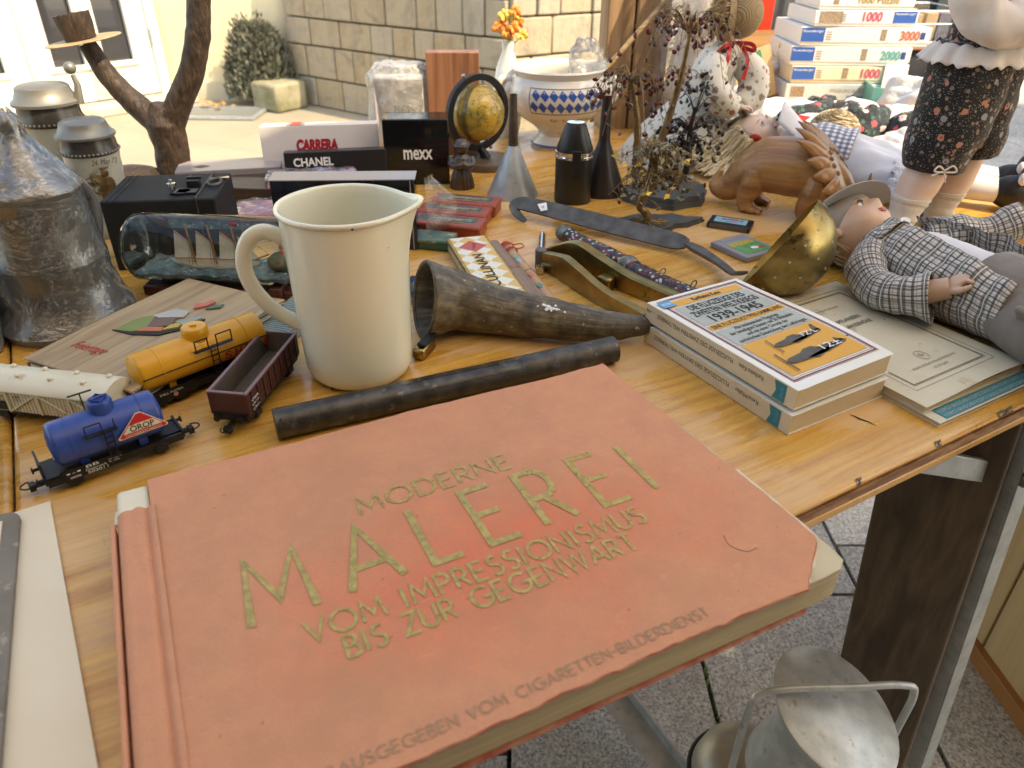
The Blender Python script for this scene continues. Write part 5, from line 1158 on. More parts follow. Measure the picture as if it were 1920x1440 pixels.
o = m.build('antler', ANT, an, angle=180); md = o.modifiers.new('r', 'REMESH'); md.mode = 'VOXEL'; md.voxel_size = .0022; md.use_smooth_shade = True
md = o.modifiers.new('s', 'SMOOTH'); md.iterations = 2
PALEW = wood('pale_cut_wood', (.50, .36, .21), (.42, .29, .16), (.28, .18, .09), 0, 3, .6)
MB().lathe([(0, 0), (.050, 0), (.051, .001), (.050, .0018), (0, .0018)], 36, (-.083, 0, .203), Euler((.04, -.14, 0)).to_matrix()).build('drip_plate', PALEW, an)
MB().lathe([(.0, .001), (.0205, .001), (.0235, .018), (.0245, .034), (.0205, .034), (.0195, .012), (0, .012)], 28, (-.086, 0, .204), Euler((.02, -.16, 0)).to_matrix(), fn=lambda p, a, z: p * (1 + .02 * nz((cos(a) * 3, sin(a) * 3, 1)))).build('cup', ANT, an)
MB().ball((-.055, -.02, .008), (.052, .042, .026), 24, 14, fn=lambda p, d: p * (1 + .05 * nz(d * 2))).build('burr_foot', ANT, an)
MB().box((.10, -.045, .014), (.11, .055, .026), radians(-8)).build('base_slab', wood('dark_striped_wood', (.09, .055, .035), (.065, .038, .024), (.03, .018, .011), 0, 3, .5, rings=16), an, bevel=.002)

# ------------------------------------------------------------------ box camera
bc = thing('box_camera', 'black leatherette box camera lying behind the ship in a bottle', 'camera', (-.402, .868, TZ), radians(8))
MB().box((-.004, 0, .041), (.124, .102, .082), radians(0)).build('body', BLACKL, bc, bevel=.002)
MB().box((.0375, 0, .0415), (.0012, .1035, .0845)).build('seam', STEEL, bc)
for x in (-.058, -.052): MB().box((x, 0, .0822), (.0012, .100, .0008)).build('rib', BLACKP, bc)
MB().prism([(.012 * cos(a) + .004, .0095 * sin(a) * 1.0) for a in [k * pi / 8 for k in range(16)]], .0822, .0848, Matrix.Translation((.012, -.028, 0))).box((.024, -.028, .0835), (.022, .015, .0026)).build('winder_plate', BLACKP, bc, bevel=.0006)
MB().lathe([(.0035, .084), (.0035, .090), (.005, .0905), (.005, .094), (.002, .0945), (.002, .098), (0, .0985)], 12, (.008, -.028, 0)).build('winder_knob', CHROME, bc)
MB().box((.026, -.003, .0858), (.014, .010, .008)).box((.026, .003, .0905), (.017, .004, .003)).build('catch', BLACKP, bc, bevel=.0006)
MB().tube([(.016, .006, .083), (.014, .034, .084)], .0012, 6).build('release_pin', STEEL, bc)
MB().tube([(.048 + .0075 * cos(a), .004 + .013 * sin(a) * 1.0, .0846) for a in [k * pi / 10 for k in range(20)]], .0016, 6, closed=True).build('handle_loop', STEEL, bc); MB().box((.050, .024, .0835), (.022, .006, .002)).build('handle_tab', CHROME, bc, bevel=.0005)

# ------------------------------------------------------------------ ship in a bottle
sh = thing('ship_in_bottle', 'three-masted model ship in a clear glass bottle on a red-brown stand', 'ship in a bottle', (-.410, .762, TZ), radians(-4.5))
RBW = wood('red_brown_wood', (.13, .035, .02), (.10, .028, .016), (.06, .016, .01), 0, 2, .35)
MB().box((.11, 0, .006), (.20, .040, .012)).box((.16, 0, .0115), (.014, .052, .012)).build('stand', RBW, sh, bevel=.002)
Rg = .0365; zc = .0495
MB().lathe([(0, .004), (Rg * .62, .0015), (Rg * .86, .003), (Rg * .97, .010), (Rg, .020), (Rg, .165), (Rg * .96, .178), (Rg * .80, .192), (Rg * .5, .206), (.0135, .214), (.0125, .245)], 56, (0, 0, zc), XR).build('glass', GLASS, sh, angle=60)
MB().tube([(.008, (Rg * .93) * cos(a), zc + (Rg * .93) * sin(a)) for a in [k * 2 * pi / 48 for k in range(48)]], .0014, 6, closed=True).build('glass_rim', GLASS, sh)
SEA = mat('plaster_sea', (.05, .085, .085), (.16, .22, .20), .35, scale=120, bump=1, bscale=160, bdist=.003, dirt=(.6, .6, .56), dscale=150)
def sea(u, v):
    x = .010 + u * .165; hw = sqrt(max(1e-6, (Rg * .95) ** 2 - (.020) ** 2)); y = (v * 2 - 1) * hw
    return (x, y * .97, zc - .020 + .0018 * nz((x * 90, y * 90, 2)) + .0010 * sin(x * 240))
MB().grid(40, 16, sea, .004).build('sea', SEA, sh)
hull = MB()
def hl(u, v):
    x = .040 + u * .098; w = .0085 * (1 - abs(2 * u - 1) ** 3); sheer = .004 * (2 * u - 1) ** 2; a = pi * v
    return (x, w * cos(a), zc - .0165 + sheer - .0075 * sin(a) * (1 - .5 * abs(2 * u - 1) ** 4))
hull.grid(20, 10, hl).build('hull', WHITEP, sh); MB().grid(20, 4, lambda u, v: (hl(u, 0)[0], hl(u, 0)[1] * (1 - 2 * v), hl(u, 0)[2] - .0008)).build('deck', PALEW, sh)
MASTW = mat('mast_wood', (.45, .20, .05), None, .5); SAIL = mat('sail_cloth', (.72, .68, .62), (.64, .60, .54), .9, scale=200)
mast0 = None
for k, x in enumerate((.066, .090, .116)):
    MB().tube([(x, 0, zc - .018), (x - .003, 0, zc + .026)], [.0013, .0009], 7).build('mast', MASTW, sh)
    MB().tube([(x - .0015, 0, zc - .0115), (x - .022, 0, zc - .0120)], .0008, 6).tube([(x - .002, 0, zc + .006), (x - .0165, 0, zc + .019)], .0007, 6).build('spar', MASTW, sh)
    MB().grid(6, 6, lambda u, v: ((x - .0015 - .0008 * v) - u * ((.0205 - .006 * v)), .0018 * sin(pi * v) * sin(pi * u), zc - .0112 + v * (.0175 + u * .011))).build('sail', SAIL, sh)
MB().tube([(.134, 0, zc - .010), (.150, 0, zc - .004)], .0008, 6).build('bowsprit', MASTW, sh); MB().grid(5, 5, lambda u, v: (.118 + u * .022 * (1 - v), .001 * sin(pi * v), zc - .0105 + v * .026)).build('sail', SAIL, sh)
rgm = MB()
for x in (.066, .090, .116):
    for s in (-1, 1):
        for dx in (-.004, 0, .004): rgm.tube([(x + dx, s * .006, zc - .0165), (x - .002, 0, zc + .016)], .00022, 4)
rgm.tube([(.15, 0, zc - .004), (.113, 0, zc + .025)], .00022, 4).tube([(.087, 0, zc + .025), (.113, 0, zc + .025)], .0002, 4).build('rigging', BLACKI, sh)
MB().quad((.112, 0, zc + .0255), (.120, .001, zc + .0255), (.120, .001, zc + .0305), (.112, 0, zc + .0305)).build('flag', REDI, sh, solid=.0003)
cl_ = MB().ball((.163, .002, zc - .012), (.016, .018, .010), 16, 8, fn=lambda p, d: p * (1 + .25 * nz(d * 3))).build('cliff', mat('model_cliff', (.18, .12, .07), (.07, .10, .05), .9, scale=150, bump=1), sh)
MB().lathe([(.0042, 0), (.0036, .020), (.0048, .0205), (.0048, .022), (.0032, .022), (.003, .028), (0, .032)], 14, (.166, .0, zc - .010)).build('lighthouse', mat('lighthouse_red', (.50, .09, .05), (.62, .5, .42), .5, scale=200, stretch=(.1, .1, 1)), sh)

# ------------------------------------------------------------------ boxes behind the pitcher
GLB = NT('gloss_black_card').set(Base_Color=(.008, .008, .009), Roughness=.06).m
GWH = mat('gloss_white_card', (.70, .64, .62), (.67, .61, .59), .3, scale=4); GRY = mat('lilac_grey_card', (.30, .27, .275), (.26, .235, .24), .35, scale=5)
CARR = mat('crimson_print', (.40, .015, .035), None, .4)
def cbox(name, label, loc, rz, d, m, group=None, rx=0, bev=.001):
    o = thing(name, label, 'box', loc, rz, group, rx); MB().box((0, 0, d[2] / 2), d).build('carton', m, o, bevel=bev); return o
ca = cbox('white_carton', 'white sunglasses carton with crimson lettering standing behind the pitcher', (-.298, 1.178, TZ), radians(9), (.176, .040, .084), GWH, rx=-.10)
def front(o, s, x, z, w, size, m, yf, **k): text(s, size, m, o, (x, yf - .0006, z), rx=radians(90), width=w, **k)
front(ca, 'CARRERA', -.036, .048, .062, .0215, CARR, -.020, offset=.0013, shear=.12); front(ca, 'EYEWEAR SINCE 1956', -.036, .0415, .062, .0045, CARR, -.020)
MB().box((-.035, 0, .0842), (.026, .039, .0004)).build('stripe', GRY, ca); MB().box((-.035, 0, .0845), (.015, .039, .0004)).build('stripe', RED_E, ca)
mx = cbox('black_carton', 'glossy black carton with silver lettering beside the globe', (-.150, 1.176, TZ), radians(5), (.098, .052, .098), GLB)
front(mx, 'mexx', -.020, .040, .044, .030, WHITEP, -.026, offset=.0006); MB().box((0, 0, .0982), (.094, .048, .0004)).build('top_flap', GLB, mx)
ch = cbox('black_carton', 'flat black carton with white lettering leaning before the white carton', (-.268, 1.135, TZ), radians(12), (.150, .028, .056), mat('satin_black_card', (.015, .015, .016), None, .35), rx=-.12)
front(ch, 'CHANEL', -.062, .036, .058, .0165, WHITEP, -.014, offset=.0005)
bk = cbox('black_carton', 'glossy blue-black carton with pale lid edge directly behind the pitcher', (-.204, .893, TZ), radians(3), (.170, .034, .088), NT('gloss_navy_card').set(Base_Color=(.006, .008, .016), Roughness=.05).m)
MB().box((0, .0, .0885), (.172, .036, .0012)).build('lid_edge', GRY, bk); MB().box((.080, 0, .044), (.0012, .036, .086)).build('end_band', GRY, bk)
he = cbox('grey_carton', 'long lilac grey carton with dark diamond on top beside the antler', (-.428, 1.130, TZ), radians(14), (.150, .060, .036), GRY)
front(he, 'Heuer', .035, .009, .036, .016, BLACKP, -.030); MB().prism([(-.012, 0), (0, .008), (.012, 0), (0, -.008)], .0362, .0365, Matrix.Translation((-.04, -.006, 0))).build('diamond', BLACKP, he)
dwb = thing('wooden_wedge', 'dark striped wooden wedge lying beside the box camera', 'wood block', (-.372, 1.052, TZ), radians(-4))
MB().prism([(-.075, -.022), (.060, -.022), (.020, .030), (-.075, .030)], 0, .030).build('block', bpy.data.materials['dark_striped_wood'], dwb, bevel=.0015)
PINK = mat('pink_card', (.66, .27, .32), (.60, .22, .27), .35, scale=15)
for nm, lb, loc, rz, d in (('pink_packet', 'pink card packet in crinkled cellophane before the black lettered carton', (-.290, 1.068, TZ), 9, (.120, .060, .036)), ('pink_packet', 'pink packet in cellophane between box camera and pitcher', (-.318, .985, TZ), 15, (.105, .070, .020))):
    o = thing(nm, lb, 'packet', loc, radians(rz)); MB().box((0, 0, d[2] / 2), d).build('card', PINK, o, bevel=.003)
    def pk(u, v, d=d): 
        a = 2 * pi * u; s_ = 1.06 + .05 * nz((cos(a) * 3, sin(a) * 3, v * 4)); rx_, ry_ = d[0] / 2 * s_, d[1] / 2 * s_; c, s2_ = cos(a), sin(a); k = 1 / max(abs(c), abs(s2_)) ** .8
        t = v * 2; zz = min(t, 1) * d[2] * 1.12 + .003 * nz((c * 6, s2_ * 6, v * 9)); sh_ = 1 if t < 1 else max(.0, 1 - (t - 1))
        return (rx_ * c * k * sh_, ry_ * s2_ * k * sh_, zz + (.004 * nz((c * 5 * sh_, s2_ * 5 * sh_, 3)) if t > 1 else 0))
    MB().grid(48, 20, pk).build('cellophane', FILM2, o, angle=180)
bo = thing('wrapped_carton', 'white lettered carton in shiny crumpled cellophane behind the black carton', 'box', (-.195, 1.345, TZ), radians(4))
MB().box((0, 0, .063), (.084, .046, .126)).build('carton', GWH, bo, bevel=.002); front(bo, 'BOSS', -.010, .070, .046, .019, GRY, -.023, offset=.0004); front(bo, 'HUGO BOSS', -.010, .064, .046, .0045, GRY, -.023)
wrap(bo, [(.054, .002), (.056, .05), (.053, .10), (.056, .128), (.038, .148), (.018, .142), (.003, .141)], 21, CLOUDY, .006)
bo.children[-1].scale = (1, .62, 1)
pf = thing('crumpled_film', 'loose clear film standing beside the navy carton behind the pitcher', 'plastic film', (-.108, .905, TZ), radians(-8))
MB().grid(18, 22, lambda u, v: (.004 + .030 * u * sin(pi * min(1, v * 1.05)) + .005 * nz((u * 4, v * 5, 1)), -.02 + .045 * u + .004 * nz((u * 5, v * 6, 7)), .088 * v * (1 - .08 * u) + .0005)).build('sheet', FILM2, pf, angle=180)
pf2 = thing('crumpled_film', 'loose clear film with a dark blue packet between pitcher and horn', 'plastic film', (-.088, .745, TZ), radians(-20))
MB().grid(20, 14, lambda u, v: (-.03 + .085 * u, -.03 + .06 * v, .004 + .014 * abs(nz((u * 4, v * 4, 11))) + .010 * sin(pi * u) * sin(pi * v))).build('sheet', FILM2, pf2, angle=180)
MB().box((-.018, 0, .007), (.032, .04, .010)).build('packet', mat('navy_packet', (.02, .03, .08), None, .3), pf2, bevel=.001)
gtn = thing('ribbed_tin', 'pale green ribbed tin edge peeking out left of the pitcher', 'tin', (-.222, .670, TZ), radians(74))
MB().box((0, 0, .008), (.09, .036, .016)).build('body', mat('pale_green_tin', (.28, .34, .32), (.22, .27, .25), .35, scale=30), gtn, bevel=.002)
rb_ = MB().box((0, 0, 0), (.0018, .035, .001)).build('rib', bpy.data.materials['pale_green_tin'], gtn, loc=(-.042, 0, .0162))
for i in range(1, 24): piece(rb_, gtn, (-.042 + i * .0036, 0, .0162))
# upright wooden board
ub = thing('wooden_board', 'upright brown wooden board standing behind the globe', 'wood block', (-.103, 1.338, TZ), radians(4))
MB().box((0, 0, .0835), (.088, .030, .167)).build('board', wood('walnut_board', (.30, .14, .075), (.24, .105, .055), (.15, .06, .032), 2, 1.6, .5), ub, bevel=.0015)

# ------------------------------------------------------------------ globe
def globe_mat():
    t = NT('antique_globe_map'); v = t.mapping(); f = t.noise(v, 38, 6, .6)
    c = ramp(t.t, t.noise(v, 24, 4, .5), [(.42, (.55, .34, .045)), (.5, (.46, .30, .05)), (.56, (.27, .22, .05)), (.66, (.50, .33, .06))])
    c = t.mix(ramp(t.t, f, [(.485, gray(0)), (.5, gray(.85)), (.515, gray(0))]), c, (.05, .035, .015))
    c = t.mix(ramp(t.t, t.noise(v, 130, 3), [(.62, gray(0)), (.66, gray(.6))]), c, (.07, .05, .02)); t.set(Base_Color=c, Roughness=.22, Coat_Weight=.3); return t.m
gb = thing('desk_globe', 'small antique style yellow globe in black ring on a wooden base', 'globe', (-.047, 1.262, TZ))
WB_ = wood('globe_base_wood', (.15, .10, .065), (.12, .08, .05), (.07, .045, .028), 0, 3, .4)
MB().lathe([(0, 0), (.046, 0), (.0465, .003), (.0465, .011), (.045, .013), (0, .013)], 40).build('base', WB_, gb)
gc = Vector((-.012, 0, .085)); MB().ball(gc, .0435, 40, 26).build('ball', globe_mat(), gb)
ax = Euler((0, radians(-24), radians(38))).to_matrix()
ring = MB(); n = 56; b_ = len(ring.v)
for k in range(n):
    a = 2 * pi * k / n
    for (r_, y_) in ((.050, -.0048), (.0600, -.0048), (.0600, .0048), (.050, .0048)): ring.v.append(gc + ax @ Vector((r_ * cos(a), y_, r_ * sin(a))))
for k in range(n):
    for j in range(4): ring.f.append([k * 4 + j, ((k + 1) % n) * 4 + j, ((k + 1) % n) * 4 + (j + 1) % 4, k * 4 + (j + 1) % 4])
ring.build('meridian_ring', BLACKP, gb, bevel=.0008)
b2_ = MB(); n = 56
for k in range(n):
    a = 2 * pi * k / n
    for (r_, y_) in ((.0436, -.004), (.0442, -.004), (.0442, .004), (.0436, .004)): b2_.v.append(gc + Euler((0, radians(-24), radians(62))).to_matrix() @ Vector((r_ * cos(a), y_, r_ * sin(a))))
for k in range(n):
    for j in range(4): b2_.f.append([k * 4 + j, ((k + 1) % n) * 4 + j, ((k + 1) % n) * 4 + (j + 1) % 4, k * 4 + (j + 1) % 4])
b2_.build('zodiac_band', mat('dark_gilt_band', (.11, .08, .03), (.2, .14, .05), .3, scale=200), gb)
pn = MB(); 
for s in (-1, 1): pn.tube([gc + ax @ Vector((0, 0, s * .043)), gc + ax @ Vector((0, 0, s * .066))], [.002, .003], 10)
pn.build('axis_pin', CHROME, gb); MB().tube([(.0, 0, .012), (-.004, 0, .022), (-.010, 0, .028)], [.010, .007, .006], 14).build('stem', BLACKP, gb)
MB().bar((-.034, .006, .125), (-.066, .010, .045), .010, .012).build('bracket', BLACKP, gb)

# ------------------------------------------------------------------ carved figurine
fgm = thing('carved_figurine', 'small dark carved wooden woman with headscarf and folded hands', 'figurine', (-.079, 1.138, TZ), radians(8))
DKW = wood('dark_carved_wood', (.075, .042, .022), (.055, .03, .016), (.03, .016, .009), 2, 3, .32, coat=.3)
m = MB().lathe([(0, 0), (.0185, 0), (.0190, .003), (.0165, .016), (.0130, .027), (.0115, .031), (.0140, .036), (.0155, .041), (.0135, .047), (.007, .052), (.006, .054)], 40, fn=lambda p, a, z: Vector((p.x * (1 + (.05 * sin(a * 16) if z < .028 else 0)), p.y * (.85 + (.04 * sin(a * 16) if z < .028 else 0)), p.z)))
m.ball((0, -.001, .0605), (.0098, .0100, .0108), 20, 14).tube(bez([(-.0155, .002, .045), (-.0165, -.006, .038), (-.010, -.0135, .0365), (-.001, -.0155, .039)], 5), [.0050] * 16, 10).tube(bez([(.0155, .002, .045), (.0165, -.006, .038), (.010, -.0135, .0365), (.001, -.0155, .039)], 5), [.0050] * 16, 10).ball((0, -.0155, .0395), (.0048, .0042, .0042), 12, 8)
m.ball((0, .003, .0635), (.0128, .0112, .0095), 20, 14).ball((0, -.0100, .0595), (.0016, .0018, .0022), 8, 6)
o = m.build('body', DKW, fgm, angle=180); md = o.modifiers.new('r', 'REMESH'); md.mode = 'VOXEL'; md.voxel_size = .0007; md.use_smooth_shade = True
MB().tube([(.0122 * cos(a), .001 + .0112 * sin(a), .0655 + .002 * sin(a)) for a in [k * 2 * pi / 24 for k in range(24)]], .0016, 7, closed=True).build('scarf_edge', DKW, fgm)

# ------------------------------------------------------------------ funnels, flask
fz = thing('zinc_funnel', 'upturned galvanised funnel with rusty spout beside the red tins', 'funnel', (-.001, 1.108, TZ))
MB().lathe([(.0372, 0), (.0378, 0), (.0378, .002), (.0075, .072), (.0068, .072), (.0366, .002)], 44).build('cone', ZINC, fz, angle=30)
MB().lathe([(.0070, .070), (.0068, .078), (.0052, .143), (.0046, .143), (.006, .078)], 24).build('spout', mat('rusty_spout', (.10, .075, .055), (.06, .04, .03), .6, .4, scale=60), fz)
fd = thing('dark_funnel', 'upturned dark enamel funnel with loop handle beside the flask', 'funnel', (.133, 1.122, TZ))
DKF = mat('dark_brown_enamel', (.028, .022, .022), (.04, .03, .028), .35, .3, scale=20, rvar=.08)
MB().lathe([(.0360, 0), (.0368, 0), (.0368, .002), (.010, .072), (.0085, .078), (.0070, .138), (.006, .138), (.0075, .078), (.0355, .003)], 44).build('cone', DKF, fd, angle=30)
MB().tube(bez([(.034, -.006, .010), (.046, -.008, .012), (.053, -.008, .024), (.051, -.008, .036), (.047, -.008, .042)], 5), .0026, 10).build('handle', DKF, fd)
fk = thing('hip_flask', 'black leather covered drinking flask with chrome bands and cap', 'flask', (.0865, 1.077, TZ), radians(-6))
LTH = mat('smooth_black_leather', (.010, .010, .0105), (.015, .015, .015), .34, scale=60, rvar=.06, bump=.12, bscale=300)
MB().lathe([(0, 0), (.0255, 0), (.0268, .002), (.0268, .064), (0, .064)], 44, sy=.8).build('body', LTH, fk, angle=40)
MB().lathe([(.0262, .064), (.0275, .0645), (.0275, .0675), (.0270, .068), (.0270, .0695), (.0275, .070), (.0275, .0735), (.0262, .074)], 44, sy=.8).build('chrome_band', CHROME, fk, angle=40)
MB().lathe([(.0262, .074), (.0262, .077), (.0150, .109), (.0135, .1115), (0, .112)], 44, sy=.82).build('cup_cover', LTH, fk, angle=40); MB().lathe([(0, .1119), (.0125, .1121), (.0125, .1128), (0, .1131)], 30, sy=.82).build('cap', CHROME, fk)
MB().box((.004, -.0216, .058), (.012, .0022, .040)).build('strap', LTH, fk, bevel=.0008); MB().lathe([(0, 0), (.002, 0), (.0015, .0012), (0, .0014)], 10, (.004, -.0228, .043), YR).build('stud', BLACKP, fk)
MB().bar((-.008, -.0205, .076), (-.004, -.0118, .108), .0006, .0006).build('seam', BLACKP, fk)

# ------------------------------------------------------------------ tureen, with film and painted band
CHINA = mat('white_china', (.78, .74, .68), (.75, .71, .65), .12, scale=6, coat=.4); COB = mat('cobalt_print', (.035, .11, .42), None, .2)
tu = thing('china_tureen', 'white china tureen with blue and white lozenge banner', 'tureen', (.078, 1.410, TZ), radians(4))
r_t = [(0, 0), (.044, 0), (.046, .004), (.043, .010), (.034, .018), (.033, .026), (.044, .036), (.068, .052), (.084, .072), (.0895, .088), (.0880, .104), (.0815, .116), (.078, .121), (.082, .128), (.085, .132), (.083, .135), (.078, .132), (.074, .124), (.078, .112), (.085, .090), (.078, .066), (.04, .04), (0, .036)]
MB().lathe(r_t, 60).build('bowl', CHINA, tu, angle=60)
for s in (-1, 1):
    MB().tube(bez([(s * .084, 0, .112), (s * .100, 0, .112), (s * .106, 0, .094), (s * .098, 0, .078), (s * .085, 0, .076)], 6), .0075, 12).ball((s * .088, -.004, .095), (.010, .013, .016), 14, 8).build('handle', CHINA, tu)
MB().lathe([(.0462, .003), (.0466, .005), (.0455, .0065)], 44).build('foot_line', COB, tu)
def tr_r(z):
    for (ra, za), (rb2, zb) in zip(r_t[6:14], r_t[7:15]):
        if za <= z <= zb: return ra + (rb2 - ra) * (z - za) / (zb - za)
    return .085
def onbowl(a, z, e=.0006): r2 = tr_r(z) + e; return Vector((r2 * cos(a), r2 * sin(a), z))
A0, A1, ZB0, ZB1 = radians(-128), radians(-36), .0705, .1085; NC = 9; da_ = (A1 - A0) / NC; hh_ = (ZB1 - ZB0) / 4
for j in (1, 3):
    for i in range(NC + 1):
        ac = A0 + (i + .5) * da_ + (da_ * -.12 if j == 1 else da_ * .12); zc0 = ZB0 + j * hh_; P_ = []
        if i >= NC: continue
        for (ca_, cz_) in ((-.5, 0), (-.25, -.5), (0, -1), (.25, -.5), (.5, 0), (.25, .5), (0, 1), (-.25, .5)):
            zz = zc0 + cz_ * hh_
            P_.append(onbowl(ac + ca_ * da_ - cz_ * da_ * .12, min(ZB1, max(ZB0, zz))))
        cen = onbowl(ac, min(ZB1 - .001, max(ZB0 + .001, zc0)), .0008); mb = MB()
        for q_ in range(8): mb.poly([cen, P_[q_], P_[(q_ + 1) % 8]])
        mb.build('lozenge', COB, tu)
bd3 = MB(); bd3.tube([onbowl(radians(-130 + 96 * k / 30), .110, .0002) for k in range(31)], .0008, 5).tube([onbowl(radians(-130 + 96 * k / 30), .0685, .0002) for k in range(31)], .0008, 5).tube([onbowl(radians(-130), .0685 + .0415 * k / 5, .0002) for k in range(6)], .0008, 5); bd3.build('banner_edge', mat('banner_brown', (.12, .08, .04), None, .3), tu)
for k, c in enumerate('Kgl.bayr.Hofmaurer'): 
    a = radians(-106 + k * 4.2); p = onbowl(a, .0545, .0012); text(c, .0085, BLACKI, tu, tuple(p), rx=radians(90) + .6, rz=a + radians(90), name='lettering')
MB().ball(onbowl(radians(-34), .090), (.012, .0015, .014), 14, 8, Euler((0, 0, radians(56))).to_matrix()).build('crest', mat('crest_yellow', (.5, .36, .08), (.1, .14, .35), .3, scale=200), tu)
tf = thing('crumpled_film', 'crumpled clear plastic bag stuffed in the china tureen', 'plastic film', (.128, 1.425, TZ + .112))
MB().ball((0, 0, .02), (.034, .030, .042), 36, 24, fn=lambda p, d: p * (1 + .35 * nz(d * 2.2, 1, 4) + .22 * nz(d * 5, 1, 9))).build('bag', FILM2, tf, angle=180)
# vase of artificial flowers
vs = thing('flower_vase', 'white vase with small orange and yellow artificial flowers', 'vase', (-.012, 1.475, TZ))
MB().lathe([(0, 0), (.020, 0), (.024, .02), (.030, .07), (.022, .12), (.010, .15), (.012, .165), (.009, .165)], 30).build('vase', CHINA, vs)
r = random.Random(8)
OR_, YE_, LG_ = mat('orange_petal', (.75, .20, .03), (.8, .3, .05), .6, scale=200), mat('yellow_petal', (.75, .50, .05), (.8, .62, .2), .6, scale=200), mat('leaf_green', (.12, .2, .05), None, .6)
for k in range(11):
    a = r.uniform(0, 6.3); c = Vector((.024 * cos(a) * r.uniform(.2, 1) + (-.006 if k < 7 else .012), .016 * sin(a), .172 + r.uniform(0, .045))); fm = MB()
    for q_ in range(5):
        b = q_ * 1.257 + a; d = Vector((cos(b), sin(b) * .5, sin(b) * .8)); fm.ball(c + d * .0065, (.0062, .0032, .0058), 8, 5, Euler((r.random(), r.random(), b)).to_matrix())
    fm.build('blossom', OR_ if k % 3 else YE_, vs); MB().tube([(0, 0, .15), c], .0008, 5).build('stem', LG_, vs)
# ------------------------------------------------------------------ wire gem trees
def island(name, cols, rough=.15, metal=0):
    t = NT(name); g_ = t.n('ShaderNodeNewGeometry'); n = len(cols)
    c = ramp(t.t, g_.outputs['Random Per Island'], [(i / n, c_) for i, c_ in enumerate(cols)], 'CONSTANT'); t.set(Base_Color=c, Roughness=rough, Metallic=metal); return t.m
WIRE = mat('bronze_wire', (.27, .175, .075), (.15, .10, .045), .38, .6, scale=200); WIRED = mat('dark_wire', (.06, .05, .04), (.035, .03, .025), .4, .6, scale=200)
def chip(mb, c, r, rnd, flat=.45):
    q = Euler((rnd.uniform(0, 6), rnd.uniform(0, 6), rnd.uniform(0, 6))).to_matrix()
    mb.ball(c, (r, r * .8, r * flat), 6, 4, q, fn=lambda p, d: p * (1 + .3 * nz(d * 2, 1, c[0] * 99)))
def wire_tree(root, crowns, mstone, mwire, seed, size=.0032, extra=None, leaf=False):
    """crowns: list of (start point, number of sprays, reach, rise, droop, per spray)"""
    r = random.Random(seed); wires = MB(); st = MB(); ex = MB()
    for (s0, nspray, reach, rise, droop, per) in crowns:
        s0 = Vector(s0)
        for i in range(nspray):
            a = i * 2.39996 + r.uniform(-.4, .4); R = reach * r.uniform(.45, 1.05); h = rise * r.uniform(.3, 1.1)
            tip = s0 + Vector((R * cos(a), R * sin(a) * .75, h - droop * (R / reach) ** 2 * r.uniform(.6, 1.2))); mid = s0 + Vector((R * .5 * cos(a), R * .38 * sin(a), h * 1.05 + .004))
            pts = bez([s0, mid, tip], 5); wires.tube(pts, lerpl([.0010, .0006, .0004], len(pts)), 5, cap=False)
            for k in range(per):
                t_ = r.uniform(.35, 1); b = pts[min(len(pts) - 1, int(t_ * (len(pts) - 1)))]; e = b + Vector((r.gauss(0, .010), r.gauss(0, .009), -r.uniform(.004, .018) if droop > .01 else r.gauss(.002, .010)))
                wires.tube([b, (b + e) / 2 + Vector((r.gauss(0, .002), 0, .003)), e], .00038, 4, cap=False)
                if leaf and r.random() < .33:
                    d = Vector((r.gauss(0, 1), r.gauss(0, 1), r.gauss(0, .6))).normalized(); w_ = d.orthogonal().normalized(); l_ = r.uniform(.009, .014)
                    ex.poly([e, e + d * l_ * .35 + w_ * l_ * .34, e + d * l_, e + d * l_ * .35 - w_ * l_ * .34])
                else: chip(st, e, size * r.uniform(.7, 1.3), r)
    wires.build('branches', mwire, root)
    tag(st.build('stones', mstone, root), kind='stuff')
    if leaf: tag(ex.build('leaves', island('gilt_leaf', [(.45, .28, .05), (.10, .10, .04), (.16, .15, .07), (.30, .20, .05), (.08, .09, .05)], .25, .7), root, smooth=False), kind='stuff')
def slate(root, poly, h, seed): 
    n = len(poly); P = []
    for i in range(n):
        a, b = Vector(poly[i]), Vector(poly[(i + 1) % n])
        for k in range(6): p = a.lerp(b, k / 6); P.append((p.x + .008 * nz((p.x * 38, p.y * 38, seed)) + .002 * nz((p.x * 150, p.y * 150, seed)), p.y + .008 * nz((p.x * 38, p.y * 38, seed + 3)) + .002 * nz((p.x * 150, p.y * 150, seed + 5))))
    MB().prism(P, 0, h * .5).build('slate', SLATE, root); c = Vector((sum(p[0] for p in P) / len(P), sum(p[1] for p in P) / len(P)))
    MB().prism([(c.x + (p[0] - c.x) * .955, c.y + (p[1] - c.y) * .955) for p in P], h * .5, h).build('slate_layer', SLATE, root)
GARN = island('garnet_chips', [(.12, .012, .018), (.05, .014, .014), (.17, .018, .024), (.09, .035, .025), (.04, .028, .025)], .14)
HEMA = island('hematite_chips', [(.05, .05, .055), (.02, .02, .022), (.10, .105, .11), (.03, .035, .04)], .12, .5)
MIXG = island('mixed_gem_chips', [(.12, .11, .06), (.05, .055, .035), (.22, .18, .12), (.08, .03, .02), (.30, .28, .22), (.06, .065, .05)], .15)
g1 = thing('garnet_gem_tree', 'tall wire gem tree with drooping dark red garnet chips', 'gem tree', (.222, 1.092, TZ))
slate(g1, [(-.064, .004), (-.045, -.035), (.004, -.056), (.05, -.035), (.072, .02), (.03, .05), (-.03, .045)], .016, 1)
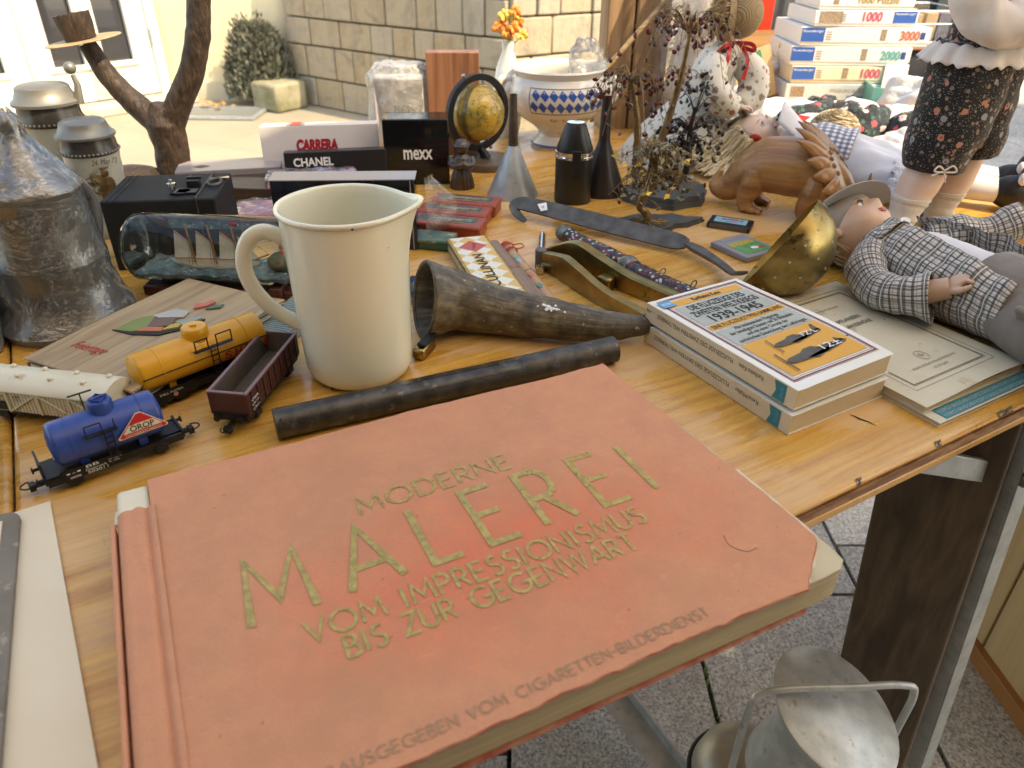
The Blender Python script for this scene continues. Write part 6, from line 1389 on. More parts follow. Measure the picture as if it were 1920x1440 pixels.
tA = bez([(-.040, .0, .014), (-.044, .002, .05), (-.046, .004, .10), (-.055, .006, .145), (-.062, .006, .168)], 6); tB = bez([(-.020, .020, .014), (-.014, .022, .055), (-.002, .024, .10), (.010, .026, .155), (.016, .026, .21), (.018, .026, .235)], 6)
MB().tube(tA, lerpl([.0062, .0058, .0052, .0045, .003], len(tA)), 12, fn=lambda i, j, p, n: p + n * .0006 * sin(i * 2.1 + j)).build('trunk', WIRE, g1); MB().tube(tB, lerpl([.0062, .0058, .0052, .0045, .003, .002], len(tB)), 12, fn=lambda i, j, p, n: p + n * .0006 * sin(i * 2.1 + j)).build('trunk', WIRE, g1)
wire_tree(g1, [((-.060, .006, .162), 18, .066, .014, .062, 5), ((.016, .026, .222), 24, .102, .026, .088, 5), ((.012, .026, .165), 5, .06, .01, .05, 4)], GARN, WIRE, 4, .0042)
h1 = thing('hematite_gem_tree', 'dense wire tree with shiny grey-black hematite chips behind the gilt tree', 'gem tree', (.262, 1.145, TZ))
MB().lathe([(0, 0), (.026, 0), (.024, .010), (0, .012)], 12, fn=lambda p, a, z: p * (1 + .12 * nz((cos(a), sin(a), 1)))).build('slate', SLATE, h1)
tr_ = bez([(0, 0, .01), (.003, 0, .045), (.0, 0, .085), (.004, 0, .12)], 6); MB().tube(tr_, lerpl([.0055, .005, .004, .0025], len(tr_)), 10).build('trunk', WIRED, h1)
wire_tree(h1, [((.0, 0, .06), 12, .062, .015, .012, 5), ((.002, 0, .085), 13, .068, .02, .012, 5), ((.004, 0, .11), 6, .045, .035, .006, 4)], HEMA, WIRED, 5, .0046)
k1 = thing('gilt_gem_tree', 'small wire tree with gilt leaves and mixed stone chips on slate', 'gem tree', (.190, .968, TZ))
slate(k1, [(-.052, .018), (-.045, -.012), (.0, -.03), (.025, -.006), (.062, .012), (.070, .020), (.03, .038), (-.02, .034)], .007, 5)
tr_ = bez([(-.010, .0, .006), (-.012, 0, .018), (-.022, 0, .030), (-.018, 0, .046), (-.006, 0, .060), (-.006, 0, .078)], 5); MB().tube(tr_, lerpl([.0058, .0052, .005, .0048, .004, .003], len(tr_)), 12, fn=lambda i, j, p, n: p + n * .0007 * sin(i * 1.7 + j * 2)).build('trunk', WIRE, k1)
rt_ = MB(); r = random.Random(2)
for i in range(16): a = i * .4; rt_.tube(bez([(-.010, 0, .012), (-.010 + .012 * cos(a), .010 * sin(a), .0085), (-.010 + .028 * cos(a + .2), .020 * sin(a + .2), .0078)], 4), .0009, 5)
rt_.build('roots', WIRE, k1)
wire_tree(k1, [((-.006, 0, .062), 20, .062, .012, .024, 6), ((-.006, 0, .078), 20, .054, .032, .012, 6)], MIXG, WIRE, 6, .0038, leaf=True)

# ------------------------------------------------------------------ carved dinosaur
di = thing('wooden_dinosaur', 'carved brown wooden horned dinosaur with spiked neck frill', 'carving', (.375, 1.035, TZ), radians(-30))
di.scale = (1.08, 1.08, 1.16)
DW = wood('carved_teak', (.46, .235, .085), (.37, .175, .060), (.22, .095, .034), 0, 1.8, .34, rings=6, coat=.15, bump=.08)
m = MB(); sx_ = bez([(-.082, .006, .040), (-.086, .002, .022), (-.070, .0, .020), (-.050, 0, .036), (-.022, 0, .054), (.012, 0, .056), (.042, 0, .050), (.066, 0, .038), (.088, -.004, .024)], 6)
m.tube(sx_, lerpl([.003, .009, .015, .023, .031, .032, .028, .022, .010], len(sx_)), 26, sx=1.1)
for x, y, s in ((-.036, -.018, 1), (-.036, .020, 1), (.040, -.020, 1), (.040, .020, 1)):
    m.tube(bez([(x + .006, y * .8, .046), (x + .002, y * 1.1, .030), (x - .004, y * 1.15, .016), (x + .002, y * 1.15, .005)], 5), lerpl([.019, .0155, .0105, .0105], 16), 16)
    m.ball((x + .007, y * 1.15, .005), (.0125, .010, .005), 14, 8)
    for k in (-1, 0, 1): m.ball((x + .018, y * 1.15 + k * .006, .0035), (.004, .0028, .0035), 8, 6)
m.ball((.080, 0, .030), (.022, .017, .016), 18, 10)
FR = Euler((0, radians(-40), 0)).to_matrix(); fc = Vector((.058, 0, .060))
m.ball(fc, (.009, .041, .041), 24, 14, FR)
o = m.build('body', DW, di, angle=180); md = o.modifiers.new('r', 'REMESH'); md.mode = 'VOXEL'; md.voxel_size = .0013; md.use_smooth_shade = True; md = o.modifiers.new('s', 'SMOOTH'); md.iterations = 4
sp0 = None
for k in range(11):
    a = radians(-20 + k * 22); d = FR @ Vector((0, cos(a), sin(a))); c = fc + FR @ Vector((0, .035 * cos(a), .035 * sin(a))); big = 1.55 if 3 <= k <= 7 else 1.0
    q = Vector((0, 0, 1)).rotation_difference((d + Vector((-.35, 0, .15))).normalized())
    if sp0 is None: sp0 = MB().tube(bez([(0, 0, -.004), (.0, 0, .007), (-.0015, 0, .0145), (-.004, 0, .021)], 4), lerpl([.0072, .0062, .004, .0006], 13), 10, sx=.65).build('spike', DW, di)
    o = sp0 if k == 0 else piece(sp0, di)
    o.location = c; o.rotation_euler = q.to_euler(); o.scale = (1.35, 1.35, big * 1.15)
for k in range(9):
    a = radians(-10 + k * 25); c = fc + FR @ Vector((.007, .022 * cos(a), .022 * sin(a))); MB().ball(c, .0034, 10, 6).build('boss', DW, di)
MB().tube(bez([(.094, 0, .036), (.100, 0, .046), (.101, 0, .062)], 5), lerpl([.006, .004, .0008], 11), 10).build('nose_horn', DW, di)

# ------------------------------------------------------------------ dolls
def doll_head(parent, M, r, skin, iris=IRIS, open_eye=True):
    def g3(d, c, w): return exp(-((d - Vector(c)).length / w) ** 2)
    def fn(p, d):
        k = 1.0
        k += .17 * g3(d, (0, -.985, -.14), .15) + .05 * g3(d, (0, -.99, .02), .12)
        for s in (-1, 1): k += .07 * g3(d, (s * .52, -.76, -.36), .34) - .075 * g3(d, (s * .36, -.92, .08), .20) + .03 * g3(d, (s * .33, -.88, .30), .2)
        k += .055 * g3(d, (0, -.90, -.45), .17) + .085 * g3(d, (0, -.70, -.74), .26) - .03 * g3(d, (0, -.84, -.58), .12)
        q = p * k; q.x *= 1 - .22 * max(0, -d.z) ** 1.3; return q
    hd = MB().ball((0, 0, 0), (r * .88, r * .95, r), 56, 44, fn=fn)
    hd.tube([(0, r * .12, -r * .7), (0, r * .15, -r * 1.25)], [r * .42, r * .40], 20)
    o = hd.build('head', skin, parent, angle=180); o.matrix_local = M; hv = o
    for s in (-1, 1):
        c = Vector((s * .325, -.775, .075)) * r
        e = MB().ball(c, (r * .15, r * .10, r * .085), 18, 12).build('eye', EYEW, parent); e.matrix_local = M
        i_ = MB().ball(c + Vector((s * .0, -.062 * r, .004 * r)), (r * .078, r * .044, r * .076), 14, 10).build('iris', iris, parent); i_.matrix_local = M
        l = MB(); 
        lid = [(c + Vector((r * .145 * cos(a), -r * (.075 + .035 * sin(a)), r * .105 * sin(a) + .003 * r))) for a in [radians(12 + 156 * k / 12) for k in range(13)]]
        l.tube(lid, r * .016, 6)
        for k in range(2, 12): l.tube([lid[k], lid[k] + Vector((s * .02 * r + (k - 6) * .006 * r, -.05 * r, .05 * r))], [r * .008, r * .002], 4)
        lo_ = l.build('eyelashes', LASH, parent); lo_.matrix_local = M
        bp = [Vector((s * (.17 + .34 * k / 8), -.86 + .20 * (k / 8) ** 2, .30 + .05 * sin(pi * k / 8))) * r * 1.02 for k in range(9)]
        b = MB().tube(bp, lerpl([.012 * r, .02 * r, .006 * r], 9), 6).build('eyebrow', mat('brow_paint', (.22, .12, .06), None, .6) if 'brow_paint' not in bpy.data.materials else bpy.data.materials['brow_paint'], parent); b.matrix_local = M
        er = MB().ball(Vector((s * .86, .05, -.02)) * r, (r * .10, r * .15, r * .22), 14, 10).build('ear', skin, parent); er.matrix_local = M
    lp = MB().ball(Vector((0, -.925, -.405)) * r, (r * .15, r * .055, r * .042), 16, 8).ball(Vector((0, -.92, -.475)) * r, (r * .125, r * .06, r * .05), 16, 8).build('lips', LIPS, parent); lp.matrix_local = M
    return hv
def hand(parent, M, k, skin, curl=.6):
    """palm with four fingers and a thumb; +x along the fingers, palm facing -z"""
    m = MB().ball((.35, 0, 0), (.42, .34, .16), 16, 10).tube([(-.35, 0, 0), (.15, 0, 0)], [.24, .27], 14)
    for i, (y, l) in enumerate(((-.24, .50), (-.08, .58), (.08, .55), (.23, .44))):
        a1, a2 = curl, curl * 2.1; p0 = Vector((.62, y, .02)); p1 = p0 + Vector((cos(a1), y * .2, -sin(a1))) * l * .45; p2 = p1 + Vector((cos(a2), 0, -sin(a2))) * l * .35; p3 = p2 + Vector((cos(a2 * 1.35), 0, -sin(a2 * 1.35))) * l * .28
        m.tube([p0 - Vector((.15, 0, 0)), p0, p1, p2, p3], [.09, .088, .082, .072, .05], 10)
    m.tube([(.12, -.26, -.02), (.34, -.44, -.05), (.56, -.48, -.10), (.70, -.45, -.14)], [.12, .105, .09, .055], 10)
    o = m.build('hand', skin, parent, angle=180); md = o.modifiers.new('r', 'REMESH'); md.mode = 'VOXEL'; md.voxel_size = .035; md.use_smooth_shade = True
    o.matrix_local = M @ Matrix.Scale(k, 4); return o
def hair_strands(parent, M, n, gen, m, seed, w=.0012):
    r = random.Random(seed); mb = MB()
    for i in range(n):
        pts = gen(r); pts = bez(pts, 3); b = len(mb.v); side = (pts[-1] - pts[0]).cross(Vector((r.gauss(0, 1), r.gauss(0, 1), r.gauss(0, 1))))
        if side.length < 1e-7: continue
        side.normalize(); L = len(pts)
        for q_, p in enumerate(pts): ww = w * (1 - .7 * q_ / (L - 1)); mb.v += [p - side * ww, p + side * ww]
        for q_ in range(L - 1): mb.f.append([b + 2 * q_, b + 2 * q_ + 1, b + 2 * q_ + 3, b + 2 * q_ + 2])
    o = mb.build('hair', m, parent, angle=180); o.matrix_local = M; return o
def cloth(amp, sc, seed): return lambda i, j, p, n: p + n * (amp * nz(p, sc, seed) + amp * .6 * nz((p.x * sc * 3.2, p.y * sc * 1.1, p.z * sc * 1.1), 1, seed + 4))
PLAID = checks('grey_plaid_flannel', (.60, .56, .52), [(.18, .34, (.04, .035, .03), .70), (.18, .06, (.66, .63, .58), .85), (.62, .12, (.035, .03, .028), .8), (.80, .05, (.30, .15, .12), .6)], su=.17, sv=1, cell=.0165)
GING = checks('navy_gingham', (.74, .73, .74), [(.25, .5, (.03, .045, .14), .62)], su=.30, sv=1, cell=.009)
GREYC = mat('taupe_cotton', (.21, .175, .150), (.18, .15, .13), .92, scale=40, bump=.5, bscale=700, bdist=.0005, sheen=.15)
CAPC = mat('grey_cap_cloth', (.30, .265, .235), (.25, .22, .195), .92, scale=40, bump=.5, bscale=700, bdist=.0005, sheen=.15)
BLOND = island('blond_hair', [(.72, .58, .36), (.80, .70, .50), (.62, .47, .27), (.82, .74, .58)], .45); FAIR = island('fair_brown_hair', [(.40, .26, .12), (.48, .33, .16), (.32, .2, .09)], .5)
LIE = Matrix(((0, 0, -1), (1, 0, 0), (0, -1, 0))).to_4x4()      # head up -> -x, face -> +z
# --- boy doll lying on his back
bd = thing('boy_doll', 'boy doll lying on his back in plaid shirt, grey cap and taupe trousers', 'doll', (.402, .838, TZ), radians(-64))
HM = Matrix.Translation((0, 0, .0455)) @ Matrix.Rotation(radians(-8), 4, 'X') @ Matrix.Rotation(radians(10), 4, 'Y') @ LIE
doll_head(bd, HM, .0385, SKIN)
MB().tube([(.034, 0, .040), (.060, 0, .038)], [.016, .018], 16).build('neck', SKIN, bd)
def capfn(p, d): return Vector((p.x, p.y, p.z)) * (1 + .05 * nz(d * 3, 1, 2) + .03 * sin(8 * atan2(d.y, d.x)) * max(0, d.z))
cp = MB().ball((0, .010, .019), (.0445, .046, .034), 40, 26, fn=capfn); cp.v = [v if v.z > .006 or v.y > .012 else v for v in cp.v]
cpo = cp.build('cap', CAPC, bd, angle=180); cpo.matrix_local = HM
def brim(u, v): a = radians(-150 + 120 * u); rr_ = .036 + .026 * v; return (rr_ * cos(a) * 1.02, .004 + rr_ * sin(a) * .95 - .002, .0235 - .012 * v * (1 - 2 * abs(u - .5) * .2) + .005 * (1 - sin(pi * u)))
MB().grid(24, 8, brim, .0022).build('cap_brim', CAPC, bd, angle=60).matrix_local = HM
MB().tube([(.0405 * cos(a), .010 + .042 * sin(a), .0215 + .002 * sin(a)) for a in [k * 2 * pi / 36 for k in range(36)]], .0028, 8, closed=True).build('cap_band', CAPC, bd).matrix_local = HM
hair_strands(bd, HM, 260, lambda r: (lambda a: [(.035 * cos(a), .004 + .036 * sin(a), .014), (.0375 * cos(a), .005 + .038 * sin(a), -.004 + r.gauss(0, .004)), (.034 * cos(a) + r.gauss(0, .003), .004 + .034 * sin(a), -.024 + r.gauss(0, .006))])(r.uniform(radians(5), radians(175)) + r.choice((0, 0, -.25))), FAIR, 3, .0009)
MB().tube(bez([(.046, 0, .038), (.08, 0, .040), (.12, 0, .041), (.165, 0, .040), (.20, 0, .040)], 5), lerpl([.028, .042, .044, .043, .043], 21), 32, sx=.72, fn=cloth(.002, 40, 2)).build('undershirt', CLOTHW, bd, angle=180)
def jk(side, flare):
    def f(u, v):
        x = .046 + u * (.172 if side < 0 else .150); a = radians(250 - 40 * v * 0) ; th = radians(-95) + v * radians((172 if side < 0 else 146) - 30 * u)
        r_ = (.0505 + .006 * sin(u * pi)); R2 = r_ * (1 + flare * u * v * .5); y = side * -R2 * cos(th - radians(90)) * -1; z = .040 + R2 * .76 * sin(th)
        w_ = .0042 * nz((x * 50, v * 5, side + 3)) + .0022 * nz((x * 110, v * 11, side)); y = side * R2 * cos(th); 
        return (x, y + side * w_ + side * flare * .02 * u * v, max(.0015, z + w_ + .004 * v * flare))
    return f
for sd_, fl2 in ((-1, .25), (1, .7)):
    mb = MB().grid(34, 30, jk(sd_, fl2)); mb.uv = {k: (v_[1] * .9, v_[0] * .15) for k, v_ in mb.uv.items()}; mb.build('jacket_front', PLAID, bd, angle=180, solid=.0012)
mb = MB().tube(bez([(.058, -.040, .046), (.080, -.066, .040), (.112, -.083, .032), (.140, -.080, .036), (.158, -.070, .042)], 7), lerpl([.0195, .0205, .019, .0195, .024], 29), 40, fn=cloth(.0062, 36, 6), cap=False); mb.build('sleeve', PLAID, bd, angle=180, solid=.0012)
mb = MB().tube(bez([(.058, .040, .048), (.074, .066, .052), (.090, .095, .058), (.104, .126, .072)], 7), lerpl([.022, .022, .019, .021], 22), 40, fn=cloth(.0062, 36, 9), cap=False); mb.build('sleeve', PLAID, bd, angle=180, solid=.0012)
mb = MB().grid(14, 6, lambda u, v: (.050 + .016 * v + .004 * sin(u * pi), -.046 + .05 * u, .056 + .018 * sin(u * pi) + .008 * v)); mb.uv = {k: (v_[0] * .3, v_[1] * .016) for k, v_ in mb.uv.items()}; mb.build('collar', PLAID, bd, angle=180, solid=.0012)
btn = None
for (x, y, z) in ((.060, -.031, .0715), (.094, -.018, .0735), (.054, .004, .0735)):
    if btn is None: btn = MB().lathe([(0, 0), (.0050, 0), (.0054, .001), (.0050, .0018), (.0040, .0013), (0, .0012)], 18).build('button', WHITEP, bd, loc=(x, y, z)); btn.rotation_euler = (.3, .1, 0)
    else: piece(btn, bd, (x, y, z), (.25, .15, 0))
hand(bd, Matrix.Translation((.163, -.060, .050)) @ Matrix.Rotation(radians(35), 4, 'Z') @ Matrix.Rotation(radians(-52), 4, 'Y') @ Matrix.Rotation(radians(15), 4, 'X'), .031, SKIN, 1.05)
MB().tube([(.140, -.078, .036), (.166, -.058, .052)], [.013, .0105], 14).build('wrist', SKIN, bd); 
MB().tube([(.098, .112, .064), (.112, .142, .082)], [.013, .0115], 14).build('wrist', SKIN, bd); hand(bd, Matrix.Translation((.112, .142, .084)) @ Matrix.Rotation(radians(68), 4, 'Z') @ Matrix.Rotation(radians(-38), 4, 'Y'), .030, SKIN, .3)
m = MB().tube(bez([(.166, 0, .041), (.20, 0, .041), (.235, 0, .038)], 5), lerpl([.0475, .050, .046], 11), 32, sx=.80, fn=cloth(.0018, 38, 8))
for s in (-1, 1): m.tube(bez([(.205, s * .020, .040), (.24, s * .029, .038), (.29, s * .037, .034), (.35, s * .044, .030), (.41, s * .050, .026)], 6), lerpl([.034, .038, .035, .033, .029], 25), 28, sx=.86, fn=cloth(.0024, 38, s * 3 + 8))
o = m.build('trousers', GREYC, bd, angle=180); md = o.modifiers.new('r', 'REMESH'); md.mode = 'VOXEL'; md.voxel_size = .0016; md.use_smooth_shade = True; md = o.modifiers.new('s', 'SMOOTH'); md.iterations = 3
MB().box((.265, -.058, .052), (.060, .006, .034), radians(4), 0, radians(40)).build('pocket', GREYC, bd, bevel=.002)
for s in (-1, 1): MB().ball((.43, s * .054, .030), (.026, .016, .026), 16, 10).build('shoe', BLACKP, bd)

# --- standing doll, cut off by the top of the frame
FLOR = floral('dark_floral_cotton', (.012, .010, .010), (.30, .27, .23), ((.50, .20, .13), (.30, .28, .29)), (.04, .02, .02), (.25, .17, .12))
sdl = thing('standing_doll', 'standing doll in dark floral trousers, white puffed sleeves and socks', 'doll', (.558, .962, TZ), radians(4))
fl_n = cloth(.0030, 34, 3)
m = MB().tube(bez([(-.012, 0, .235), (-.012, 0, .205), (-.016, -.002, .16), (-.024, -.004, .12), (-.026, -.004, .086)], 6), lerpl([.040, .047, .046, .043, .036], 25), 30, fn=fl_n)
m.tube(bez([(.002, .012, .235), (.012, .014, .20), (.022, .016, .15), (.030, .018, .118), (.032, .018, .098)], 6), lerpl([.042, .047, .042, .040, .035], 25), 30, fn=fl_n)
o = m.build('trousers', FLOR, sdl, angle=180); md = o.modifiers.new('r', 'REMESH'); md.mode = 'VOXEL'; md.voxel_size = .0022; md.use_smooth_shade = True; md = o.modifiers.new('s', 'SMOOTH'); md.iterations = 3
MB().tube(bez([(-.004, .004, .222), (-.004, .004, .26), (-.002, .004, .30), (0, .004, .345)], 5), lerpl([.046, .040, .044, .040], 16), 28, sx=.9, fn=fl_n).build('bodice', FLOR, sdl, angle=180)
def ruffle(u, v): a = 2 * pi * u; k = sin(a * 13) * v; r_ = .047 + .014 * v + .0035 * k; return (-.005 + r_ * cos(a) * 1.08, .003 + r_ * sin(a) * .92, .232 - .020 * v + .003 * nz((cos(a) * 6, sin(a) * 6, v)) - .0015 * sin(a * 26) * (v > .9))
MB().grid(180, 6, ruffle).build('waist_ruffle', CREAMC, sdl, angle=180, solid=.0008)
slv = cloth(.0052, 34, 12)
MB().tube(bez([(-.040, -.006, .312), (-.047, -.020, .282), (-.030, -.036, .258), (.004, -.044, .258), (.036, -.046, .266), (.070, -.044, .278)], 7), lerpl([.022, .026, .0265, .025, .023, .02], 36), 32, fn=slv).build('sleeve', CREAMC, sdl, angle=180)
MB().tube(bez([(.050, .0, .300), (.075, .010, .270), (.090, .006, .240), (.084, -.004, .20)], 7), lerpl([.022, .028, .027, .022], 22), 28, fn=slv).build('sleeve', CREAMC, sdl, angle=180)
MB().grid(20, 16, lambda u, v: (.052 + .03 * u, .020 + .02 * v + .008 * sin(u * 9), .225 - .085 * v + .004 * sin(u * 14))).build('dress_tail', CREAMC, sdl, angle=180, solid=.0008)
SOCK = mat('ribbed_cream_sock', (.70, .63, .56), (.64, .56, .49), .95, scale=60, bump=.8, bscale=260, bdist=.001)
for x, y, zt, s in ((-.028, -.004, .092, 1.0), (.030, .018, .105, .95)):
    dx = -.020 if s == 1 else -.016
    MB().tube(bez([(x, y, zt), (x + dx * .4, y, .066), (x + dx * .8, y - .002, .044), (x + dx, y - .002, .026)], 5), lerpl([.0245 * s, .0250 * s, .0215 * s, .0165 * s], 16), 24).build('leg', SKINP, sdl, angle=180)
    MB().tube(bez([(x + dx * .72, y - .002, .048), (x + dx * .85, y - .002, .038), (x + dx, y - .003, .020), (x + dx * 1.1, y - .006, .010)], 5), lerpl([.0228 * s, .0205 * s, .0180 * s, .0155 * s], 16), 26, fn=lambda i, j, p, n: p + n * (.0004 * (j % 2) + .0005 * sin(i * 1.5))).ball((x + dx * 1.25, y - .018, .010), (.016 * s, .030 * s, .011), 20, 12).build('sock', SOCK, sdl, angle=180)
    MB().lathe([(.0215 * s, -.002), (.0242 * s, -.001), (.0242 * s, .003), (.0215 * s, .0035)], 28, (x + dx * .72, y - .002, .048)).build('sock_cuff', SOCK, sdl, angle=60)
bow = MB().tube(bez([(-.034, -.044, .094), (-.044, -.046, .100), (-.048, -.046, .094), (-.036, -.045, .092)], 5), .0011, 6).tube(bez([(-.034, -.044, .094), (-.026, -.046, .100), (-.020, -.046, .093), (-.032, -.045, .092)], 5), .0011, 6).tube([(-.034, -.044, .093), (-.030, -.046, .080)], .0011, 6).tube([(-.036, -.044, .093), (-.050, -.045, .088)], .0011, 6); bow.build('hem_bow', CREAMC, sdl)
MB().tube([(-.050 + .010 * cos(a), -.030, .010 + .006 * sin(a)) for a in [k * 2 * pi / 20 for k in range(20)]], .0012, 7, closed=True).build('shoe_buckle', BRASS, sdl)

# --- blonde doll on her back with gingham dress
gd = thing('girl_doll', 'blonde girl doll lying on her back in white apron and gingham dress', 'doll', (.392, 1.245, TZ + .004), radians(-28))
GM = Matrix.Translation((0, 0, .050)) @ Matrix.Rotation(radians(12), 4, 'X') @ Matrix.Rotation(radians(30), 4, 'Y') @ LIE
GIRIS = mat('green_iris', (.12, .22, .08), (.05, .08, .04), .1, scale=300); doll_head(gd, GM, .036, SKINP, GIRIS)
def gh(r):
    a = r.uniform(radians(-35), radians(215)); el = r.uniform(-.1, 1); c0 = Vector((.034 * cos(a) * cos(el), .004 + .035 * sin(a) * cos(el), .036 * sin(el) + .003)) * 1.05; d = Vector((cos(a) * 1.2, sin(a) + .3, .2)).normalized(); L = r.uniform(.5, 1.1)
    if c0.y < -.012: return [c0, c0 * 1.02, c0 * 1.03]
    e_ = Vector((cos(a) * (.5 + .5 * cos(el)), 0, .35 * sin(el))).normalized(); y1 = max(c0.y + .012, .030)
    return [c0, c0 * 1.18 + Vector((0, .006, 0)), Vector((c0.x * 1.35, y1, c0.z * 1.25)) + e_ * .010 * L + Vector((r.gauss(0, .004), 0, r.gauss(0, .004))), Vector((c0.x * 1.5, .043, c0.z * 1.45)) + e_ * .044 * L + Vector((r.gauss(0, .010), r.gauss(0, .002), r.gauss(0, .012)))]
hair_strands(gd, GM, 3000, gh, BLOND, 8, .0014)
MB().ball((0, .010, .004), (.0355, .034, .0375), 24, 16).build('hair_cap', mat('blond_base', (.66, .52, .32), (.74, .62, .42), .5, scale=200, stretch=(1, 1, .1)), gd).matrix_local = GM
MB().ball((.006, -.030, .056), (.010, .004, .006), 10, 6).ball((-.010, -.032, .050), (.009, .004, .006), 10, 6).tube([(0, -.031, .054), (.014, -.036, .060)], .0016, 6).build('hair_bow', REDI, gd)
wcl = cloth(.005, 26, 4)
MB().tube(bez([(.040, 0, .040), (.070, 0, .046), (.110, 0, .044), (.135, 0, .042)], 6), lerpl([.022, .044, .044, .040], 19), 30, sx=.75, fn=wcl).build('blouse', CLOTHW, gd, angle=180)
MB().grid(14, 12, lambda u, v: (.036 + .035 * u, -.030 + .060 * v, .062 + .028 * sin(pi * v) * (1 - .4 * u) + .02 * (1 - u))).build('collar', CLOTHW, gd, angle=180, solid=.001)
mb = MB().tube(bez([(.095, 0, .045), (.115, 0, .046), (.150, 0, .044)], 6), lerpl([.046, .047, .048], 13), 30, sx=.78, fn=wcl); mb.build('bodice', GING, gd, angle=180)
def apron(u, v): 
    x = .135 + u * .155; w_ = .050 + .075 * u; y = (v * 2 - 1) * w_; return (x, y, .012 + (.062 - .030 * u) * sqrt(max(0, 1 - (v * 2 - 1) ** 2)) + .006 * nz((x * 22, y * 60, 2)) + .004 * sin(y * 150 + u * 3) * u)
MB().grid(34, 44, apron).build('apron', CLOTHW, gd, angle=180, solid=.001)
def skirt(u, v): 
    x = .225 + u * .075; w_ = .098 + .012 * u; y = (v * 2 - 1) * w_ - .010; return (x, y, .004 + (.044 - .012 * u) * sqrt(max(0, 1 - (v * 2 - 1) ** 2)) + .004 * sin(y * 170) + .004 * nz((x * 30, y * 40, 7)))
mb = MB().grid(22, 50, skirt); mb.uv = {k: (v_[1] * .75, v_[0] * .08) for k, v_ in mb.uv.items()}; mb.build('skirt', GING, gd, angle=180, solid=.001)
LACE = mat('white_lace', (.78, .76, .76), (.52, .50, .52), .95, scale=420, lo=.45, hi=.55, bump=1, bscale=500, bdist=.001)
MB().grid(8, 60, lambda u, v: (.215 + .022 * u + .003 * sin(v * 60), (v * 2 - 1) * .100 - .010, .009 + (.045 - .004 * u) * sqrt(max(0, 1 - (v * 2 - 1) ** 2)) + .003 * sin(v * 90))).build('lace_trim', LACE, gd, angle=180, solid=.0008)
MB().grid(10, 14, lambda u, v: (.255 + .05 * u, -.125 + .05 * v, .004 + .075 * (1 - u) * sin(pi * (.25 + .5 * v)) + .005 * sin(v * 14))).build('petticoat', CLOTHW, gd, angle=180, solid=.001)
for s, y in ((1, .030), (-1, -.022)):
    MB().tube(bez([(.285, y, .026), (.32, y + .004 * s, .024), (.365, y + .006 * s, .023)], 5), lerpl([.020, .0185, .016], 11), 20).build('stocking', CLOTHW, gd, angle=180)
    MB().ball((.372, y + .006 * s, .024), (.030, .0205, .0235), 26, 16).ball((.386, y + .006 * s, .044), (.015, .0165, .022), 20, 12).build('shoe', BLACKP, gd); MB().ball((.378, y + .006 * s - .012, .046), (.006, .008, .009), 12, 8).build('insole', CLOTHW, gd)
    lc = MB().tube([(.366 + .007 * cos(a), y - .016, .030 + .006 * sin(a)) for a in [k * 2 * pi / 14 for k in range(14)]], .0012, 6, closed=True).tube([(.366, y - .016, .026), (.356, y - .020, .010)], .0011, 6).tube([(.366, y - .016, .026), (.374, y - .020, .010)], .0011, 6); lc.build('lace', BLACKP, gd)
for s in (-1, 1):
    MB().tube(bez([(.066, s * .036, .046), (.092, s * .060, .038), (.125, s * .064, .034)], 6), lerpl([.020, .022, .018], 13), 22, fn=wcl).build('sleeve', CLOTHW, gd, angle=180); hand(gd, Matrix.Translation((.126, s * .064, .034)), .022, SKINP, .4)
# --- second doll, face hidden, floral dress
FLR2 = floral('rose_print_cotton', (.012, .014, .022), (.05, .10, .07), ((.50, .06, .08), (.66, .55, .52)), (.6, .1, .1), (.04, .11, .08), .62)
d2 = thing('dark_dress_doll', 'doll with fair hair bun and black rose-print dress lying among white lace', 'doll', (.560, 1.345, TZ + .01), radians(20))
MB().ball((-.02, -.02, .036), (.040, .036, .034), 26, 18).build('head', SKINP, d2)
hair_strands(d2, Matrix.Translation((-.02, -.02, .036)), 1500, lambda r: (lambda a, e: [Vector((.041 * cos(a) * cos(e), .037 * sin(a) * cos(e), .035 * sin(e))), Vector((.045 * cos(a + .4) * cos(e), .041 * sin(a + .4) * cos(e), .037 * sin(e))), Vector((.044 * cos(a + .9) * cos(e * .8), .040 * sin(a + .9) * cos(e * .8), .036 * sin(e * .8)))])(r.uniform(0, 6.3), r.uniform(-.3, 1.5)), island('ash_hair', [(.40, .31, .20), (.48, .38, .25), (.34, .26, .16), (.55, .46, .32)], .5), 12, .0012)
def lump(rx_, ry_, rz_, seed, amp=.25): return lambda p, d: Vector((p.x, p.y, max(-.004, p.z))) * (1 + amp * nz(d * 2.0, 1, seed) + amp * .45 * nz(Vector((d.x * 7, d.y * 2.5, d.z * 2.5)), 1, seed + 3))
MB().ball((.060, .010, .030), (.062, .050, .044), 44, 28, fn=lump(0, 0, 0, 31)).build('dress', FLR2, d2, angle=180); MB().ball((.110, -.050, .030), (.030, .040, .036), 36, 22, fn=lump(0, 0, 0, 41)).build('sleeve', FLR2, d2, angle=180)
MB().ball((.030, .085, .040), (.090, .022, .022), 44, 20, fn=lump(0, 0, 0, 51, .2)).build('sleeve', FLR2, d2, angle=180); MB().ball((.005, .045, .020), (.085, .040, .030), 36, 20, fn=lump(0, 0, 0, 61, .2)).build('apron', CLOTHW, d2, angle=180)
MB().grid(14, 20, lambda u, v: (.03 + .06 * u, -.01 + .05 * v, .055 + .02 * sin(pi * u) + .004 * sin(v * 40))).build('lace_collar', LACE, d2, angle=180, solid=.0008)
MB().box((-.050, .030, .040), (.05, .006, .03), .4, .2).build('ribbon', REDI, d2)
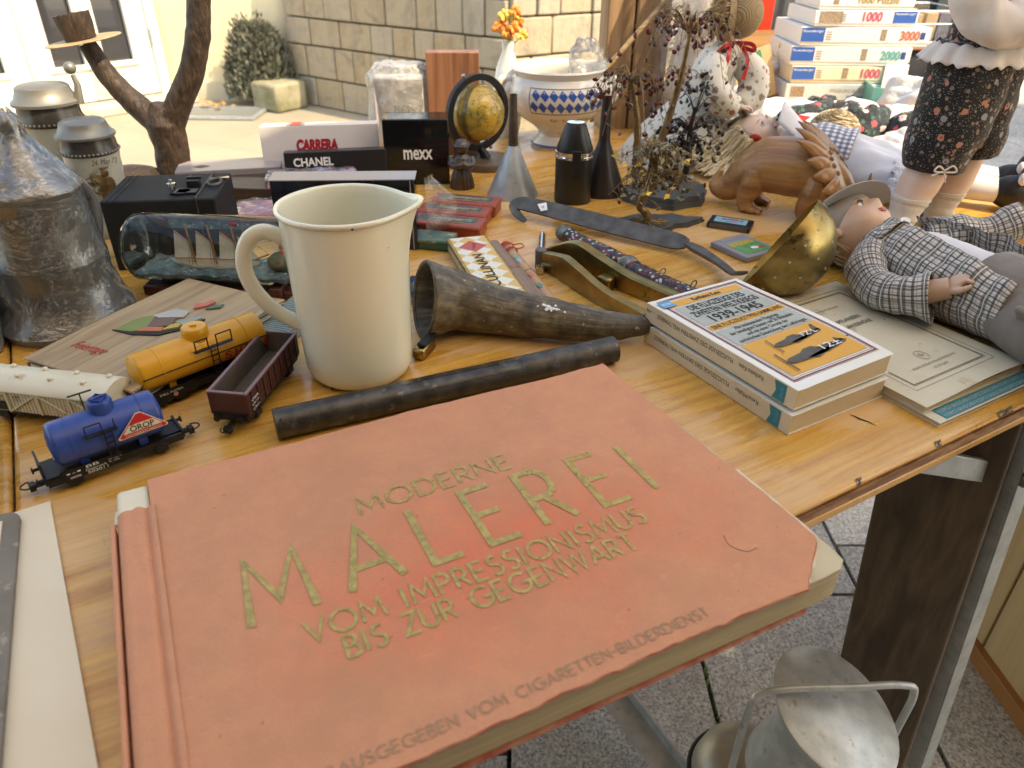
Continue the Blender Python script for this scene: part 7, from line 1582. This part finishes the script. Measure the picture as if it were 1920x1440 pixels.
def heap(name, label, loc, d, seed, m, cat='doll dress', amp=.28, group=None):
    o = thing(name, label, cat, loc, seed * .37, group); MB().ball((0, 0, d[2] * .35), (d[0], d[1], d[2]), 52, 34, fn=lump(0, 0, 0, seed, amp)).build('cloth', m, o, angle=180)
    r_ = MB().grid(90, 5, lambda u, v: ((d[0] * (.82 + .22 * v)) * cos(2 * pi * u), (d[1] * (.82 + .22 * v)) * sin(2 * pi * u), .006 + d[2] * .20 * (1 - v) + .005 * sin(u * 2 * pi * 15) * v)); r_.build('lace_hem', LACE, o, angle=180, solid=.0008); return o
heap('lace_dress', 'white lace doll dress heaped right of the dark print doll', (.700, 1.415, TZ), (.085, .070, .050), 3, CLOTHW)
heap('lace_dress', 'white lace doll dress under the puzzle boxes', (.560, 1.520, TZ), (.120, .070, .040), 5, CLOTHW)
heap('lace_dress', 'small crumpled pale dress in cellophane beside the crate', (.455, 1.560, TZ), (.060, .060, .055), 8, CLOTHW)
heap('lace_dress', 'white lace collar dress lying between the bonnet doll and the puzzle boxes', (.470, 1.470, TZ), (.070, .055, .050), 23, CLOTHW)
heap('plush_bundle', 'pale blue and cream plush bundle right of the puzzle boxes', (.835, 1.640, TZ), (.060, .070, .060), 11, mat('pale_blue_plush', (.56, .62, .70), (.68, .66, .62), .95, scale=30, bump=1, bscale=260, bdist=.003), 'plush toy')
heap('rose_print_dress', 'black rose-print doll dress lying in front of the puzzle boxes', (.640, 1.610, TZ), (.070, .032, .036), 14, FLR2)
heap('lace_dress', 'white lace dress at the table end behind the standing doll', (.680, 1.280, TZ), (.080, .075, .045), 17, CLOTHW)
# --- bonnet doll with wide printed skirt
TOILE = floral('sepia_print_cotton', (.66, .62, .54), (.58, .54, .46), ((.28, .20, .15), (.34, .12, .10)), (.2, .14, .1), (.30, .27, .22), .75)
bn = thing('bonnet_doll', 'doll in straw bonnet and wide cream printed skirt with red ribbon', 'doll', (.268, 1.300, TZ), radians(0))
def sk(p, a, z): k = 1 + .05 * sin(a * 9) * (1 - z / .13); return Vector((p.x * k + z * .35, p.y * k * .85, p.z))
MB().lathe([(.088, .0), (.090, .004), (.084, .03), (.070, .062), (.050, .090), (.030, .112), (.026, .13)], 80, fn=sk).build('skirt', TOILE, bn, angle=180)
MB().tube(bez([(.040, 0, .112), (.052, 0, .135), (.066, 0, .165), (.074, 0, .185)], 5), lerpl([.030, .034, .032, .018], 16), 26, fn=cloth(.003, 30, 2)).build('bodice', TOILE, bn, angle=180)
for s, p_ in ((-1, [(.052, -.026, .165), (.040, -.046, .140), (.056, -.056, .112), (.086, -.054, .100)]), (1, [(.090, -.006, .168), (.118, -.012, .140), (.116, -.024, .112), (.096, -.036, .098)])):
    MB().tube(bez(p_, 6), lerpl([.018, .026, .024, .016], 19), 24, fn=cloth(.004, 34, s + 5)).build('sleeve', TOILE, bn, angle=180)
hand(bn, Matrix.Translation((.094, -.052, .100)) @ Matrix.Rotation(-.2, 4, 'Z'), .020, SKINP, .5)
BM = Matrix.Translation((.082, .0, .222)) @ Matrix.Rotation(radians(20), 4, 'Y') @ Matrix.Rotation(radians(150), 4, 'Z'); doll_head(bn, BM, .028, SKINP)
STRAW = NT('woven_straw'); 
def _straw(t):
    w = t.n('ShaderNodeTexWave'); w.inputs['Scale'].default_value = 150; w.inputs['Distortion'].default_value = .6; t.l(t.mapping(rot=(.4, .3, 0)), w.inputs['Vector']); w2 = t.n('ShaderNodeTexWave'); w2.bands_direction = 'Y'; w2.inputs['Scale'].default_value = 150; t.l(t.mapping(rot=(.1, .5, .4)), w2.inputs['Vector'])
    f = t.math('MULTIPLY', w.outputs['Fac'], w2.outputs['Fac']); t.set(Base_Color=ramp(t.t, f, [(.1, (.24, .15, .065)), (.6, (.48, .34, .17))]), Roughness=.6); t.bump(f, .8, .002)
_straw(STRAW); STRAW = STRAW.m
MB().ball((.086, .004, .228), (.036, .034, .036), 40, 26, Euler((0, .35, .3)).to_matrix()).build('straw_bonnet', STRAW, bn, angle=180); MB().grid(40, 8, lambda u, v: (.070 - .012 * v + .0 * u, .030 * (1 + .25 * v) * cos(2 * pi * u), .226 + .033 * (1 + .25 * v) * sin(2 * pi * u))).build('bonnet_brim', STRAW, bn, angle=180, solid=.0015)
hair_strands(bn, Matrix.Translation((.060, -.004, .232)), 500, lambda r: (lambda a: [Vector((.004 * r.random(), .03 * cos(a), .030 * sin(a))), Vector((-.012, .030 * cos(a) + r.gauss(0, .004), .026 * sin(a))), Vector((-.016 + r.gauss(0, .004), .026 * cos(a), -.012 + .026 * sin(a) + r.gauss(0, .006)))])(r.uniform(0, 6.3)), FAIR, 31, .001)
rbn = MB()
for pts in ([(.076, -.012, .190), (.066, -.040, .176), (.060, -.046, .140), (.058, -.050, .10)], [(.086, -.012, .190), (.096, -.038, .170), (.092, -.048, .14)], [(.080, -.020, .190), (.060, -.038, .188), (.050, -.036, .178), (.072, -.026, .186)], [(.080, -.020, .190), (.100, -.036, .190), (.106, -.032, .180), (.086, -.026, .186)]): strip(rbn, bez(pts, 6), .006, .0012, (0, 1, .2))
rbn.build('red_ribbon', RED_E, bn)
bk2 = thing('toy_basket', 'small wicker basket with red patterned cloth by the blonde doll', 'basket', (.350, 1.330, TZ + .05), .5)
MB().lathe([(.014, 0), (.020, .016), (.021, .018), (.019, .018), (.013, .002)], 24).build('bowl', STRAW, bk2); MB().tube([(.020 * cos(a), 0, .016 + .022 * sin(a)) for a in [k * pi / 12 for k in range(13)]], .0012, 6).build('handle', STRAW, bk2); MB().ball((0, 0, .018), (.017, .017, .008), 16, 8, fn=lump(0, 0, 0, 3, .2)).build('cloth', mat('red_black_print', (.35, .02, .03), (.02, .02, .02), .9, scale=160, lo=.48, hi=.52), bk2)
MB().tube([(0, 0, -.05), (0, 0, .001)], .009, 12).build('stand', STRAW, bk2)
# --- leaning stick, wrapped doll behind, pole at the right edge, envelope
stk = thing('wooden_stick', 'thin pale wooden stick leaning against the stall post', 'stick', (.135, 1.44, TZ))
MB().tube([(.02, .035, .105), (.150, .05, .25)], .0045, 10).build('rod', PALEW, stk); 
wp = thing('wrapped_doll', 'doll packed in glittering cellophane behind the garnet tree', 'doll', (.335, 1.50, TZ))
MB().tube([(0, 0, 0), (0, 0, .09), (0, 0, .20), (0, 0, .27)], [.055, .05, .035, .018], 24, fn=cloth(.004, 30, 3)).build('dress', mat('pale_pink_satin', (.66, .50, .46), (.7, .62, .5), .5, scale=30), wp, angle=180)
MB().ball((0, 0, .30), .034, 24, 16).build('head', SKINP, wp); wrap(wp, [(.075, .002), (.078, .10), (.070, .22), (.060, .30), (.045, .37), (.02, .40)], 33, FILM2, .012)
pl_ = thing('wooden_pole', 'brown wooden pole at the right edge beside the raised doll hand', 'pole', (.648, .905, TZ), .2)
MB().tube([(0, 0, 0), (.004, .0, .15), (.012, 0, .40)], [.014, .014, .013], 16).build('shaft', OAK, pl_); MB().lathe([(0, 0), (.03, 0), (.03, .008), (0, .008)], 24).build('foot', OAK, pl_)
ev = thing('brown_envelope', 'crumpled brown paper bag lying under the doll legs', 'paper bag', (.600, .945, TZ), radians(-35))
MB().grid(20, 14, lambda u, v: (-.02 + .11 * u, -.035 + .055 * v, .006 + .012 * sin(pi * v) + .003 * nz((u * 6, v * 6, 2))), .003).build('bag', mat('kraft_paper', (.52, .30, .11), (.46, .26, .09), .8, scale=20), ev, angle=60)

# ------------------------------------------------------------------ puzzle boxes, crate
BLU = mat('puzzle_blue', (.02, .10, .42), None, .35); WCART = mat('white_puzzle_card', (.76, .75, .72), (.72, .71, .68), .4, scale=5); CCART = mat('cream_puzzle_card', (.72, .65, .48), None, .4); LBL = mat('pale_blue_card', (.52, .60, .66), None, .4)
PKR = mat('pink_red_print', (.62, .06, .14), None, .4); TLP = mat('turquoise_print', (.06, .36, .34), None, .4); ORG = mat('orange_red_print', (.62, .12, .06), None, .4); PICT = mat('small_picture_print', (.20, .12, .08), (.35, .3, .22), .4, scale=300)
Z = TZ
rows = [((.22, .17, .016), LBL, .735, -2, None, 'turquoise open box', 0), ((.222, .17, .043), LBL, .727, -1, 'FREIBURG PUZZLE', 'pale blue puzzle box, lowest of the stack', 1), ((.222, .17, .036), CCART, .731, 0, '1000', 'cream puzzle box with pink number, second from the bottom', 2),
        ((.262, .19, .039), WCART, .748, -3, '2000', 'white puzzle box with turquoise number in the middle of the stack', 3), ((.282, .20, .038), WCART, .768, -1, '3000', 'widest white puzzle box with red number in the stack', 4), ((.226, .17, .032), WCART, .757, 2, '1000', 'white puzzle box with blue end panel and pink number near the top', 5), ((.206, .16, .034), WCART, .753, 1, '1000 Puzzle', 'topmost white puzzle box of the stack, gold lettering', 6)]
for d, m_, x, a, s_, lb, k in rows[1:]:
    o = thing('puzzle_box', lb, 'puzzle box', (x, 1.79 + d[1] / 2, Z), radians(a), 'stacked puzzle boxes'); MB().box((0, 0, d[2] * .32), (d[0] - .004, d[1] - .004, d[2] * .64)).build('tray', m_, o, bevel=.001); MB().box((0, 0, d[2] * .58), (d[0], d[1], d[2] * .82)).build('lid', m_, o, bevel=.0015)
    yf = -d[1] / 2 - .0004; zc_ = d[2] * .58
    def pan(x0, x1, m2, z0=.22, z1=.95): MB().box(((x0 + x1) / 2, yf, d[2] * (z0 + z1) / 2), (x1 - x0, .0006, d[2] * (z1 - z0))).build('panel', m2, o)
    if k in (2, 3, 4): pan(-d[0] / 2 + .002, -d[0] / 2 + .052, BLU); text('Ravensburger', .007, WHITEP, o, (-d[0] / 2 + .005, yf - .0006, d[2] * .72), rx=radians(90), width=.044)
    if k == 5: pan(d[0] / 2 - .054, d[0] / 2 - .004, BLU); text('Ravensburger', .007, WHITEP, o, (d[0] / 2 - .051, yf - .0006, d[2] * .72), rx=radians(90), width=.044); pan(-d[0] / 2 + .01, -d[0] / 2 + .06, PICT)
    if k == 1: pan(-d[0] / 2 + .012, -d[0] / 2 + .042, PICT, .35, .85); text('FREIBURG PUZZLE', .011, GRY, o, (-.01, yf - .0006, d[2] * .58), rx=radians(90), width=.085); text('MIT Seife', .010, BLUEP, o, (.03, yf - .0006, d[2] * .28), rx=radians(90), width=.04)
    elif k == 6: text('1000 Puzzle', .019, GOLDT, o, (-.02, yf - .0006, d[2] * .36), rx=radians(90), width=.088, offset=.0004); pan(-d[0] / 2 + .03, -d[0] / 2 + .042, PICT, .3, .85)
    else:
        xx = d[0] / 2 - .066 - (.055 if k == 5 else 0); text(s_, .026, {2: PKR, 3: TLP, 4: ORG, 5: PKR}[k], o, (xx, yf - .0008, d[2] * .34), rx=radians(90), width=.042, offset=.0006); pan(xx - .042, xx - .030, PICT, .3, .9) if k != 5 else None; pan(xx + .044, xx + .054, BLUEP, .38, .75) if k in (3, 4) else None
        for q_ in range(4): MB().box((-d[0] / 2 + .062, yf, d[2] * (.35 + .13 * q_)), (.012, .0006, .0022)).build('fine_print', GRY, o)
    Z += d[2] + .001
tb = thing('puzzle_box', 'turquoise open puzzle box with torn white flap under the stack edge', 'puzzle box', (.850, 1.755, TZ), radians(-10))
TQ = mat('turquoise_card', (.10, .36, .33), (.16, .45, .42), .4, scale=12)
for x, y, d in ((0, -.06, (.13, .003, .05)), (0, .06, (.13, .003, .05)), (-.0635, 0, (.003, .117, .05)), (.0635, 0, (.003, .117, .05))): MB().box((x, y, .025), d).build('side', TQ, tb)
MB().box((0, 0, .0015), (.12, .11, .003)).build('bottom', TQ, tb); MB().grid(6, 6, lambda u, v: (-.03 + .05 * u, .02 + .01 * v, .03 + .075 * v - .02 * u * v), .001).build('flap', WCART, tb)
cr_ = thing('wooden_crate', 'open wooden crate with green label behind the bonnet doll', 'crate', (.590, 1.93, TZ), radians(12), rx=radians(-4))
CRW = wood('crate_pine', (.50, .29, .13), (.43, .24, .10), (.30, .15, .06), 0, 1.4, .55)
MB().box((0, .10, .065), (.20, .008, .13)).build('back_board', CRW, cr_); MB().box((0, 0, .004), (.20, .192, .008)).build('bottom_board', CRW, cr_)
MB().box((-.104, 0, .055), (.008, .21, .11), 0, -.35).build('side_board', CRW, cr_); MB().box((-.121, -.002, .055), (.007, .21, .11), 0, -.35).build('side_board', CRW, cr_); MB().box((.104, 0, .055), (.008, .20, .11)).build('side_board', CRW, cr_)
MB().box((-.070, -.104, .045), (.10, .006, .11), 0, -.30).build('front_board', mat('kraft_card', (.50, .36, .20), None, .7), cr_); MB().box((-.052, -.1085, .052), (.022, .002, .10), 0, -.42).build('green_label', mat('label_green', (.03, .18, .09), None, .5), cr_); text('SPIRITUOSEN', .012, GILT, cr_, (-.062, -.1105, .085), rx=radians(90), ry=radians(66), width=.065)
ty = thing('plush_toy', 'small cream plush toy with yellow and green cap in the crate', 'plush toy', (.640, 1.90, TZ + .012))
MB().ball((0, 0, .035), (.026, .024, .035), 20, 14).ball((-.004, -.004, .076), (.022, .02, .02), 20, 14).build('body', mat('cream_plush', (.72, .66, .50), None, .95, bump=1, bscale=400, bdist=.003), ty, angle=180); MB().ball((.006, -.002, .092), (.018, .017, .010), 16, 8).build('cap', mat('lime_felt', (.25, .5, .1), None, .9), ty); MB().ball((-.018, -.006, .096), .008, 12, 8).build('pompom', mat('yellow_felt', (.75, .48, .03), None, .9), ty); MB().ball((-.03, -.012, .05), (.014, .012, .014), 14, 8).build('muzzle', CLOTHW, ty)
rp_ = thing('red_sign_board', 'bright red board standing behind the straw bonnet', 'board', (.62, 2.12, TZ - .05), radians(-6))
MB().box((0, 0, .25), (.075, .012, .56)).build('panel', mat('signal_red', (.72, .05, .02), None, .45), rp_, bevel=.002); MB().box((.0, .03, -.3), (.05, .05, .62)).build('post', BLACKP, rp_)
# ------------------------------------------------------------------ below and beyond the table
ln = thing('barn_lantern', 'galvanised barn lantern with slanted lid and wire bail on the paving', 'lantern', (.352, .512, .027))
MB().lathe([(0, 0), (.080, 0), (.084, .006), (.084, .06), (.070, .085), (.062, .095), (.062, .20), (.070, .215), (.070, .225), (.066, .24), (.050, .285), (.048, .30), (.0, .30)], 48).build('body', ZINC, ln, angle=35)
TL_ = Euler((radians(10), radians(20), 0)).to_matrix(); MB().lathe([(.050, .0), (.052, .030), (0, .030)], 40, (0, 0, .285), Euler((radians(4), radians(8), 0)).to_matrix()).build('chimney', ZINC, ln, angle=35)
MB().lathe([(0, .006), (.074, 0), (.0765, -.001), (.0765, .001), (.074, .0025), (0, .0085)], 56, (.006, -.004, .338), TL_).build('lid', ZINC, ln, angle=50)
MB().tube(bez([(-.088, -.012, .06), (-.094, -.012, .20), (-.092, -.008, .345), (-.080, -.006, .372), (-.05, -.004, .378), (.02, .0, .376), (.072, .004, .374), (.090, .005, .358), (.088, .004, .28), (.084, .0, .10)], 7), .0042, 12).build('bail', ZINC, ln)
MB().box((.004, -.058, .300), (.002, .004, .014)).build('rivet_tab', STEEL, ln)
MB().lathe([(0, 0), (.060, 0), (.062, .01), (.064, .17), (.056, .20), (.036, .215), (0, .217)], 40, (-.062, .022, 0)).build('side_drum', mat('brassy_zinc', (.36, .35, .31), (.27, .26, .23), .42, .5, scale=25, rvar=.1), ln, angle=40); MB().tube([(-.062 + .0645 * cos(a), .022 + .0645 * sin(a), .172) for a in [k * 2 * pi / 40 for k in range(40)]], .0035, 8, closed=True).build('drum_rim', BLACKP, ln)
MB().tube(bez([(-.122, .0, .13), (-.138, -.004, .135), (-.140, -.004, .105), (-.122, 0, .10)], 5), .002, 8).build('latch', STEEL, ln)
wc = thing('plywood_cabinet', 'light plywood cabinet on the paving at the lower right edge', 'cabinet', (.805, .80, .026), radians(4))
PLY = wood('light_plywood', (.50, .36, .19), (.45, .32, .165), (.38, .26, .13), 2, 1.0, .55, rings=3, bump=.05); TRIM = mat('orange_brown_trim', (.30, .13, .04), (.26, .11, .035), .5, scale=20)
MB().box((.16, -.06, .24), (.30, .40, .46)).build('carcass', PLY, wc, bevel=.003); MB().box((.008, .105, .24), (.012, .11, .44)).build('side_panel', PLY, wc, bevel=.0015); MB().box((.007, -.105, .24), (.010, .300, .44)).build('side_panel', PLY, wc, bevel=.0015)
MB().box((-.002, -.05, .016), (.020, .44, .032)).build('skirting', TRIM, wc, bevel=.001); MB().box((-.012, .02, .41), (.030, .10, .028)).build('cleat', TRIM, wc, bevel=.001); MB().box((.15, -.06, .478), (.34, .44, .016)).build('top', PLY, wc, bevel=.004)
# weeds in the paving joints
r = random.Random(4); m = MB()
for (x, y) in ((.330, .74), (.334, .70), (.328, .80), (.66, 1.0), (.655, .96), (.33, .90)):
    for i in range(14):
        a = r.uniform(0, 6.3); l = r.uniform(.008, .024); c = Vector((x + r.gauss(0, .004), y + r.gauss(0, .012), .012)); d = Vector((cos(a) * .6, sin(a) * .6, .9)); s_ = Vector((-sin(a), cos(a), 0)) * l * .22; m.poly([c, c + d * l * .5 + s_, c + d * l, c + d * l * .5 - s_])
tag(m.build('weeds', leafmat('weed_leaf', (.06, .12, .03), (.14, .20, .06)), smooth=False), 'small green weeds growing in the paving joints', 'weeds', kind='stuff')
# neighbouring stall: black cloth, wire trays
ns = thing('draped_stand', 'market stand draped in black cloth behind the standing doll', 'market stand', (1.17, 2.72, 0), radians(6))
BCL = mat('black_drape', (.010, .010, .013), (.015, .015, .02), .9, scale=8)
MB().grid(50, 10, lambda u, v: (u * .43, -.004 + .012 * sin(u * 40) * v, .735 * (1 - v) + .003)).build('front_drape', BCL, ns, angle=180, solid=.002); MB().box((.215, .31, .74), (.44, .60, .02)).build('board', BLACKP, ns); MB().box((.215, -.012, .752), (.44, .016, .022)).build('copper_rail', mat('copper_rail', (.42, .17, .10), None, .4), ns, bevel=.004)
MB().grid(30, 8, lambda u, v: (-.003 + .008 * sin(u * 25) * v, u * .6, .735 * (1 - v) + .003)).build('side_drape', BCL, ns, angle=180, solid=.002)
r = random.Random(14)
for q_, (bx, by) in enumerate(((.03, .05),)):
    tr2 = thing('wire_tray', ('wire tray of small goods on the black draped stand', 'right wire tray of small goods on the black draped stand')[q_], 'wire tray', (1.17 + bx * .995 - by * .1, 2.72 + bx * .1 + by, .752), radians(6)); W_, D_, H_ = .38, .30, .10
    f = MB()
    for z in (.004, .06, .10):
        f.tube([(0, 0, z), (W_, 0, z), (W_, D_, z), (0, D_, z)], .0028, 6, closed=True)
    f.build('rim', CHROME, tr2); w0 = MB()
    for i in range(40):
        x = W_ * i / 39; w0.tube([(x, 0, .10), (x, 0, .004), (x, D_, .004), (x, D_, .10)], .0011, 4)
    w0.build('mesh', CHROME, tr2)
    for i in range(14):
        c = r.choice(((.6, .6, .56), (.45, .14, .08), (.12, .14, .2), (.5, .35, .2), (.2, .22, .22), (.7, .66, .6))); nm = 'goods_%d' % int(sum(c) * 100)
        mm = bpy.data.materials.get(nm) or mat(nm, c, None, .5); hue = {1.76: 'white', .67: 'rust red', .46: 'navy', 1.05: 'tan', .64: 'slate grey', 1.96: 'cream'}[round(sum(c), 2)]; nth = ('leftmost', 'second', 'third', 'fourth', 'fifth', 'sixth', 'rightmost')[i % 7]
        o = thing('small_packet', '%s packet, %s in the %s row of the wire tray' % (hue, nth, 'back' if i // 7 else 'front'), 'packet', (0, 0, 0), 0, ('packets in the wire tray', 'packets in the right tray')[q_])
        o.matrix_world = tr2.matrix_basis @ Matrix.Translation((.03 + (i % 7) * .052, .08 + (i // 7) * .13, .008)) @ Matrix.Rotation(r.uniform(-.2, .2), 4, 'Z'); MB().box((0, 0, .04), (.040, .09, .06 + .03 * r.random())).build('pack', mm, o, bevel=.002)
cs = thing('card_sign', 'blank cream card standing beside the wire trays', 'card', (1.24, 2.66, .76), radians(4), rx=-.25); MB().box((0, 0, .07), (.045, .003, .14)).build('card', WSHEET, cs)
